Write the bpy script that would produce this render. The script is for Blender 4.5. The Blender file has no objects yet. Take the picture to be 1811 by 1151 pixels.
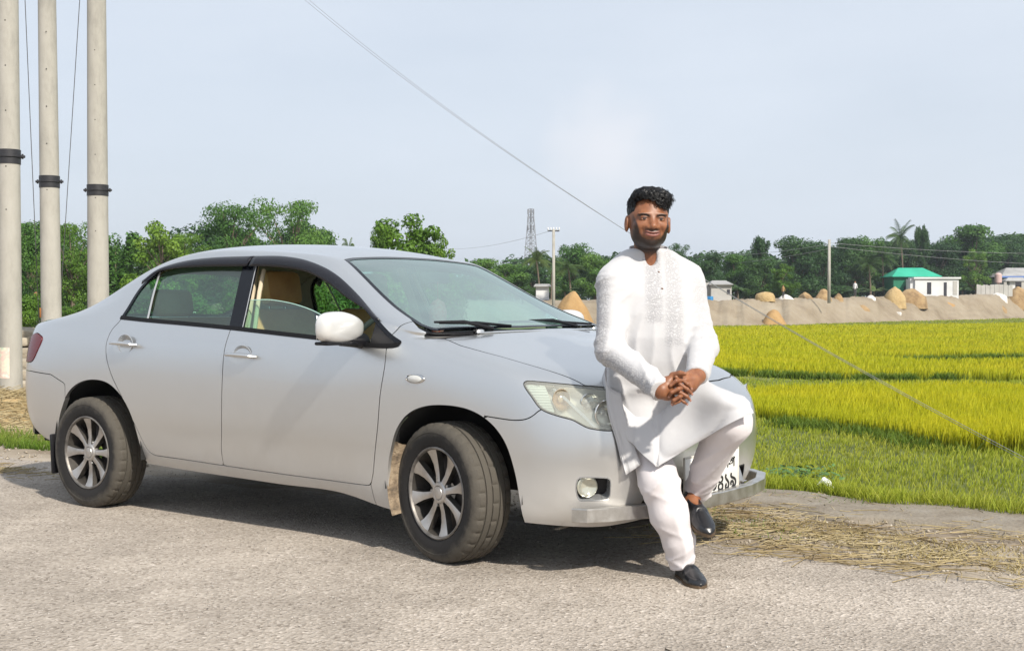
import bpy, bmesh, math, random
import numpy as np
from mathutils import Vector, Matrix, noise
R = math.radians
random.seed(7); rng = np.random.default_rng(7)
SC = bpy.context.scene
COL = SC.collection

# ------------------------------------------------------------------ camera, sky, sun, exposure
CAMP = Vector((6.1318, -5.1228, 1.163))
YAW = 2.2016180032723778
cam_d = bpy.data.cameras.new('camera'); cam = bpy.data.objects.new('camera', cam_d); COL.objects.link(cam)
cam_d.sensor_width = 36.0; cam_d.lens = 36.0 * 2200 / 1811; cam_d.clip_start = 0.05; cam_d.clip_end = 6000
cam.location = CAMP; cam.rotation_euler = (R(90) - 0.01757, 0, YAW - R(90))
SC.camera = cam

SUN = Vector((1.08, -0.44, 1.0)).normalized()          # towards the sun
world = bpy.data.worlds.new('World'); SC.world = world; world.use_nodes = True
wt = world.node_tree; wt.nodes.clear()
wo = wt.nodes.new('ShaderNodeOutputWorld'); wb = wt.nodes.new('ShaderNodeBackground')
sk = wt.nodes.new('ShaderNodeTexSky'); sk.sky_type = 'NISHITA'; sk.sun_disc = False
sk.sun_elevation = math.asin(SUN.z); sk.sun_rotation = math.atan2(SUN.x, SUN.y)
sk.air_density = 1.0; sk.dust_density = 3.0; sk.ozone_density = 1.5; sk.altitude = 0
# thin high haze / cloud veil mixed over the clear sky
tc = wt.nodes.new('ShaderNodeTexCoord'); mp = wt.nodes.new('ShaderNodeMapping'); mp.inputs['Scale'].default_value = (1.2, 1.2, 4.5)
mp.inputs['Location'].default_value = (0.3, 1.7, 0.2)
nz = wt.nodes.new('ShaderNodeTexNoise'); nz.inputs['Scale'].default_value = 1.7; nz.inputs['Detail'].default_value = 5; nz.inputs['Roughness'].default_value = 0.55
mr = wt.nodes.new('ShaderNodeMapRange'); mr.inputs[1].default_value = 0.35; mr.inputs[2].default_value = 0.72; mr.inputs[3].default_value = 0.78; mr.inputs[4].default_value = 0.95
veil = wt.nodes.new('ShaderNodeMix'); veil.data_type = 'RGBA'
veil.inputs[7].default_value = (6.75, 7.35, 8.2, 1)
wt.links.new(tc.outputs['Generated'], mp.inputs[0]); wt.links.new(mp.outputs[0], nz.inputs['Vector'])
wt.links.new(nz.outputs[0], mr.inputs[0]); wt.links.new(mr.outputs[0], veil.inputs[0])
wt.links.new(sk.outputs[0], veil.inputs[6])
# one soft cloud low in the sky beside the wires
_F = Vector((math.cos(YAW), math.sin(YAW), 0)); _R = Vector((math.sin(YAW), -math.cos(YAW), 0)); cdir = (_F + _R * .073 + Vector((0, 0, .117))).normalized()
nv = wt.nodes.new('ShaderNodeTexNoise'); nv.inputs['Scale'].default_value = 22; nv.inputs['Detail'].default_value = 4; wt.links.new(tc.outputs['Generated'], nv.inputs['Vector'])
dn = wt.nodes.new('ShaderNodeVectorMath'); dn.operation = 'DISTANCE'; dn.inputs[1].default_value = cdir; wt.links.new(tc.outputs['Generated'], dn.inputs[0])
sb = wt.nodes.new('ShaderNodeMath'); sb.operation = 'MULTIPLY_ADD'; sb.inputs[1].default_value = -.05; wt.links.new(nv.outputs[0], sb.inputs[0]); wt.links.new(dn.outputs['Value'], sb.inputs[2])
cm = wt.nodes.new('ShaderNodeMapRange'); cm.interpolation_type = 'SMOOTHSTEP'; cm.inputs[1].default_value = .042; cm.inputs[2].default_value = -.022; cm.inputs[3].default_value = 0; cm.inputs[4].default_value = .32; wt.links.new(sb.outputs[0], cm.inputs[0])
cl = wt.nodes.new('ShaderNodeMix'); cl.data_type = 'RGBA'; cl.inputs[7].default_value = (9.4, 8.9, 8.9, 1); wt.links.new(cm.outputs[0], cl.inputs[0]); wt.links.new(veil.outputs[2], cl.inputs[6]); wt.links.new(cl.outputs[2], wb.inputs[0])
wb.inputs[1].default_value = 0.095
wt.links.new(wb.outputs[0], wo.inputs[0])

sun_d = bpy.data.lights.new('sun', 'SUN'); sun_d.energy = 4.7; sun_d.angle = R(2.0); sun_d.color = (1.0, 0.93, 0.82)
sun = bpy.data.objects.new('sun', sun_d); COL.objects.link(sun); sun.rotation_euler = SUN.to_track_quat('Z', 'Y').to_euler()
sun.location = (20, -10, 20)
SC.view_settings.view_transform = 'Standard'; SC.view_settings.look = 'None'
SC.view_settings.exposure = 0.32; SC.view_settings.gamma = 1.0; SC.view_settings.use_curve_mapping = False
SC.render.engine = 'CYCLES'

# ------------------------------------------------------------------ helpers
def mat(name, col, rough=0.6, metal=0.0, **k):
    m = bpy.data.materials.new(name); m.use_nodes = True
    nt = m.node_tree; b = nt.nodes['Principled BSDF']
    b.inputs['Base Color'].default_value = (*col, 1); b.inputs['Roughness'].default_value = rough; b.inputs['Metallic'].default_value = metal
    for key, v in k.items():
        b.inputs[key.replace('_', ' ')].default_value = v
    return m
def nodes(m): return m.node_tree, m.node_tree.nodes['Principled BSDF']
def varied(m, cols, scale, detail=4, rough=0.6, coord='Object', pos=None, bump=0, bscale=None, bdist=0.01, stretch=None, rr=None):
    """colour ramp over noise, plus optional bump"""
    nt, b = nodes(m); N = nt.nodes; L = nt.links
    t = N.new('ShaderNodeTexCoord'); src = t.outputs[coord]
    if stretch:
        q = N.new('ShaderNodeMapping'); q.inputs['Scale'].default_value = stretch; L.new(src, q.inputs[0]); src = q.outputs[0]
    n = N.new('ShaderNodeTexNoise'); n.inputs['Scale'].default_value = scale; n.inputs['Detail'].default_value = detail; n.inputs['Roughness'].default_value = rough
    L.new(src, n.inputs['Vector'])
    r = N.new('ShaderNodeValToRGB'); e = r.color_ramp.elements
    pos = pos or [0.3 + 0.4 * i / (len(cols) - 1) for i in range(len(cols))]
    while len(e) < len(cols): e.new(0.5)
    for i, c in enumerate(cols): e[i].position = pos[i]; e[i].color = (*c, 1)
    L.new(n.outputs[0], r.inputs[0]); L.new(r.outputs[0], b.inputs['Base Color'])
    if bump:
        n2 = N.new('ShaderNodeTexNoise'); n2.inputs['Scale'].default_value = bscale or scale * 3; n2.inputs['Detail'].default_value = 6
        L.new(src, n2.inputs['Vector'])
        bp = N.new('ShaderNodeBump'); bp.inputs['Strength'].default_value = bump; bp.inputs['Distance'].default_value = bdist
        L.new(n2.outputs[0], bp.inputs['Height']); L.new(bp.outputs[0], b.inputs['Normal'])
    if rr:
        q2 = N.new('ShaderNodeMapRange'); q2.inputs[3].default_value = rr[0]; q2.inputs[4].default_value = rr[1]
        L.new(n.outputs[0], q2.inputs[0]); L.new(q2.outputs[0], b.inputs['Roughness'])
    return m

def link(name, me, parent=None, m=None):
    o = bpy.data.objects.new(name, me); COL.objects.link(o)
    if parent is not None: o.parent = parent
    if m is not None:
        me.materials.clear()
        for q in (m if isinstance(m, (list, tuple)) else [m]): me.materials.append(q)
    return o
def mesh(name, V, F, m=None, parent=None, smooth=True, mi=None):
    me = bpy.data.meshes.new(name); me.from_pydata([tuple(map(float, v)) for v in V], [], [tuple(int(i) for i in f) for f in F])
    me.update()
    if smooth: me.polygons.foreach_set('use_smooth', [True] * len(me.polygons))
    o = link(name, me, parent, m)
    if mi is not None: me.polygons.foreach_set('material_index', list(mi))
    return o
def fastmesh(name, V, Fidx, n, m=None, parent=None, smooth=False):
    """V (N,3) and Fidx (M,n) arrays -> mesh, quickly"""
    me = bpy.data.meshes.new(name); V = np.ascontiguousarray(V, np.float32); Fidx = np.ascontiguousarray(Fidx, np.int32)
    me.vertices.add(len(V)); me.vertices.foreach_set('co', V.ravel())
    me.loops.add(Fidx.size); me.loops.foreach_set('vertex_index', Fidx.ravel())
    me.polygons.add(len(Fidx)); me.polygons.foreach_set('loop_start', np.arange(0, Fidx.size, n, dtype=np.int32))
    me.update(calc_edges=True); me.validate()
    if smooth: me.polygons.foreach_set('use_smooth', [True] * len(me.polygons))
    return link(name, me, parent, m)
def tag(o, label=None, cat=None, group=None, kind=None):
    if label: o['label'] = label
    if cat: o['category'] = cat
    if group: o['group'] = group
    if kind: o['kind'] = kind
    return o
def empty(name, loc=(0, 0, 0), rz=0, label=None, cat=None, group=None):
    o = bpy.data.objects.new(name, None); COL.objects.link(o); o.location = loc; o.rotation_euler = (0, 0, rz); o.empty_display_size = 0.2
    return tag(o, label, cat, group)

class MB:
    """collects boxes, tubes, lathes; build() links them as one mesh"""
    def __init__(s): s.V = []; s.F = []; s.M = []
    def add(s, V, F, mi=0):
        n = len(s.V); s.V += [tuple(v) for v in V]; s.F += [tuple(i + n for i in f) for f in F]; s.M += [mi] * len(F); return s
    def box(s, c, size, rot=None, mi=0, bev=0.0):
        hx, hy, hz = [q / 2 for q in size]
        if bev:
            bm = bmesh.new(); bmesh.ops.create_cube(bm, size=1)
            for v in bm.verts: v.co = Vector((v.co.x * size[0], v.co.y * size[1], v.co.z * size[2]))
            bmesh.ops.bevel(bm, geom=bm.edges[:], offset=bev, segments=2 if bev > 0.004 else 1, affect='EDGES', profile=0.5)
            V = [v.co.copy() for v in bm.verts]; F = [[v.index for v in f.verts] for f in bm.faces]; bm.free()
        else:
            V = [Vector((x, y, z)) for x in (-hx, hx) for y in (-hy, hy) for z in (-hz, hz)]
            F = [(0, 1, 3, 2), (4, 6, 7, 5), (0, 4, 5, 1), (2, 3, 7, 6), (0, 2, 6, 4), (1, 5, 7, 3)]
        if rot is not None: V = [rot @ v for v in V]
        c = Vector(c); return s.add([v + c for v in V], F, mi)
    def tube(s, P, r, n=8, caps=True, mi=0, squash=None):
        P = [Vector(p) for p in P]; m = len(P); rs = r if isinstance(r, (list, tuple)) else [r] * m
        V = []; F = []; up = None
        for i, p in enumerate(P):
            d = (P[min(i + 1, m - 1)] - P[max(i - 1, 0)]).normalized()
            if up is None:
                up = Vector((0, 0, 1)) if abs(d.z) < 0.9 else Vector((1, 0, 0))
            a = d.cross(up).normalized(); b = a.cross(d).normalized(); up = b
            for k in range(n):
                t = 2 * math.pi * k / n
                V.append(p + (a * math.cos(t) + b * math.sin(t) * (squash or 1)) * rs[i])
        for i in range(m - 1):
            for k in range(n): F.append((i * n + k, i * n + (k + 1) % n, (i + 1) * n + (k + 1) % n, (i + 1) * n + k))
        if caps: F.append(tuple(range(n - 1, -1, -1))); F.append(tuple((m - 1) * n + k for k in range(n)))
        return s.add(V, F, mi)
    def lathe(s, prof, n=32, axis='z', c=(0, 0, 0), mi=0, a0=0, a1=2 * math.pi):
        full = abs(a1 - a0 - 2 * math.pi) < 1e-6; cols = n if full else n + 1; V = []; F = []; c = Vector(c)
        for (r, h) in prof:
            for k in range(cols):
                t = a0 + (a1 - a0) * k / n; x, y = r * math.cos(t), r * math.sin(t)
                V.append(c + (Vector((x, y, h)) if axis == 'z' else Vector((x, h, y)) if axis == 'y' else Vector((h, x, y))))
        for i in range(len(prof) - 1):
            for k in range(n if full else n):
                k2 = (k + 1) % cols
                F.append((i * cols + k, i * cols + k2, (i + 1) * cols + k2, (i + 1) * cols + k))
        return s.add(V, F, mi)
    def prism(s, poly, y0, y1, mi=0):
        """poly in (x,z), extruded along y"""
        n = len(poly); V = [Vector((p[0], y0, p[1])) for p in poly] + [Vector((p[0], y1, p[1])) for p in poly]
        F = [tuple(range(n)), tuple(range(2 * n - 1, n - 1, -1))] + [(i, n + i, n + (i + 1) % n, (i + 1) % n) for i in range(n)]
        return s.add(V, F, mi)
    def build(s, name, m, parent=None, smooth=True, sharp=R(35)):
        me = bpy.data.meshes.new(name); me.from_pydata([tuple(v) for v in s.V], [], s.F); me.update()
        bm = bmesh.new(); bm.from_mesh(me); bmesh.ops.recalc_face_normals(bm, faces=bm.faces[:])
        if smooth:
            for e in bm.edges:
                if len(e.link_faces) == 2 and e.calc_face_angle(0) > sharp: e.smooth = False
        bm.to_mesh(me); bm.free()
        if smooth: me.polygons.foreach_set('use_smooth', [True] * len(me.polygons))
        o = link(name, me, parent, m)
        if any(s.M): me.polygons.foreach_set('material_index', s.M)
        return o

def smooth_poly(P, n=6, closed=False):
    """Catmull-Rom through 2D/3D points"""
    P = np.array(P, float); m = len(P); out = []
    rng_ = range(m) if closed else range(m - 1)
    for i in rng_:
        p0 = P[(i - 1) % m] if (closed or i > 0) else 2 * P[0] - P[1]
        p1 = P[i]; p2 = P[(i + 1) % m]
        p3 = P[(i + 2) % m] if (closed or i + 2 < m) else 2 * P[m - 1] - P[m - 2]
        for k in range(n):
            t = k / n
            out.append(0.5 * (2 * p1 + (p2 - p0) * t + (2 * p0 - 5 * p1 + 4 * p2 - p3) * t * t + (3 * p1 - p0 - 3 * p2 + p3) * t ** 3))
    if not closed: out.append(P[-1])
    return np.array(out)
def poly_sdf(pts, poly):
    """signed distance (negative inside) of (N,2) points to a closed polygon"""
    poly = np.asarray(poly, float); A = poly; B = np.roll(poly, -1, 0)
    d = np.full(len(pts), 1e9); inside = np.zeros(len(pts), bool)
    for a, b in zip(A, B):
        e = b - a; w = pts - a; L2 = max((e * e).sum(), 1e-14)
        t = np.clip((w @ e) / L2, 0, 1); q = w - t[:, None] * e
        d = np.minimum(d, (q * q).sum(1))
        c = ((a[1] > pts[:, 1]) != (b[1] > pts[:, 1]))
        with np.errstate(divide='ignore', invalid='ignore'):
            xi = (b[0] - a[0]) * (pts[:, 1] - a[1]) / (b[1] - a[1]) + a[0]
        inside ^= c & (pts[:, 0] < xi)
    d = np.sqrt(d); return np.where(inside, -d, d)
def ground_at(px, depth, z=0.0):
    """point on the ground seen along bearing px (0..1811 across the view), at that distance ahead of the camera"""
    F = Vector((math.cos(YAW), math.sin(YAW), 0)); Rr = Vector((math.sin(YAW), -math.cos(YAW), 0))
    p = CAMP + F * depth + Rr * ((px - 905.5) / 2200 * depth); p.z = z; return p
def height_at(py, depth): return CAMP.z - (py - 537) / 2200 * depth
# ------------------------------------------------------------------ the car: one smooth body surface, cut into its panels
# stations x rows control table (right half, y<0)
def body_table():
    S=[]
    def st(*p): S.append(p)
    st((3.39,0,.22),(3.45,0,.30),(3.49,0,.46),(3.485,0,.62),(3.46,0,.73),(3.415,0,.80),(3.36,0,.845),(3.30,0,.878),(3.24,0,.90),(3.18,0,.922),(3.11,0,.94),(3.04,0,.958))
    st((3.385,-.34,.22),(3.445,-.35,.30),(3.485,-.36,.46),(3.48,-.36,.62),(3.445,-.35,.73),(3.395,-.34,.80),(3.33,-.30,.848),(3.235,-.22,.888),(3.14,-.15,.92),(3.05,-.08,.952),(2.98,-.03,.97),(2.94,0,.978))
    st((3.34,-.60,.215),(3.405,-.62,.30),(3.445,-.635,.46),(3.44,-.635,.62),(3.405,-.615,.735),(3.33,-.57,.81),(3.25,-.51,.858),(3.15,-.40,.90),(3.06,-.28,.935),(2.97,-.15,.965),(2.90,-.05,.98),(2.87,0,.985))
    st((3.22,-.705,.215),(3.28,-.73,.30),(3.315,-.745,.46),(3.305,-.745,.62),(3.265,-.73,.74),(3.20,-.70,.825),(3.12,-.64,.875),(3.04,-.53,.91),(2.97,-.39,.94),(2.89,-.23,.97),(2.83,-.1,.99),(2.80,0,.995))
    st((3.08,-.785,.225),(3.12,-.805,.30),(3.14,-.82,.46),(3.12,-.82,.62),(3.08,-.812,.75),(3.03,-.785,.84),(2.97,-.72,.895),(2.91,-.60,.93),(2.86,-.45,.96),(2.81,-.28,.985),(2.77,-.12,1.0),(2.74,0,1.005))
    st((2.9,-.80,.23),(2.9,-.825,.30),(2.9,-.842,.46),(2.9,-.846,.63),(2.88,-.838,.775),(2.86,-.81,.872),(2.82,-.74,.93),(2.78,-.62,.96),(2.75,-.46,.985),(2.73,-.30,1.003),(2.71,-.14,1.018),(2.70,0,1.022))
    st((2.6,-.80,.235),(2.6,-.825,.31),(2.6,-.847,.46),(2.6,-.851,.63),(2.6,-.848,.79),(2.58,-.827,.90),(2.56,-.772,.974),(2.575,-.67,1.006),(2.60,-.52,1.018),(2.62,-.34,1.028),(2.66,-.16,1.03),(2.675,0,1.035))
    st((2.3,-.785,.20),(2.3,-.815,.29),(2.3,-.842,.46),(2.3,-.849,.63),(2.32,-.847,.80),(2.33,-.835,.91),(2.36,-.812,.985),(2.385,-.798,1.005),(2.42,-.778,1.020),(2.50,-.715,1.032),(2.585,-.40,1.042),(2.62,0,1.05))
    st((1.95,-.765,.25),(1.95,-.803,.32),(1.95,-.839,.47),(1.95,-.848,.63),(1.95,-.846,.79),(1.96,-.833,.90),(1.98,-.815,.972),(2.03,-.765,1.08),(2.06,-.727,1.15),(2.17,-.668,1.155),(2.27,-.38,1.15),(2.31,0,1.152))
    st((1.6,-.765,.255),(1.6,-.803,.32),(1.6,-.838,.47),(1.6,-.847,.63),(1.6,-.845,.79),(1.6,-.832,.91),(1.6,-.804,.998),(1.65,-.73,1.17),(1.72,-.652,1.325),(1.80,-.575,1.355),(1.93,-.35,1.308),(1.97,0,1.30))
    st((1.3,-.765,.26),(1.3,-.803,.33),(1.3,-.838,.47),(1.3,-.847,.63),(1.3,-.845,.79),(1.3,-.832,.92),(1.3,-.795,1.018),(1.35,-.713,1.20),(1.44,-.62,1.397),(1.57,-.545,1.412),(1.60,-.33,1.434),(1.60,0,1.44))
    st((.98,-.765,.265),(.98,-.803,.33),(.98,-.838,.47),(.98,-.847,.63),(.98,-.845,.79),(.98,-.830,.93),(.98,-.785,1.036),(1.0,-.706,1.22),(1.02,-.613,1.412),(1.1,-.55,1.449),(1.1,-.33,1.482),(1.1,0,1.495))
    st((.6,-.765,.275),(.6,-.803,.34),(.6,-.838,.48),(.6,-.847,.64),(.6,-.845,.80),(.6,-.828,.94),(.6,-.776,1.053),(.6,-.70,1.23),(.6,-.613,1.40),(.6,-.55,1.443),(.6,-.33,1.478),(.6,0,1.49))
    st((.2,-.77,.29),(.2,-.805,.35),(.2,-.838,.49),(.2,-.846,.65),(.2,-.843,.81),(.2,-.825,.95),(.2,-.774,1.07),(.24,-.72,1.175),(.28,-.655,1.285),(.2,-.585,1.34),(.16,-.33,1.395),(.15,0,1.41))
    st((-.15,-.77,.31),(-.15,-.80,.36),(-.15,-.834,.49),(-.15,-.842,.65),(-.15,-.838,.81),(-.15,-.818,.96),(-.15,-.778,1.065),(-.12,-.735,1.12),(-.10,-.69,1.16),(-.14,-.62,1.18),(-.22,-.33,1.225),(-.26,0,1.23))
    st((-.45,-.755,.34),(-.46,-.785,.39),(-.48,-.81,.50),(-.48,-.82,.65),(-.48,-.815,.81),(-.47,-.795,.95),(-.46,-.762,1.045),(-.45,-.72,1.075),(-.45,-.67,1.085),(-.48,-.60,1.085),(-.60,-.33,1.075),(-.64,0,1.075))
    st((-.68,-.68,.37),(-.72,-.71,.42),(-.74,-.735,.52),(-.745,-.745,.66),(-.735,-.74,.82),(-.72,-.725,.94),(-.70,-.70,1.02),(-.70,-.67,1.045),(-.70,-.63,1.06),(-.71,-.56,1.07),(-.74,-.3,1.08),(-.75,0,1.085))
    st((-.80,-.48,.38),(-.87,-.50,.43),(-.90,-.51,.53),(-.90,-.52,.67),(-.88,-.52,.82),(-.86,-.51,.94),(-.84,-.50,1.03),(-.83,-.47,1.05),(-.825,-.43,1.058),(-.82,-.37,1.065),(-.82,-.2,1.07),(-.82,0,1.075))
    st((-.86,0,.38),(-.93,0,.43),(-.965,0,.54),(-.96,0,.68),(-.94,0,.82),(-.925,0,.94),(-.91,0,1.04),(-.90,0,1.055),(-.89,0,1.063),(-.88,0,1.068),(-.875,0,1.07),(-.87,0,1.073))
    return np.array(S,float)   # (19,12,3)

def _basis(n,seg):
    # uniform cubic b-spline sampling matrix mapping padded ctrl (n+2) -> samples
    m=(n-1)*seg+1
    B=np.zeros((m,n+2))
    for i in range(m):
        k=min(i//seg,n-2); t=i/seg-k
        B[i,k:k+4]=[(1-t)**3/6,(3*t**3-6*t**2+4)/6,(-3*t**3+3*t**2+3*t+1)/6,t**3/6]
    return B
def _padS(P):   # stations: mirror in y at both ends
    m=np.array([1,-1,1.])
    return np.concatenate([P[1:2]*m,P,P[-2:-1]*m],0)
def _padR(P):   # rows: linear at bottom, mirror at the centre line
    m=np.array([1,-1,1.])
    return np.concatenate([2*P[:,:1]-P[:,1:2],P,P[:,-2:-1]*m],1)
def eval_ctrl(C,sn,rn):
    A=_padR(_padS(C)); BS=_basis(C.shape[0],sn); BR=_basis(C.shape[1],rn)
    return np.einsum('ia,abk,jb->ijk',BS,A,BR)
def body_grid(sn=16,rn=8):
    T=body_table(); C=T.copy()
    for it in range(4):
        L=eval_ctrl(C,1,1); C+= .8*(T-L)
        C[0,:,1]=0;C[-1,:,1]=0;C[:,-1,1]=0
    G=eval_ctrl(C,sn,rn)
    return G

class Sheet:
    """verts with attributes [x,y,z,s,r], polygon faces"""
    def __init__(s, V, F): s.V = V; s.F = F
    def clip(s, f):
        """keep where f > 0, cutting faces along f = 0"""
        V = s.V; f = np.where(np.abs(f) < 1e-9, 1e-9, f); pos = f > 0
        newV = []; cut = {}; F2 = []; base = len(V)
        def ev(a, b):
            k = (a, b) if a < b else (b, a)
            if k not in cut:
                t = f[k[0]] / (f[k[0]] - f[k[1]]); newV.append(V[k[0]] * (1 - t) + V[k[1]] * t); cut[k] = base + len(newV) - 1
            return cut[k]
        for F in s.F:
            c = [pos[i] for i in F]
            if all(c): F2.append(F); continue
            if not any(c): continue
            out = []
            for i, a in enumerate(F):
                b = F[(i + 1) % len(F)]
                if pos[a]: out.append(a)
                if pos[a] != pos[b]: out.append(ev(a, b))
            if len(out) > 2: F2.append(tuple(out))
        W = np.concatenate([V, np.array(newV)]) if newV else V
        used = np.unique(np.fromiter((i for F in F2 for i in F), int)) if F2 else np.array([], int)
        mp_ = -np.ones(len(W), int); mp_[used] = np.arange(len(used))
        return Sheet(W[used], [tuple(mp_[i] for i in F) for F in F2])
    def normals(s):
        N = np.zeros((len(s.V), 3))
        for F in s.F:
            P = s.V[list(F), :3]; n = np.cross(P[1] - P[0], P[2] - P[0]) if len(F) == 3 else np.cross(P[2] - P[0], P[3] - P[1]) if len(F) == 4 else np.cross(P[2] - P[0], P[-1] - P[1])
            for i in F: N[i] += n
        l = np.linalg.norm(N, axis=1, keepdims=True); l[l == 0] = 1
        return N / l
    def mirror(s):
        V = s.V.copy(); V[:, 1] *= -1; return Sheet(V, [tuple(reversed(F)) for F in s.F])
    def offset(s, d):
        V = s.V.copy(); V[:, :3] += s.normals() * d; V[np.abs(s.V[:, 1]) < 1e-6, 1] = 0; return Sheet(V, s.F)
    def join(s, o):
        n = len(s.V); return Sheet(np.concatenate([s.V, o.V]), s.F + [tuple(i + n for i in F) for F in o.F])
def sheet_obj(name, sh, m, parent, flange=0.014, both=False, off=0.0, thick_both=False):
    """link a sheet with an inward return along its cut edges; both = mirror and weld at the centre line"""
    N = sh.normals(); V = sh.V[:, :3].copy()
    if off:
        V = V + N * off
        V[np.abs(sh.V[:, 1]) < 1e-6, 1] = 0
    F = list(sh.F)
    if flange:
        cnt = {}
        for f in F:
            for i in range(len(f)):
                a, b = f[i], f[(i + 1) % len(f)]; k = (min(a, b), max(a, b)); cnt[k] = None if k in cnt else (a, b)
        VV = list(V); mp_ = {}
        def dupv(i, inner):
            k = (i, inner)
            if k not in mp_:
                VV.append(V[i] - N[i] * (flange if inner else 0.0)); mp_[k] = len(VV) - 1
            return mp_[k]
        for k, e in cnt.items():
            if e is None: continue
            a, b = e
            if both and abs(sh.V[a, 1]) < 1e-6 and abs(sh.V[b, 1]) < 1e-6: continue
            F.append((dupv(b, False), dupv(a, False), dupv(a, True), dupv(b, True)))
        V = np.array(VV)
    if both:
        n = len(V); c = np.abs(V[:, 1]) < 1e-6; idx = np.arange(n) + n; idx[c] = np.arange(n)[c]
        V2 = V.copy(); V2[:, 1] *= -1; F = F + [tuple(int(idx[i]) for i in reversed(f)) for f in F]
        V = np.concatenate([V, V2])
    o = mesh(name, V, F, m, parent)
    if both:
        bm = bmesh.new(); bm.from_mesh(o.data); bmesh.ops.delete(bm, geom=[v for v in bm.verts if not v.link_faces], context='VERTS'); bm.to_mesh(o.data); bm.free()
    return o

# materials ---------------------------------------------------------
def paint_mat():
    m = mat('silver_paint', (0.60, 0.61, 0.615), 0.38, 0.85, Coat_Weight=0.9, Coat_Roughness=0.03)
    nt, b = nodes(m); N = nt.nodes; L = nt.links
    t = N.new('ShaderNodeTexCoord'); sep = N.new('ShaderNodeSeparateXYZ'); L.new(t.outputs['Object'], sep.inputs[0])
    n = N.new('ShaderNodeTexNoise'); n.inputs['Scale'].default_value = 5; n.inputs['Detail'].default_value = 8; n.inputs['Roughness'].default_value = 0.65; L.new(t.outputs['Object'], n.inputs['Vector'])
    # road dust and dried mud: thick on the sills, thin film above
    h = N.new('ShaderNodeMapRange'); h.inputs[1].default_value = 0.50; h.inputs[2].default_value = 0.20; h.inputs[3].default_value = 0.04; h.inputs[4].default_value = 0.80; L.new(sep.outputs[2], h.inputs[0])
    mu = N.new('ShaderNodeMath'); mu.operation = 'MULTIPLY'; L.new(h.outputs[0], mu.inputs[0]); L.new(n.outputs[0], mu.inputs[1])
    mx = N.new('ShaderNodeMix'); mx.data_type = 'RGBA'; mx.inputs[6].default_value = (0.615, 0.622, 0.622, 1); mx.inputs[7].default_value = (0.36, 0.30, 0.235, 1)
    L.new(mu.outputs[0], mx.inputs[0]); L.new(mx.outputs[2], b.inputs['Base Color'])
    mt = N.new('ShaderNodeMapRange'); mt.inputs[1].default_value = 0.0; mt.inputs[2].default_value = 0.5; mt.inputs[3].default_value = 0.95; mt.inputs[4].default_value = 0.05; L.new(mu.outputs[0], mt.inputs[0]); L.new(mt.outputs[0], b.inputs['Metallic'])
    rg = N.new('ShaderNodeMapRange'); rg.inputs[1].default_value = 0.0; rg.inputs[2].default_value = 0.5; rg.inputs[3].default_value = 0.30; rg.inputs[4].default_value = 0.85; L.new(mu.outputs[0], rg.inputs[0]); L.new(rg.outputs[0], b.inputs['Roughness'])
    cw = N.new('ShaderNodeMapRange'); cw.inputs[1].default_value = 0.0; cw.inputs[2].default_value = 0.3; cw.inputs[3].default_value = 0.9; cw.inputs[4].default_value = 0.0; L.new(mu.outputs[0], cw.inputs[0]); L.new(cw.outputs[0], b.inputs['Coat Weight'])
    return m
PAINT = paint_mat()
BLACK = mat('black_trim', (0.007, 0.007, 0.009), 0.4, Specular_IOR_Level=.3)
GLOSSB = mat('gloss_black', (0.004, 0.005, 0.008), 0.18, Specular_IOR_Level=.3)
DARK = mat('underbody_black', (0.012, 0.012, 0.012), 0.9)
RUBBER = mat('rubber_seal', (0.006, 0.006, 0.007), 0.6, Specular_IOR_Level=.2)
CHROME = mat('chrome', (0.62, 0.62, 0.62), 0.12, 1.0)
STEEL = varied(mat('brushed_steel', (0.5, 0.49, 0.47), 0.32, 0.9), [(0.40, 0.385, 0.36), (0.62, 0.61, 0.59)], 14, rr=(0.2, 0.5))
VISOR = mat('smoked_acrylic', (0.010, 0.010, 0.014), 0.22, Specular_IOR_Level=.35)
MUD = varied(mat('dried_mud', (0.2, 0.15, 0.1), 0.95), [(0.035, 0.03, 0.025), (0.20, 0.15, 0.10), (0.33, 0.26, 0.18)], 22, bump=0.9, bscale=60, bdist=0.01)
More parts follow.
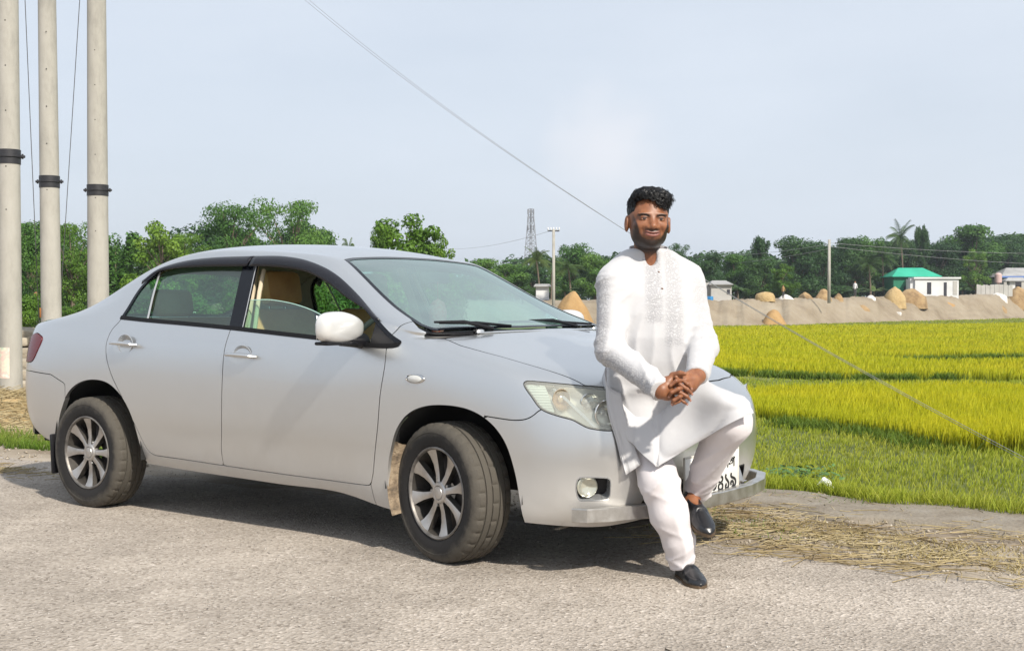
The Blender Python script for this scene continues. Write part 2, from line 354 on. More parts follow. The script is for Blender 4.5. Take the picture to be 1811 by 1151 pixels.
def glass_mat(name, tint, rough=0.02, thin=0.5, alpha_tint=None, film=(0.42, 0.46, 0.42)):
    """thin tinted window glass: transparent tint + sharp reflection"""
    m = bpy.data.materials.new(name); m.use_nodes = True; nt = m.node_tree; N = nt.nodes; L = nt.links; N.clear()
    o = N.new('ShaderNodeOutputMaterial'); tr = N.new('ShaderNodeBsdfTransparent'); tr.inputs[0].default_value = (*tint, 1)
    gl = N.new('ShaderNodeBsdfGlossy'); gl.inputs['Roughness'].default_value = rough; gl.inputs[0].default_value = (0.95, 1.0, 0.98, 1)
    fr = N.new('ShaderNodeFresnel'); ge = N.new('ShaderNodeNewGeometry'); io = N.new('ShaderNodeMapRange'); io.inputs[3].default_value = 1.52; io.inputs[4].default_value = 1 / 1.52; L.new(ge.outputs['Backfacing'], io.inputs[0]); L.new(io.outputs[0], fr.inputs[0])
    mr_ = N.new('ShaderNodeMapRange'); mr_.inputs[3].default_value = thin * 0.1; mr_.inputs[4].default_value = 1.0; mr_.inputs[1].default_value = 0.0; mr_.inputs[2].default_value = 1.0
    L.new(fr.outputs[0], mr_.inputs[0])
    mx = N.new('ShaderNodeMixShader'); L.new(mr_.outputs[0], mx.inputs[0]); L.new(tr.outputs[0], mx.inputs[1]); L.new(gl.outputs[0], mx.inputs[2])
    df = N.new('ShaderNodeBsdfDiffuse'); df.inputs[0].default_value = (*film, 1)     # film over the pane: dust, and on the windscreen painted sky reflection
    nz_ = N.new('ShaderNodeTexNoise'); nz_.inputs['Scale'].default_value = 3.5; nz_.inputs['Detail'].default_value = 5
    tcn = N.new('ShaderNodeTexCoord'); L.new(tcn.outputs['Object'], nz_.inputs['Vector'])
    mm = N.new('ShaderNodeMapRange'); mm.inputs[3].default_value = 0.0; mm.inputs[4].default_value = (alpha_tint or 0.1); L.new(nz_.outputs[0], mm.inputs[0])
    m2 = N.new('ShaderNodeMixShader'); L.new(mm.outputs[0], m2.inputs[0]); L.new(mx.outputs[0], m2.inputs[1]); L.new(df.outputs[0], m2.inputs[2])
    L.new(m2.outputs[0], o.inputs[0]); return m
GLASS_W = glass_mat('windscreen_glass', (0.46, 0.70, 0.64), 0.03, 2.6, 0.30, (.26, .42, .40))  # teal film colour stands in for sky reflected in the screen
GLASS_S = glass_mat('green_side_glass', (0.60, 0.86, 0.74), 0.02, 0.6, 0.07, (.20, .38, .32))
GLASS_L = glass_mat('headlamp_lens', (0.92, 0.94, 0.88), 0.03, 0.5, 0.42, (.70, .70, .64))

G = body_grid(16, 10)
ns, nr, _ = G.shape
G[0, :, 1] = 0; G[-1, :, 1] = 0; G[:, -1, 1] = 0
SS, RR = np.meshgrid(np.arange(ns) / 16.0, np.arange(nr) / 10.0, indexing='ij')
BV = np.concatenate([G, SS[..., None], RR[..., None]], -1).reshape(-1, 5)
BF = []
for i in range(ns - 1):
    for j in range(nr - 1):
        a = i * nr + j; BF.append((a, a + nr, a + nr + 1, a + 1))
B0 = Sheet(BV, BF)
_n = B0.normals(); _k = (np.abs(BV[:, 4] - 3) < 0.01) & (np.abs(BV[:, 3] - 11) < 0.01)
if _n[_k][0, 1] > 0: B0 = Sheet(BV, [tuple(reversed(f)) for f in BF])

car = empty('parked_car', (0, 0, 0), 0, 'silver four-door saloon parked at the road edge, driver window half open', 'car')
gap = 0.0024
ARCH_R = smooth_poly([(-.315, .20), (-.318, .36), (-.305, .44), (-.236, .56), (-.165, .655), (-.05, .715), (.09, .735), (.225, .715), (.345, .64), (.425, .53), (.455, .40), (.46, .20)], 5)
ARCH_F = smooth_poly([(2.275, .10), (2.278, .30), (2.29, .40), (2.313, .48), (2.353, .585), (2.42, .66), (2.52, .702), (2.65, .714), (2.78, .70), (2.886, .654), (2.96, .583), (3.003, .49), (3.03, .36), (3.045, .10)], 5)
side = lambda s: s.V[:, [0, 2]]
top_ = lambda s: s.V[:, [0, 1]]
def cut(sh, f, keep_in, g=gap):
    """returns (piece inside, remainder) of a signed field f(sheet) (negative inside)"""
    a = sh.clip(-(f(sh) + g)); b = sh.clip(f(sh) - g); return a, b
body = B0
for A in (ARCH_R, ARCH_F):
    body = body.clip(np.maximum(poly_sdf(side(body), A), (body.V[:, 4] - 6)))
# side window opening
BELT = [(.218, 1.075), (.476, 1.060), (.807, 1.045), (1.109, 1.030), (1.266, 1.021), (1.565, 1.002), (1.806, .987), (2.041, .967), (2.191, .957), (2.296, .957), (2.345, .966)]
TOPL = [(2.357, .99), (2.276, 1.027), (2.129, 1.116), (1.966, 1.212), (1.771, 1.314), (1.569, 1.378), (1.37, 1.406), (1.081, 1.412), (.841, 1.411), (.609, 1.397), (.403, 1.356), (.285, 1.27), (.243, 1.137)]
DLO = np.concatenate([smooth_poly(BELT, 4), smooth_poly(TOPL, 4)])
upr = lambda s: np.where((s.V[:, 4] > 9.2) | (s.V[:, 3] < 6.3), 1.0, -1.0)
def dlo_f(s, poly=DLO): return np.where((s.V[:, 4] > 9.0) | (s.V[:, 3] < 5.9) | (s.V[:, 4] < 4.6), 0.5, poly_sdf(side(s), poly))
dlo, body = cut(body, dlo_f, True, 0.0)
# windscreen, rear screen, cowl
WS = np.array([(1.700, .05), (1.702, -.218), (1.712, -.46), (1.735, -.543), (1.95, -.606), (2.205, -.682), (2.391, -.728), (2.47, -.715), (2.56, -.40), (2.60, -.2), (2.615, .05)])
COWL = np.array([(2.415, -.758), (2.49, -.752), (2.54, -.722), (2.60, -.42), (2.645, -.2), (2.662, .05), (2.3, .05), (2.3, -.70)])
topm = lambda s: np.where(s.V[:, 4] < 8.02, 0.5, -1)
def ws_f(s): return np.maximum(poly_sdf(top_(s), WS), topm(s))
def cowl_f(s): return np.maximum(poly_sdf(top_(s), COWL), np.where((s.V[:, 4] < 6.3) | (s.V[:, 3] > 8), 0.5, -1))
ws, body = cut(body, ws_f, True, 0.001)
cowl, body = cut(body, cowl_f, True, 0.001)
RS = np.array([(.02, .05), (.03, -.30), (-.02, -.52), (-.30, -.575), (-.50, -.575), (-.58, -.30), (-.60, .05)])
def rs_f(s): return np.where(s.V[:, 4] < 9.02, 0.5, poly_sdf(top_(s), RS))
rs, body = cut(body, rs_f, True, 0.002)
HOOD = np.array([(2.50, -.715), (2.55, -.723), (2.641, -.734), (2.776, -.724), (2.944, -.700), (3.10, -.683), (3.20, -.67), (3.262, -.664), (3.325, -.60), (3.375, -.48), (3.405, -.30), (3.42, -.1), (3.42, .05), (2.0, .05), (2.3, -.70)])
def hood_f(s): return np.where((s.V[:, 4] < 4.6) | (s.V[:, 3] > 8), 0.5, poly_sdf(top_(s), HOOD))
hood, body = cut(body, hood_f, True)
# headlamp, in (x+y, z)
usum = lambda s: np.stack([s.V[:, 0] + s.V[:, 1], s.V[:, 2]], 1)
HL = smooth_poly([(2.236, .822), (2.262, .832), (2.34, .829), (2.44, .823), (2.58, .814), (2.72, .805), (2.80, .797), (2.84, .77), (2.85, .70), (2.83, .645), (2.72, .631), (2.60, .640), (2.549, .655), (2.50, .674), (2.41, .691), (2.325, .716), (2.276, .766), (2.245, .80)], 3, True)
def nose(s): return np.where((s.V[:, 3] > 5.4) | (s.V[:, 4] > 6.5), 0.5, -1)
def hl_f(s): return np.maximum(poly_sdf(usum(s), HL), nose(s))
lamp, body = cut(body, hl_f, True, 0.002)
FOG = smooth_poly([(2.527, .433), (2.58, .440), (2.66, .440), (2.715, .432), (2.722, .39), (2.715, .343), (2.66, .336), (2.58, .334), (2.535, .338), (2.515, .39)], 3, True)
def fog_f(s): return np.maximum(poly_sdf(usum(s), FOG), nose(s))
fog, body = cut(body, fog_f, True, 0.0)
# upper grille and lower intake across the nose, in (y, z)
yz = lambda s: s.V[:, [1, 2]]
GR = np.array([(-.33, .695), (-.32, .735), (.05, .745), (.05, .63), (-.27, .64)])
IN = np.array([(-.46, .38), (.05, .38), (.05, .255), (-.52, .255)])
def gr_f(s): return np.where((s.V[:, 3] > 2.6) | (s.V[:, 4] > 6), 0.5, poly_sdf(yz(s), GR))
def in_f(s): return np.where((s.V[:, 3] > 2.9) | (s.V[:, 4] > 6), 0.5, poly_sdf(yz(s), IN))
grille, body = cut(body, gr_f, True, 0.0)
intake, body = cut(body, in_f, True, 0.0)
# front bumper
SEAM = smooth_poly([(2.86, .677), (2.929, .671), (3.01, .666), (3.065, .672), (3.10, .690), (3.128, .714), (3.22, .76), (3.34, .80), (3.60, .86)], 4)
FB = np.concatenate([SEAM, [(3.60, .0), (2.86, .0)]])
def fb_f(s): return np.where(s.V[:, 3] > 8, 0.5, poly_sdf(side(s), FB))
fbump, body = cut(body, fb_f, True)
# doors, fender
shutB = smooth_poly([(1.165, 1.047), (1.166, .95), (1.166, .834), (1.162, .689), (1.155, .514), (1.132, .40), (1.122, .323)], 3)
FD = np.concatenate([shutB, smooth_poly([(1.122, .323), (1.559, .314), (1.947, .309), (2.13, .309), (2.165, .316)], 2), smooth_poly([(2.175, .335), (2.20, .40), (2.238, .579), (2.255, .737), (2.277, .868), (2.274, .951), (2.272, .985)], 3)])
def fd_f(s): return np.where((s.V[:, 4] > 8.6), 0.5, poly_sdf(side(s), FD))
fdoor, body = cut(body, fd_f, True)
RD = np.concatenate([smooth_poly([(.236, 1.088), (.222, 1.058), (.186, 1.01), (.175, .925), (.202, .837), (.258, .744), (.368, .607), (.458, .471), (.495, .395), (.52, .355), (.56, .338), (.591, .335)], 4), smooth_poly([(.60, .335), (.828, .331), (1.122, .323)], 2), shutB[::-1]])
def rd_f(s): return np.where((s.V[:, 4] > 8.2), 0.5, poly_sdf(side(s), RD))
rdoor, body = cut(body, rd_f, True)
FE = np.array([(2.165, .0), (2.165, .316), (2.20, .40), (2.238, .579), (2.255, .737), (2.277, .868), (2.274, .951), (2.29, 1.02), (2.352, 1.084), (2.55, 1.2), (3.6, 1.2), (3.6, 0)])
FE2 = np.array([(2.05, .0), (2.10, .20), (2.165, .29)] )
def fe_f(s): return np.where((s.V[:, 3] > 9.5), 0.5, poly_sdf(side(s), FE))
fender, body = cut(body, fe_f, True)
# tail lamp, in (y-x, z); boot lid; rear bumper
vdif = lambda s: np.stack([s.V[:, 1] - s.V[:, 0], s.V[:, 2]], 1)
TL = smooth_poly([(-.300, .948), (-.24, .85), (-.19, .815), (-.10, .808), (.12, .806), (.42, .806), (.46, .88), (.42, .95), (.10, .965), (-.06, .975), (-.16, .986), (-.24, .975)], 4, True)
tailm = lambda s: np.where((s.V[:, 3] < 14) | (s.V[:, 4] > 6.9), 0.5, -1)
def tl_f(s): return np.maximum(poly_sdf(vdif(s), TL), tailm(s))
tlamp, body = cut(body, tl_f, True, 0.002)
RB = np.array([(-.20, 0), (-.20, .70), (-.352, .748), (-.608, .758), (-.75, .758), (-1.2, .75), (-1.2, 0)])
def rb_f(s): return np.where(s.V[:, 3] < 12, 0.5, poly_sdf(side(s), RB))
rbump, body = cut(body, rb_f, True)
TR = np.array([(-.62, .05), (-.60, -.30), (-.53, -.60), (-.70, -.62), (-.80, -.52), (-1.3, -.52), (-1.3, .05)])
def tr_f(s): return np.where((s.V[:, 3] < 14) , 0.5, poly_sdf(top_(s), TR))
trunk, body = cut(body, tr_f, True)

sheet_obj('body_shell', body, PAINT, car, 0.02, both=True)
sheet_obj('bonnet', hood, PAINT, car, 0.02, both=True)
sheet_obj('front_bumper', fbump, PAINT, car, 0.03, both=True)
sheet_obj('rear_bumper', rbump, PAINT, car, 0.03, both=True)
sheet_obj('boot_lid', trunk, PAINT, car, 0.02, both=True)
sheet_obj('windscreen', ws, GLASS_W, car, 0, both=True, off=-0.004)
ringm = ws.clip(ws_f(ws) + 0.022)
sheet_obj('windscreen_surround', ringm, GLOSSB, car, 0.004, both=True, off=-0.0015)
sheet_obj('cowl_panel', cowl, BLACK, car, 0.01, both=True, off=-0.012)
sheet_obj('rear_screen', rs, GLASS_S, car, 0, both=True, off=-0.004)
for nm_, sh_, m_, fl_ in (('rear_screen_surround', rs.clip(rs_f(rs) + 0.03), GLOSSB, 0.004),):
    sheet_obj(nm_, sh_, m_, car, fl_, both=True, off=-0.001)
def two(name, sh, m, fl=0.02, off=0.0, parent=None):
    a = sheet_obj(name, sh, m, parent[0] if parent else car, fl, off=off)
    b = sheet_obj(name, sh.mirror(), m, parent[1] if parent else car, fl, off=off)
    return a, b
FDO = two('front_door', fdoor, PAINT); RDO = two('rear_door', rdoor, PAINT); FEN = two('front_fender', fender, PAINT)

TRIMG = mat('bright_trim', (.45, .46, .47), .3, .3)
# side glass area: glass panes, pillars, mouldings -------------------
belt_line = lambda x: np.interp(x, [p[0] for p in BELT], [p[1] for p in BELT])
def dz(s): return s.V[:, 2] - belt_line(s.V[:, 0])
mould = dlo.clip(0.020 - dz(dlo)); rest = dlo.clip(dz(dlo) - 0.020)
two('belt_moulding', mould, RUBBER, 0.012, 0.004)
ring = rest.clip(poly_sdf(side(rest), DLO) + 0.020); inner = rest.clip(-(poly_sdf(side(rest), DLO) + 0.020))
two('window_frame', ring, GLOSSB, 0.012, 0.0)
def band(sh, p0, p1, w):
    """signed distance to the strip around line p0-p1 (x,z), half width w; and side test"""
    p0 = np.array(p0); p1 = np.array(p1); e = (p1 - p0) / np.linalg.norm(p1 - p0); q = side(sh) - p0
    return q[:, 0] * e[1] - q[:, 1] * e[0]
bp0, bp1 = (1.202, 1.03), (1.146, 1.36); db0, db1 = (.470, 1.06), (.405, 1.36)
f_b = lambda s: band(s, bp0, bp1, 0); f_d = lambda s: band(s, db0, db1, 0)
hb = 0.052
def strip(sh, f, w, c=0.0):
    a = sh.clip(w - (f(sh) - c)); return a.clip(w + (f(a) - c))
pil = strip(inner, f_b, hb)
two('door_pillar', pil, GLOSSB, 0.012, 0.0)
rear_g = inner.clip(-(f_b(inner) + hb)); front_g = inner.clip(f_b(inner) - hb)
two('divider_bar', strip(rear_g, f_d, 0.008), TRIMG, 0.0, 0.004)
two('quarter_glass', rear_g.clip(-(f_d(rear_g) + 0.009)), GLASS_S, 0, -0.006)
two('rear_door_glass', rear_g.clip(f_d(rear_g) - 0.009), GLASS_S, 0, -0.006)
f_s = lambda s: 2.168 - s.V[:, 0]
two('mirror_base_panel', front_g.clip(-f_s(front_g)), BLACK, 0.012, 0.004)
fg = front_g.clip(f_s(front_g))
# the near window is wound halfway down (its upper edge is the curved top of the pane)
drop = smooth_poly([(1.20, 1.187), (1.30, 1.19), (1.398, 1.188), (1.571, 1.166), (1.745, 1.124), (1.90, 1.06), (2.0, 1.01), (2.2, .93)], 4)
tz = lambda s: np.interp(s.V[:, 0], drop[:, 0], drop[:, 1])
near = fg.clip(tz(fg) - fg.V[:, 2])
g1 = sheet_obj('front_door_glass', near, GLASS_S, car, 0.0, off=-0.012)
edge = near.clip(0.0035 - (tz(near) - near.V[:, 2])); sheet_obj('glass_edge', edge, mat('cut_glass_edge', (0.35, 0.55, 0.48), 0.2), g1, 0.004, off=-0.0115)
g2 = sheet_obj('front_door_glass', fg.mirror(), GLASS_S, car, 0.0, off=-0.006)
# chrome line on the pillar edges
for sgn in (hb + 0.003,):
    two('pillar_trim', strip(inner, f_b, 0.003, sgn), TRIMG, 0.0, 0.004)

# weather visors: smoked strips standing proud above both windows
def visor(pts_top, pts_bot, mirror=False):
    a = smooth_poly(pts_top, 6); b = smooth_poly(pts_bot, 6); n = 40
    def rs_(P):
        L = np.concatenate([[0], np.cumsum(np.linalg.norm(np.diff(P, axis=0), axis=1))]); t = np.linspace(0, L[-1], n)
        return np.stack([np.interp(t, L, P[:, i]) for i in range(3)], 1)
    a = rs_(a); b = rs_(b); V = []; F = []
    for i in range(n):
        o = np.array([0, -1, .45]); o = o / np.linalg.norm(o)
        row = [a[i] + o * .004, a[i] * .9 + b[i] * .1 + o * .013, a[i] * .6 + b[i] * .4 + o * .022, b[i] + o * .026, b[i] + o * .022, a[i] * .6 + b[i] * .4 + o * .017, a[i] + o * .001]
        V += row
    for i in range(n - 1):
        for j in range(6): F.append((i * 7 + j, (i + 1) * 7 + j, (i + 1) * 7 + j + 1, i * 7 + j + 1))
    F += [tuple(range(7)), tuple((n - 1) * 7 + j for j in range(6, -1, -1))]
    V = np.array(V)
    if mirror: V[:, 1] *= -1; F = [tuple(reversed(f)) for f in F]
    return mesh('window_visor', V, F, VISOR, car)
vf_t = [(1.165, -.612, 1.413), (1.37, -.614, 1.407), (1.569, -.628, 1.379), (1.771, -.652, 1.316), (1.966, -.696, 1.214), (2.129, -.754, 1.118), (2.20, -.776, 1.078)]
vf_b = [(1.17, -.645, 1.350), (1.395, -.650, 1.340), (1.611, -.662, 1.312), (1.79, -.686, 1.250), (1.935, -.714, 1.182), (2.07, -.742, 1.132), (2.15, -.765, 1.09)]
vr_t = [(.30, -.66, 1.295), (.405, -.63, 1.358), (.609, -.616, 1.398), (.841, -.613, 1.412), (1.081, -.612, 1.413), (1.155, -.612, 1.413)]
vr_b = [(.325, -.68, 1.262), (.425, -.646, 1.330), (.62, -.640, 1.350), (.85, -.640, 1.353), (1.062, -.644, 1.350), (1.15, -.645, 1.35)]
for mir in (False, True): visor(vf_t, vf_b, mir); visor(vr_t, vr_b, mir)

# door mirrors ---------------------------------------------------------
MIRW = mat('mirror_shell_paint', (0.62, 0.62, 0.61), 0.30, 0.35, Coat_Weight=0.5, Coat_Roughness=0.08)
def door_mirror(sg):
    bm = bmesh.new(); bmesh.ops.create_uvsphere(bm, u_segments=40, v_segments=24, radius=1)
    for v in bm.verts:
        x, y, z = v.co; p = 3.0
        q = (abs(x) ** p + abs(y) ** p + abs(z) ** p) ** (1 / p); x, y, z = x / q, y / q, z / q
        zz = z * 0.075; yy = y * 0.150
        taper = 1 - 0.16 * max(0, y)            # narrower toward the car
        xx = x * 0.062 * (1 if x > 0 else 0.55)
        zz *= taper
        if z > 0: zz *= 1 - 0.22 * max(0, y + .2) ** 2
        v.co = (xx + 0.012 * y, yy, zz)
    V = [v.co.copy() for v in bm.verts]; F = [[v.index for v in f.verts] for f in bm.faces]; bm.free()
    rot = Matrix.Rotation(R(10), 3, 'Z')
    c = Vector((2.085, -.945, 1.052))
    V = [rot @ v + c for v in V]
    if sg > 0: V = [Vector((v.x, -v.y, v.z)) for v in V]; F = [list(reversed(f)) for f in F]
    o = mesh('door_mirror', V, F, MIRW, car)
    b = MB(); b.tube([(2.10, -.80, .985), (2.11, -.83, .985), (2.10, -.88, .99), (2.09, -.93, 1.0)], [.04, .032, .030, .035], 14)
    b.box((2.09, -.945, .980), (.085, .24, .016), bev=.006)
    if sg > 0: b.V = [(v[0], -v[1], v[2]) for v in b.V]
    b.build('mirror_foot', BLACK, o)
    g = MB(); g.box((2.045, -.95, 1.052), (.004, .24, .11), Matrix.Rotation(R(10), 3, 'Z'), bev=.0018)
    if sg > 0: g.V = [(v[0], -v[1], v[2]) for v in g.V]
    g.build('mirror_glass', CHROME, o)
door_mirror(-1); door_mirror(1)

# handles ---------------------------------------------------------------
def handle(x, z, sg, door):
    yy = -.845
    h = MB(); h.tube([(x - .105, yy + .006, z - .002), (x - .085, yy - .016, z), (x - .03, yy - .032, z + .002), (x + .03, yy - .034, z + .001), (x + .085, yy - .020, z - .003), (x + .105, yy + .006, z - .006)], [.009, .016, .0175, .018, .018, .012], 14, squash=0.62)
    if sg > 0: h.V = [(v[0], -v[1], v[2]) for v in h.V]
    h.build('door_handle', PAINT, door)
    c = MB(); prof = []
    for i in range(9):
        t = i / 8; prof.append((0.060 * math.cos(t * math.pi / 2) + 1e-4, 0.004 - 0.0 * t))
    c.lathe([(0.070, -0.0005), (0.066, 0.0022), (0.056, -0.003), (0.034, -0.013), (0.001, -0.017)], 28, 'y')
    # cup behind the grip, pressed as an oval
    c.V = [(x + v[0] * 1.0, yy + .014 - v[1] * 1.1 if False else yy + .0105 - v[1], z - .004 + v[2] * .78) for v in c.V]
    if sg > 0: c.V = [(v[0], -v[1], v[2]) for v in c.V]
    c.build('handle_cup', CUP, door)
CUP = mat('handle_recess', (0.42, 0.43, 0.44), 0.25, 0.6)
for k, sg in ((0, -1), (1, 1)):
    handle(1.305, .903, sg, FDO[k]); handle(.352, .944, sg, RDO[k])
# side repeater lamp
for k, sg in ((0, -1), (1, 1)):
    s_ = MB(); s_.lathe([(.056, 0), (.054, .006), (.046, .009)], 28, 'y'); s_.V = [(2.468 + v[0], sg * (.846 + v[1]), .824 + v[2] * .40) for v in s_.V]
    o = s_.build('side_repeater', CHROME, FEN[k])
    s_ = MB(); s_.lathe([(.046, .004), (.040, .010), (.02, .014), (.001, .015)], 28, 'y'); s_.V = [(2.468 + v[0], sg * (.846 + v[1]), .824 + v[2] * .40) for v in s_.V]
    s_.build('lens', mat('repeater_lens', (.55, .56, .55), .2, Coat_Weight=.4), o)

# head lamps -------------------------------------------------------------
HREF = mat('lamp_reflector', (0.78, 0.78, 0.76), 0.12, 1.0)
HBACK = mat('lamp_housing_grey', (0.75, 0.74, 0.68), 0.30, 0.6)
HPINK = mat('lamp_amber_reflector', (0.62, 0.50, 0.36), 0.25, 0.7)
HRIB = mat('lamp_frosted_ribs', (0.55, 0.62, 0.60), 0.3, 0.2)
for sg in (-1, 1):
    L_ = lamp if sg < 0 else lamp.mirror()
    root = sheet_obj('headlamp', L_, GLASS_L, car, 0.0, off=0.0)
    back = lamp.clip(-hl_f(lamp)).offset(-0.055)
    # a deep housing behind the lens with shaped reflectors
    hs = lamp.offset(-0.05); hs = hs if sg < 0 else hs.mirror()
    sheet_obj('housing', hs, HBACK, root, 0.0)
    wall = lamp.clip(hl_f(lamp) + 0.007) ; wall = wall if sg < 0 else wall.mirror()
    sheet_obj('seal', wall, RUBBER, root, 0.006, off=-0.001)
    iw = lamp.clip(hl_f(lamp) + 0.0035); iw = iw if sg < 0 else iw.mirror(); sheet_obj('lamp_side_wall', iw, HBACK, root, 0.045, off=-0.006)
    def P3(u, z, dpt):
        """point behind the lens at (x+y=u, z)"""
        k = np.argmin((usum(lamp)[:, 0] - u) ** 2 + (usum(lamp)[:, 1] - z) ** 2); p = lamp.V[k, :3] - lamp.normals()[k] * dpt
        return Vector((p[0], p[1] * (1 if sg < 0 else -1), p[2]))
    def bowl(u, z, r, depth, m, name, face=None, ez=1.0):
        c = P3(u, z, 0.012); d = Vector((1, 0.02 * sg, -0.02)).normalized() if face is None else Vector((face[0], face[1] * (-sg), face[2])).normalized()
        q = d.to_track_quat('Z', 'Y').to_matrix(); b = MB()
        b.lathe([(r * 1.06, 0.004), (r, 0.006), (r * .97, 0), (r * .86, -depth * .45), (r * .60, -depth * .8), (r * .30, -depth), (.012, -depth * 1.02), (.012, -depth * .45), (.008, -depth * .38), (.0005, -depth * .37)], 30)
        b.V = [tuple(c + q @ Vector((v[0], v[1] * ez, v[2]))) for v in b.V]
        b.build(name, m, root)
    bowl(2.70, .712, .058, .05, HREF, 'main_reflector', (.9, -.35, 0), .95)
    bowl(2.60, .760, .040, .04, HREF, 'dip_reflector', (.85, -.5, 0), .8)
    bowl(2.44, .765, .036, .03, HPINK, 'indicator_reflector', (.7, -.7, .05), 1.2)
    # frosted rib block in the outer corner
    blk = lamp.clip(np.minimum(2.375 - (lamp.V[:, 0] + lamp.V[:, 1]) - (lamp.V[:, 2] - .77) * .35, -hl_f(lamp) - 0.010)).offset(-0.012)
    sheet_obj('ribbed_corner', blk if sg < 0 else blk.mirror(), HRIB, root, 0.01)
    for q in range(9):
        z0 = .722 + q * .011; rb = strip(blk, lambda s: s.V[:, 2], 0.0022, z0).offset(0.003)
        if len(rb.F): sheet_obj('rib', rb if sg < 0 else rb.mirror(), HRIB, root, 0.004)
    sw = strip(lamp.clip(-hl_f(lamp) - 0.010), lambda s: s.V[:, 0] + s.V[:, 1] - 2.53 + (s.V[:, 2] - .72) * 1.3, 0.012).offset(-0.02)
    sheet_obj('reflector_fin', sw if sg < 0 else sw.mirror(), HREF, root, 0.02)
    # fog lamp recess, bezel and lamp
    f_ = fog if sg < 0 else fog.mirror()
    fr_ = sheet_obj('fog_lamp_recess', (fog.offset(-0.055) if sg < 0 else fog.offset(-0.055).mirror()), BLACK, car, 0.0)
    sheet_obj('recess_wall', (fog.clip(fog_f(fog) + 0.006) if sg < 0 else fog.clip(fog_f(fog) + 0.006).mirror()), CUP, fr_, 0.06, off=0.001)
    k = np.argmin((usum(fog)[:, 0] - 2.58) ** 2 + (usum(fog)[:, 1] - .386) ** 2); p = fog.V[k, :3] - fog.normals()[k] * .022
    c = Vector((p[0], p[1] * (-sg), p[2])); q = Vector((.80, .58 * sg, 0)).normalized().to_track_quat('Z', 'Y').to_matrix()
    b = MB(); b.lathe([(.046, -.02), (.046, .004), (.041, .006), (.036, .002), (.02, -.004), (.001, -.006)], 28); b.V = [tuple(c + q @ Vector(v)) for v in b.V]
    fl = b.build('fog_lamp', mat('fog_lens', (.50, .50, .42), .08, .55, Coat_Weight=1.0), fr_)
    # tail lamp
    TRED = mat('tail_lamp_red', (.12, .003, .007), .22, Specular_IOR_Level=.4)
    tlo = sheet_obj('tail_lamp', tlamp if sg < 0 else tlamp.mirror(), TRED, car, 0.02, off=0.004)

# grille, intake, badges (mostly hidden by the man, still there)
sheet_obj('grille_backing', grille, DARK, car, 0.0, both=True, off=-0.05)
sheet_obj('grille_wall', grille.clip(gr_f(grille) + 0.01), CHROME, car, 0.05, both=True, off=0.002)
gb = MB()
for z in (.66, .685, .71):
    gb.tube([(3.435, -.27, z), (3.455, -.15, z), (3.463, 0, z), (3.455, .15, z), (3.435, .27, z)], .006, 8, mi=0)
gb.build('grille_bars', CHROME, car)
sheet_obj('intake_backing', intake, DARK, car, 0.0, both=True, off=-0.06)
sheet_obj('intake_wall', intake.clip(in_f(intake) + 0.008), BLACK, car, 0.06, both=True, off=0.0)
gb = MB()
for z in (.29, .325, .36):
    gb.tube([(3.385, -.47, z), (3.43, -.25, z), (3.445, 0, z), (3.43, .25, z), (3.385, .47, z)], .008, 8)
gb.build('intake_slats', BLACK, car)

# number plate with Bengali lettering
PLW = mat('plate_white', (.78, .77, .73), .45)
PLK = mat('plate_black', (.01, .01, .01), .5)
plate = MB(); plate.box((0, 0, 0), (.006, .52, .20), bev=.002)
pl = plate.build('number_plate', PLW, car); pl.location = (3.545, -.045, .385)
pf = MB()
for (y, z, a, b_) in ((0, .103, .526, .007), (0, -.103, .526, .007), (.263, 0, .007, .213), (-.263, 0, .007, .213)):
    pf.box((.001, y, z), (.010, a, b_), bev=.0015)
pf.build('plate_frame', mat('plate_rim', (.6, .58, .52), .4), pl)
def text_mesh(name, body_, size, loc, rot, m, parent, align='CENTER', extrude=.0008, bold=.0):
    c = bpy.data.curves.new(name, 'FONT'); c.body = body_; c.size = size; c.align_x = align; c.extrude = extrude; c.offset = bold; c.resolution_u = 3
    o = bpy.data.objects.new(name + '_curve', c); COL.objects.link(o); bpy.context.view_layer.update()
    me = bpy.data.meshes.new_from_object(o.evaluated_get(bpy.context.evaluated_depsgraph_get())); bpy.data.objects.remove(o); bpy.data.curves.remove(c)
    q = link(name, me, parent, m); q.location = loc; q.rotation_euler = rot; return q
text_mesh('plate_digits', '১৫-০৪১৯', .110, (.0045, .242, -.078), (R(90), 0, R(90)), PLK, pl, 'RIGHT', bold=.0018)
text_mesh('plate_lettering', 'ঢাকা মেট্রো-গ', .066, (.0045, .225, .022), (R(90), 0, R(90)), PLK, pl, 'RIGHT', bold=.001)

# steel guard bar round the front, with its brackets
GP = [(3.262, -.790), (3.318, -.775), (3.372, -.70), (3.462, -.50), (3.515, -.25), (3.545, 0), (3.545, .28), (3.505, .50), (3.425, .69), (3.33, .765), (3.22, .79)]
def bar(P, z0, z1, w, name, m, parent):
    P = [Vector((p[0], p[1], 0)) for p in P]; b = MB(); V = []; F = []; n = len(P)
    for i, p in enumerate(P):
        d = (P[min(i + 1, n - 1)] - P[max(i - 1, 0)]).normalized(); nn = Vector((d.y, -d.x, 0))
        c = .004
        for (o, z) in ((w / 2, z0 + c), (w / 2, z1 - c), (w / 2 - c, z1), (-w / 2 + c, z1), (-w / 2, z1 - c), (-w / 2, z0 + c), (-w / 2 + c, z0), (w / 2 - c, z0)): V.append(p + nn * o + Vector((0, 0, z)))
    for i in range(n - 1):
        for k in range(8): F.append((i * 8 + k, i * 8 + (k + 1) % 8, (i + 1) * 8 + (k + 1) % 8, (i + 1) * 8 + k))
    F += [tuple(range(7, -1, -1)), tuple((n - 1) * 8 + k for k in range(8))]
    b.add(V, F); return b.build(name, m, parent, sharp=R(20))
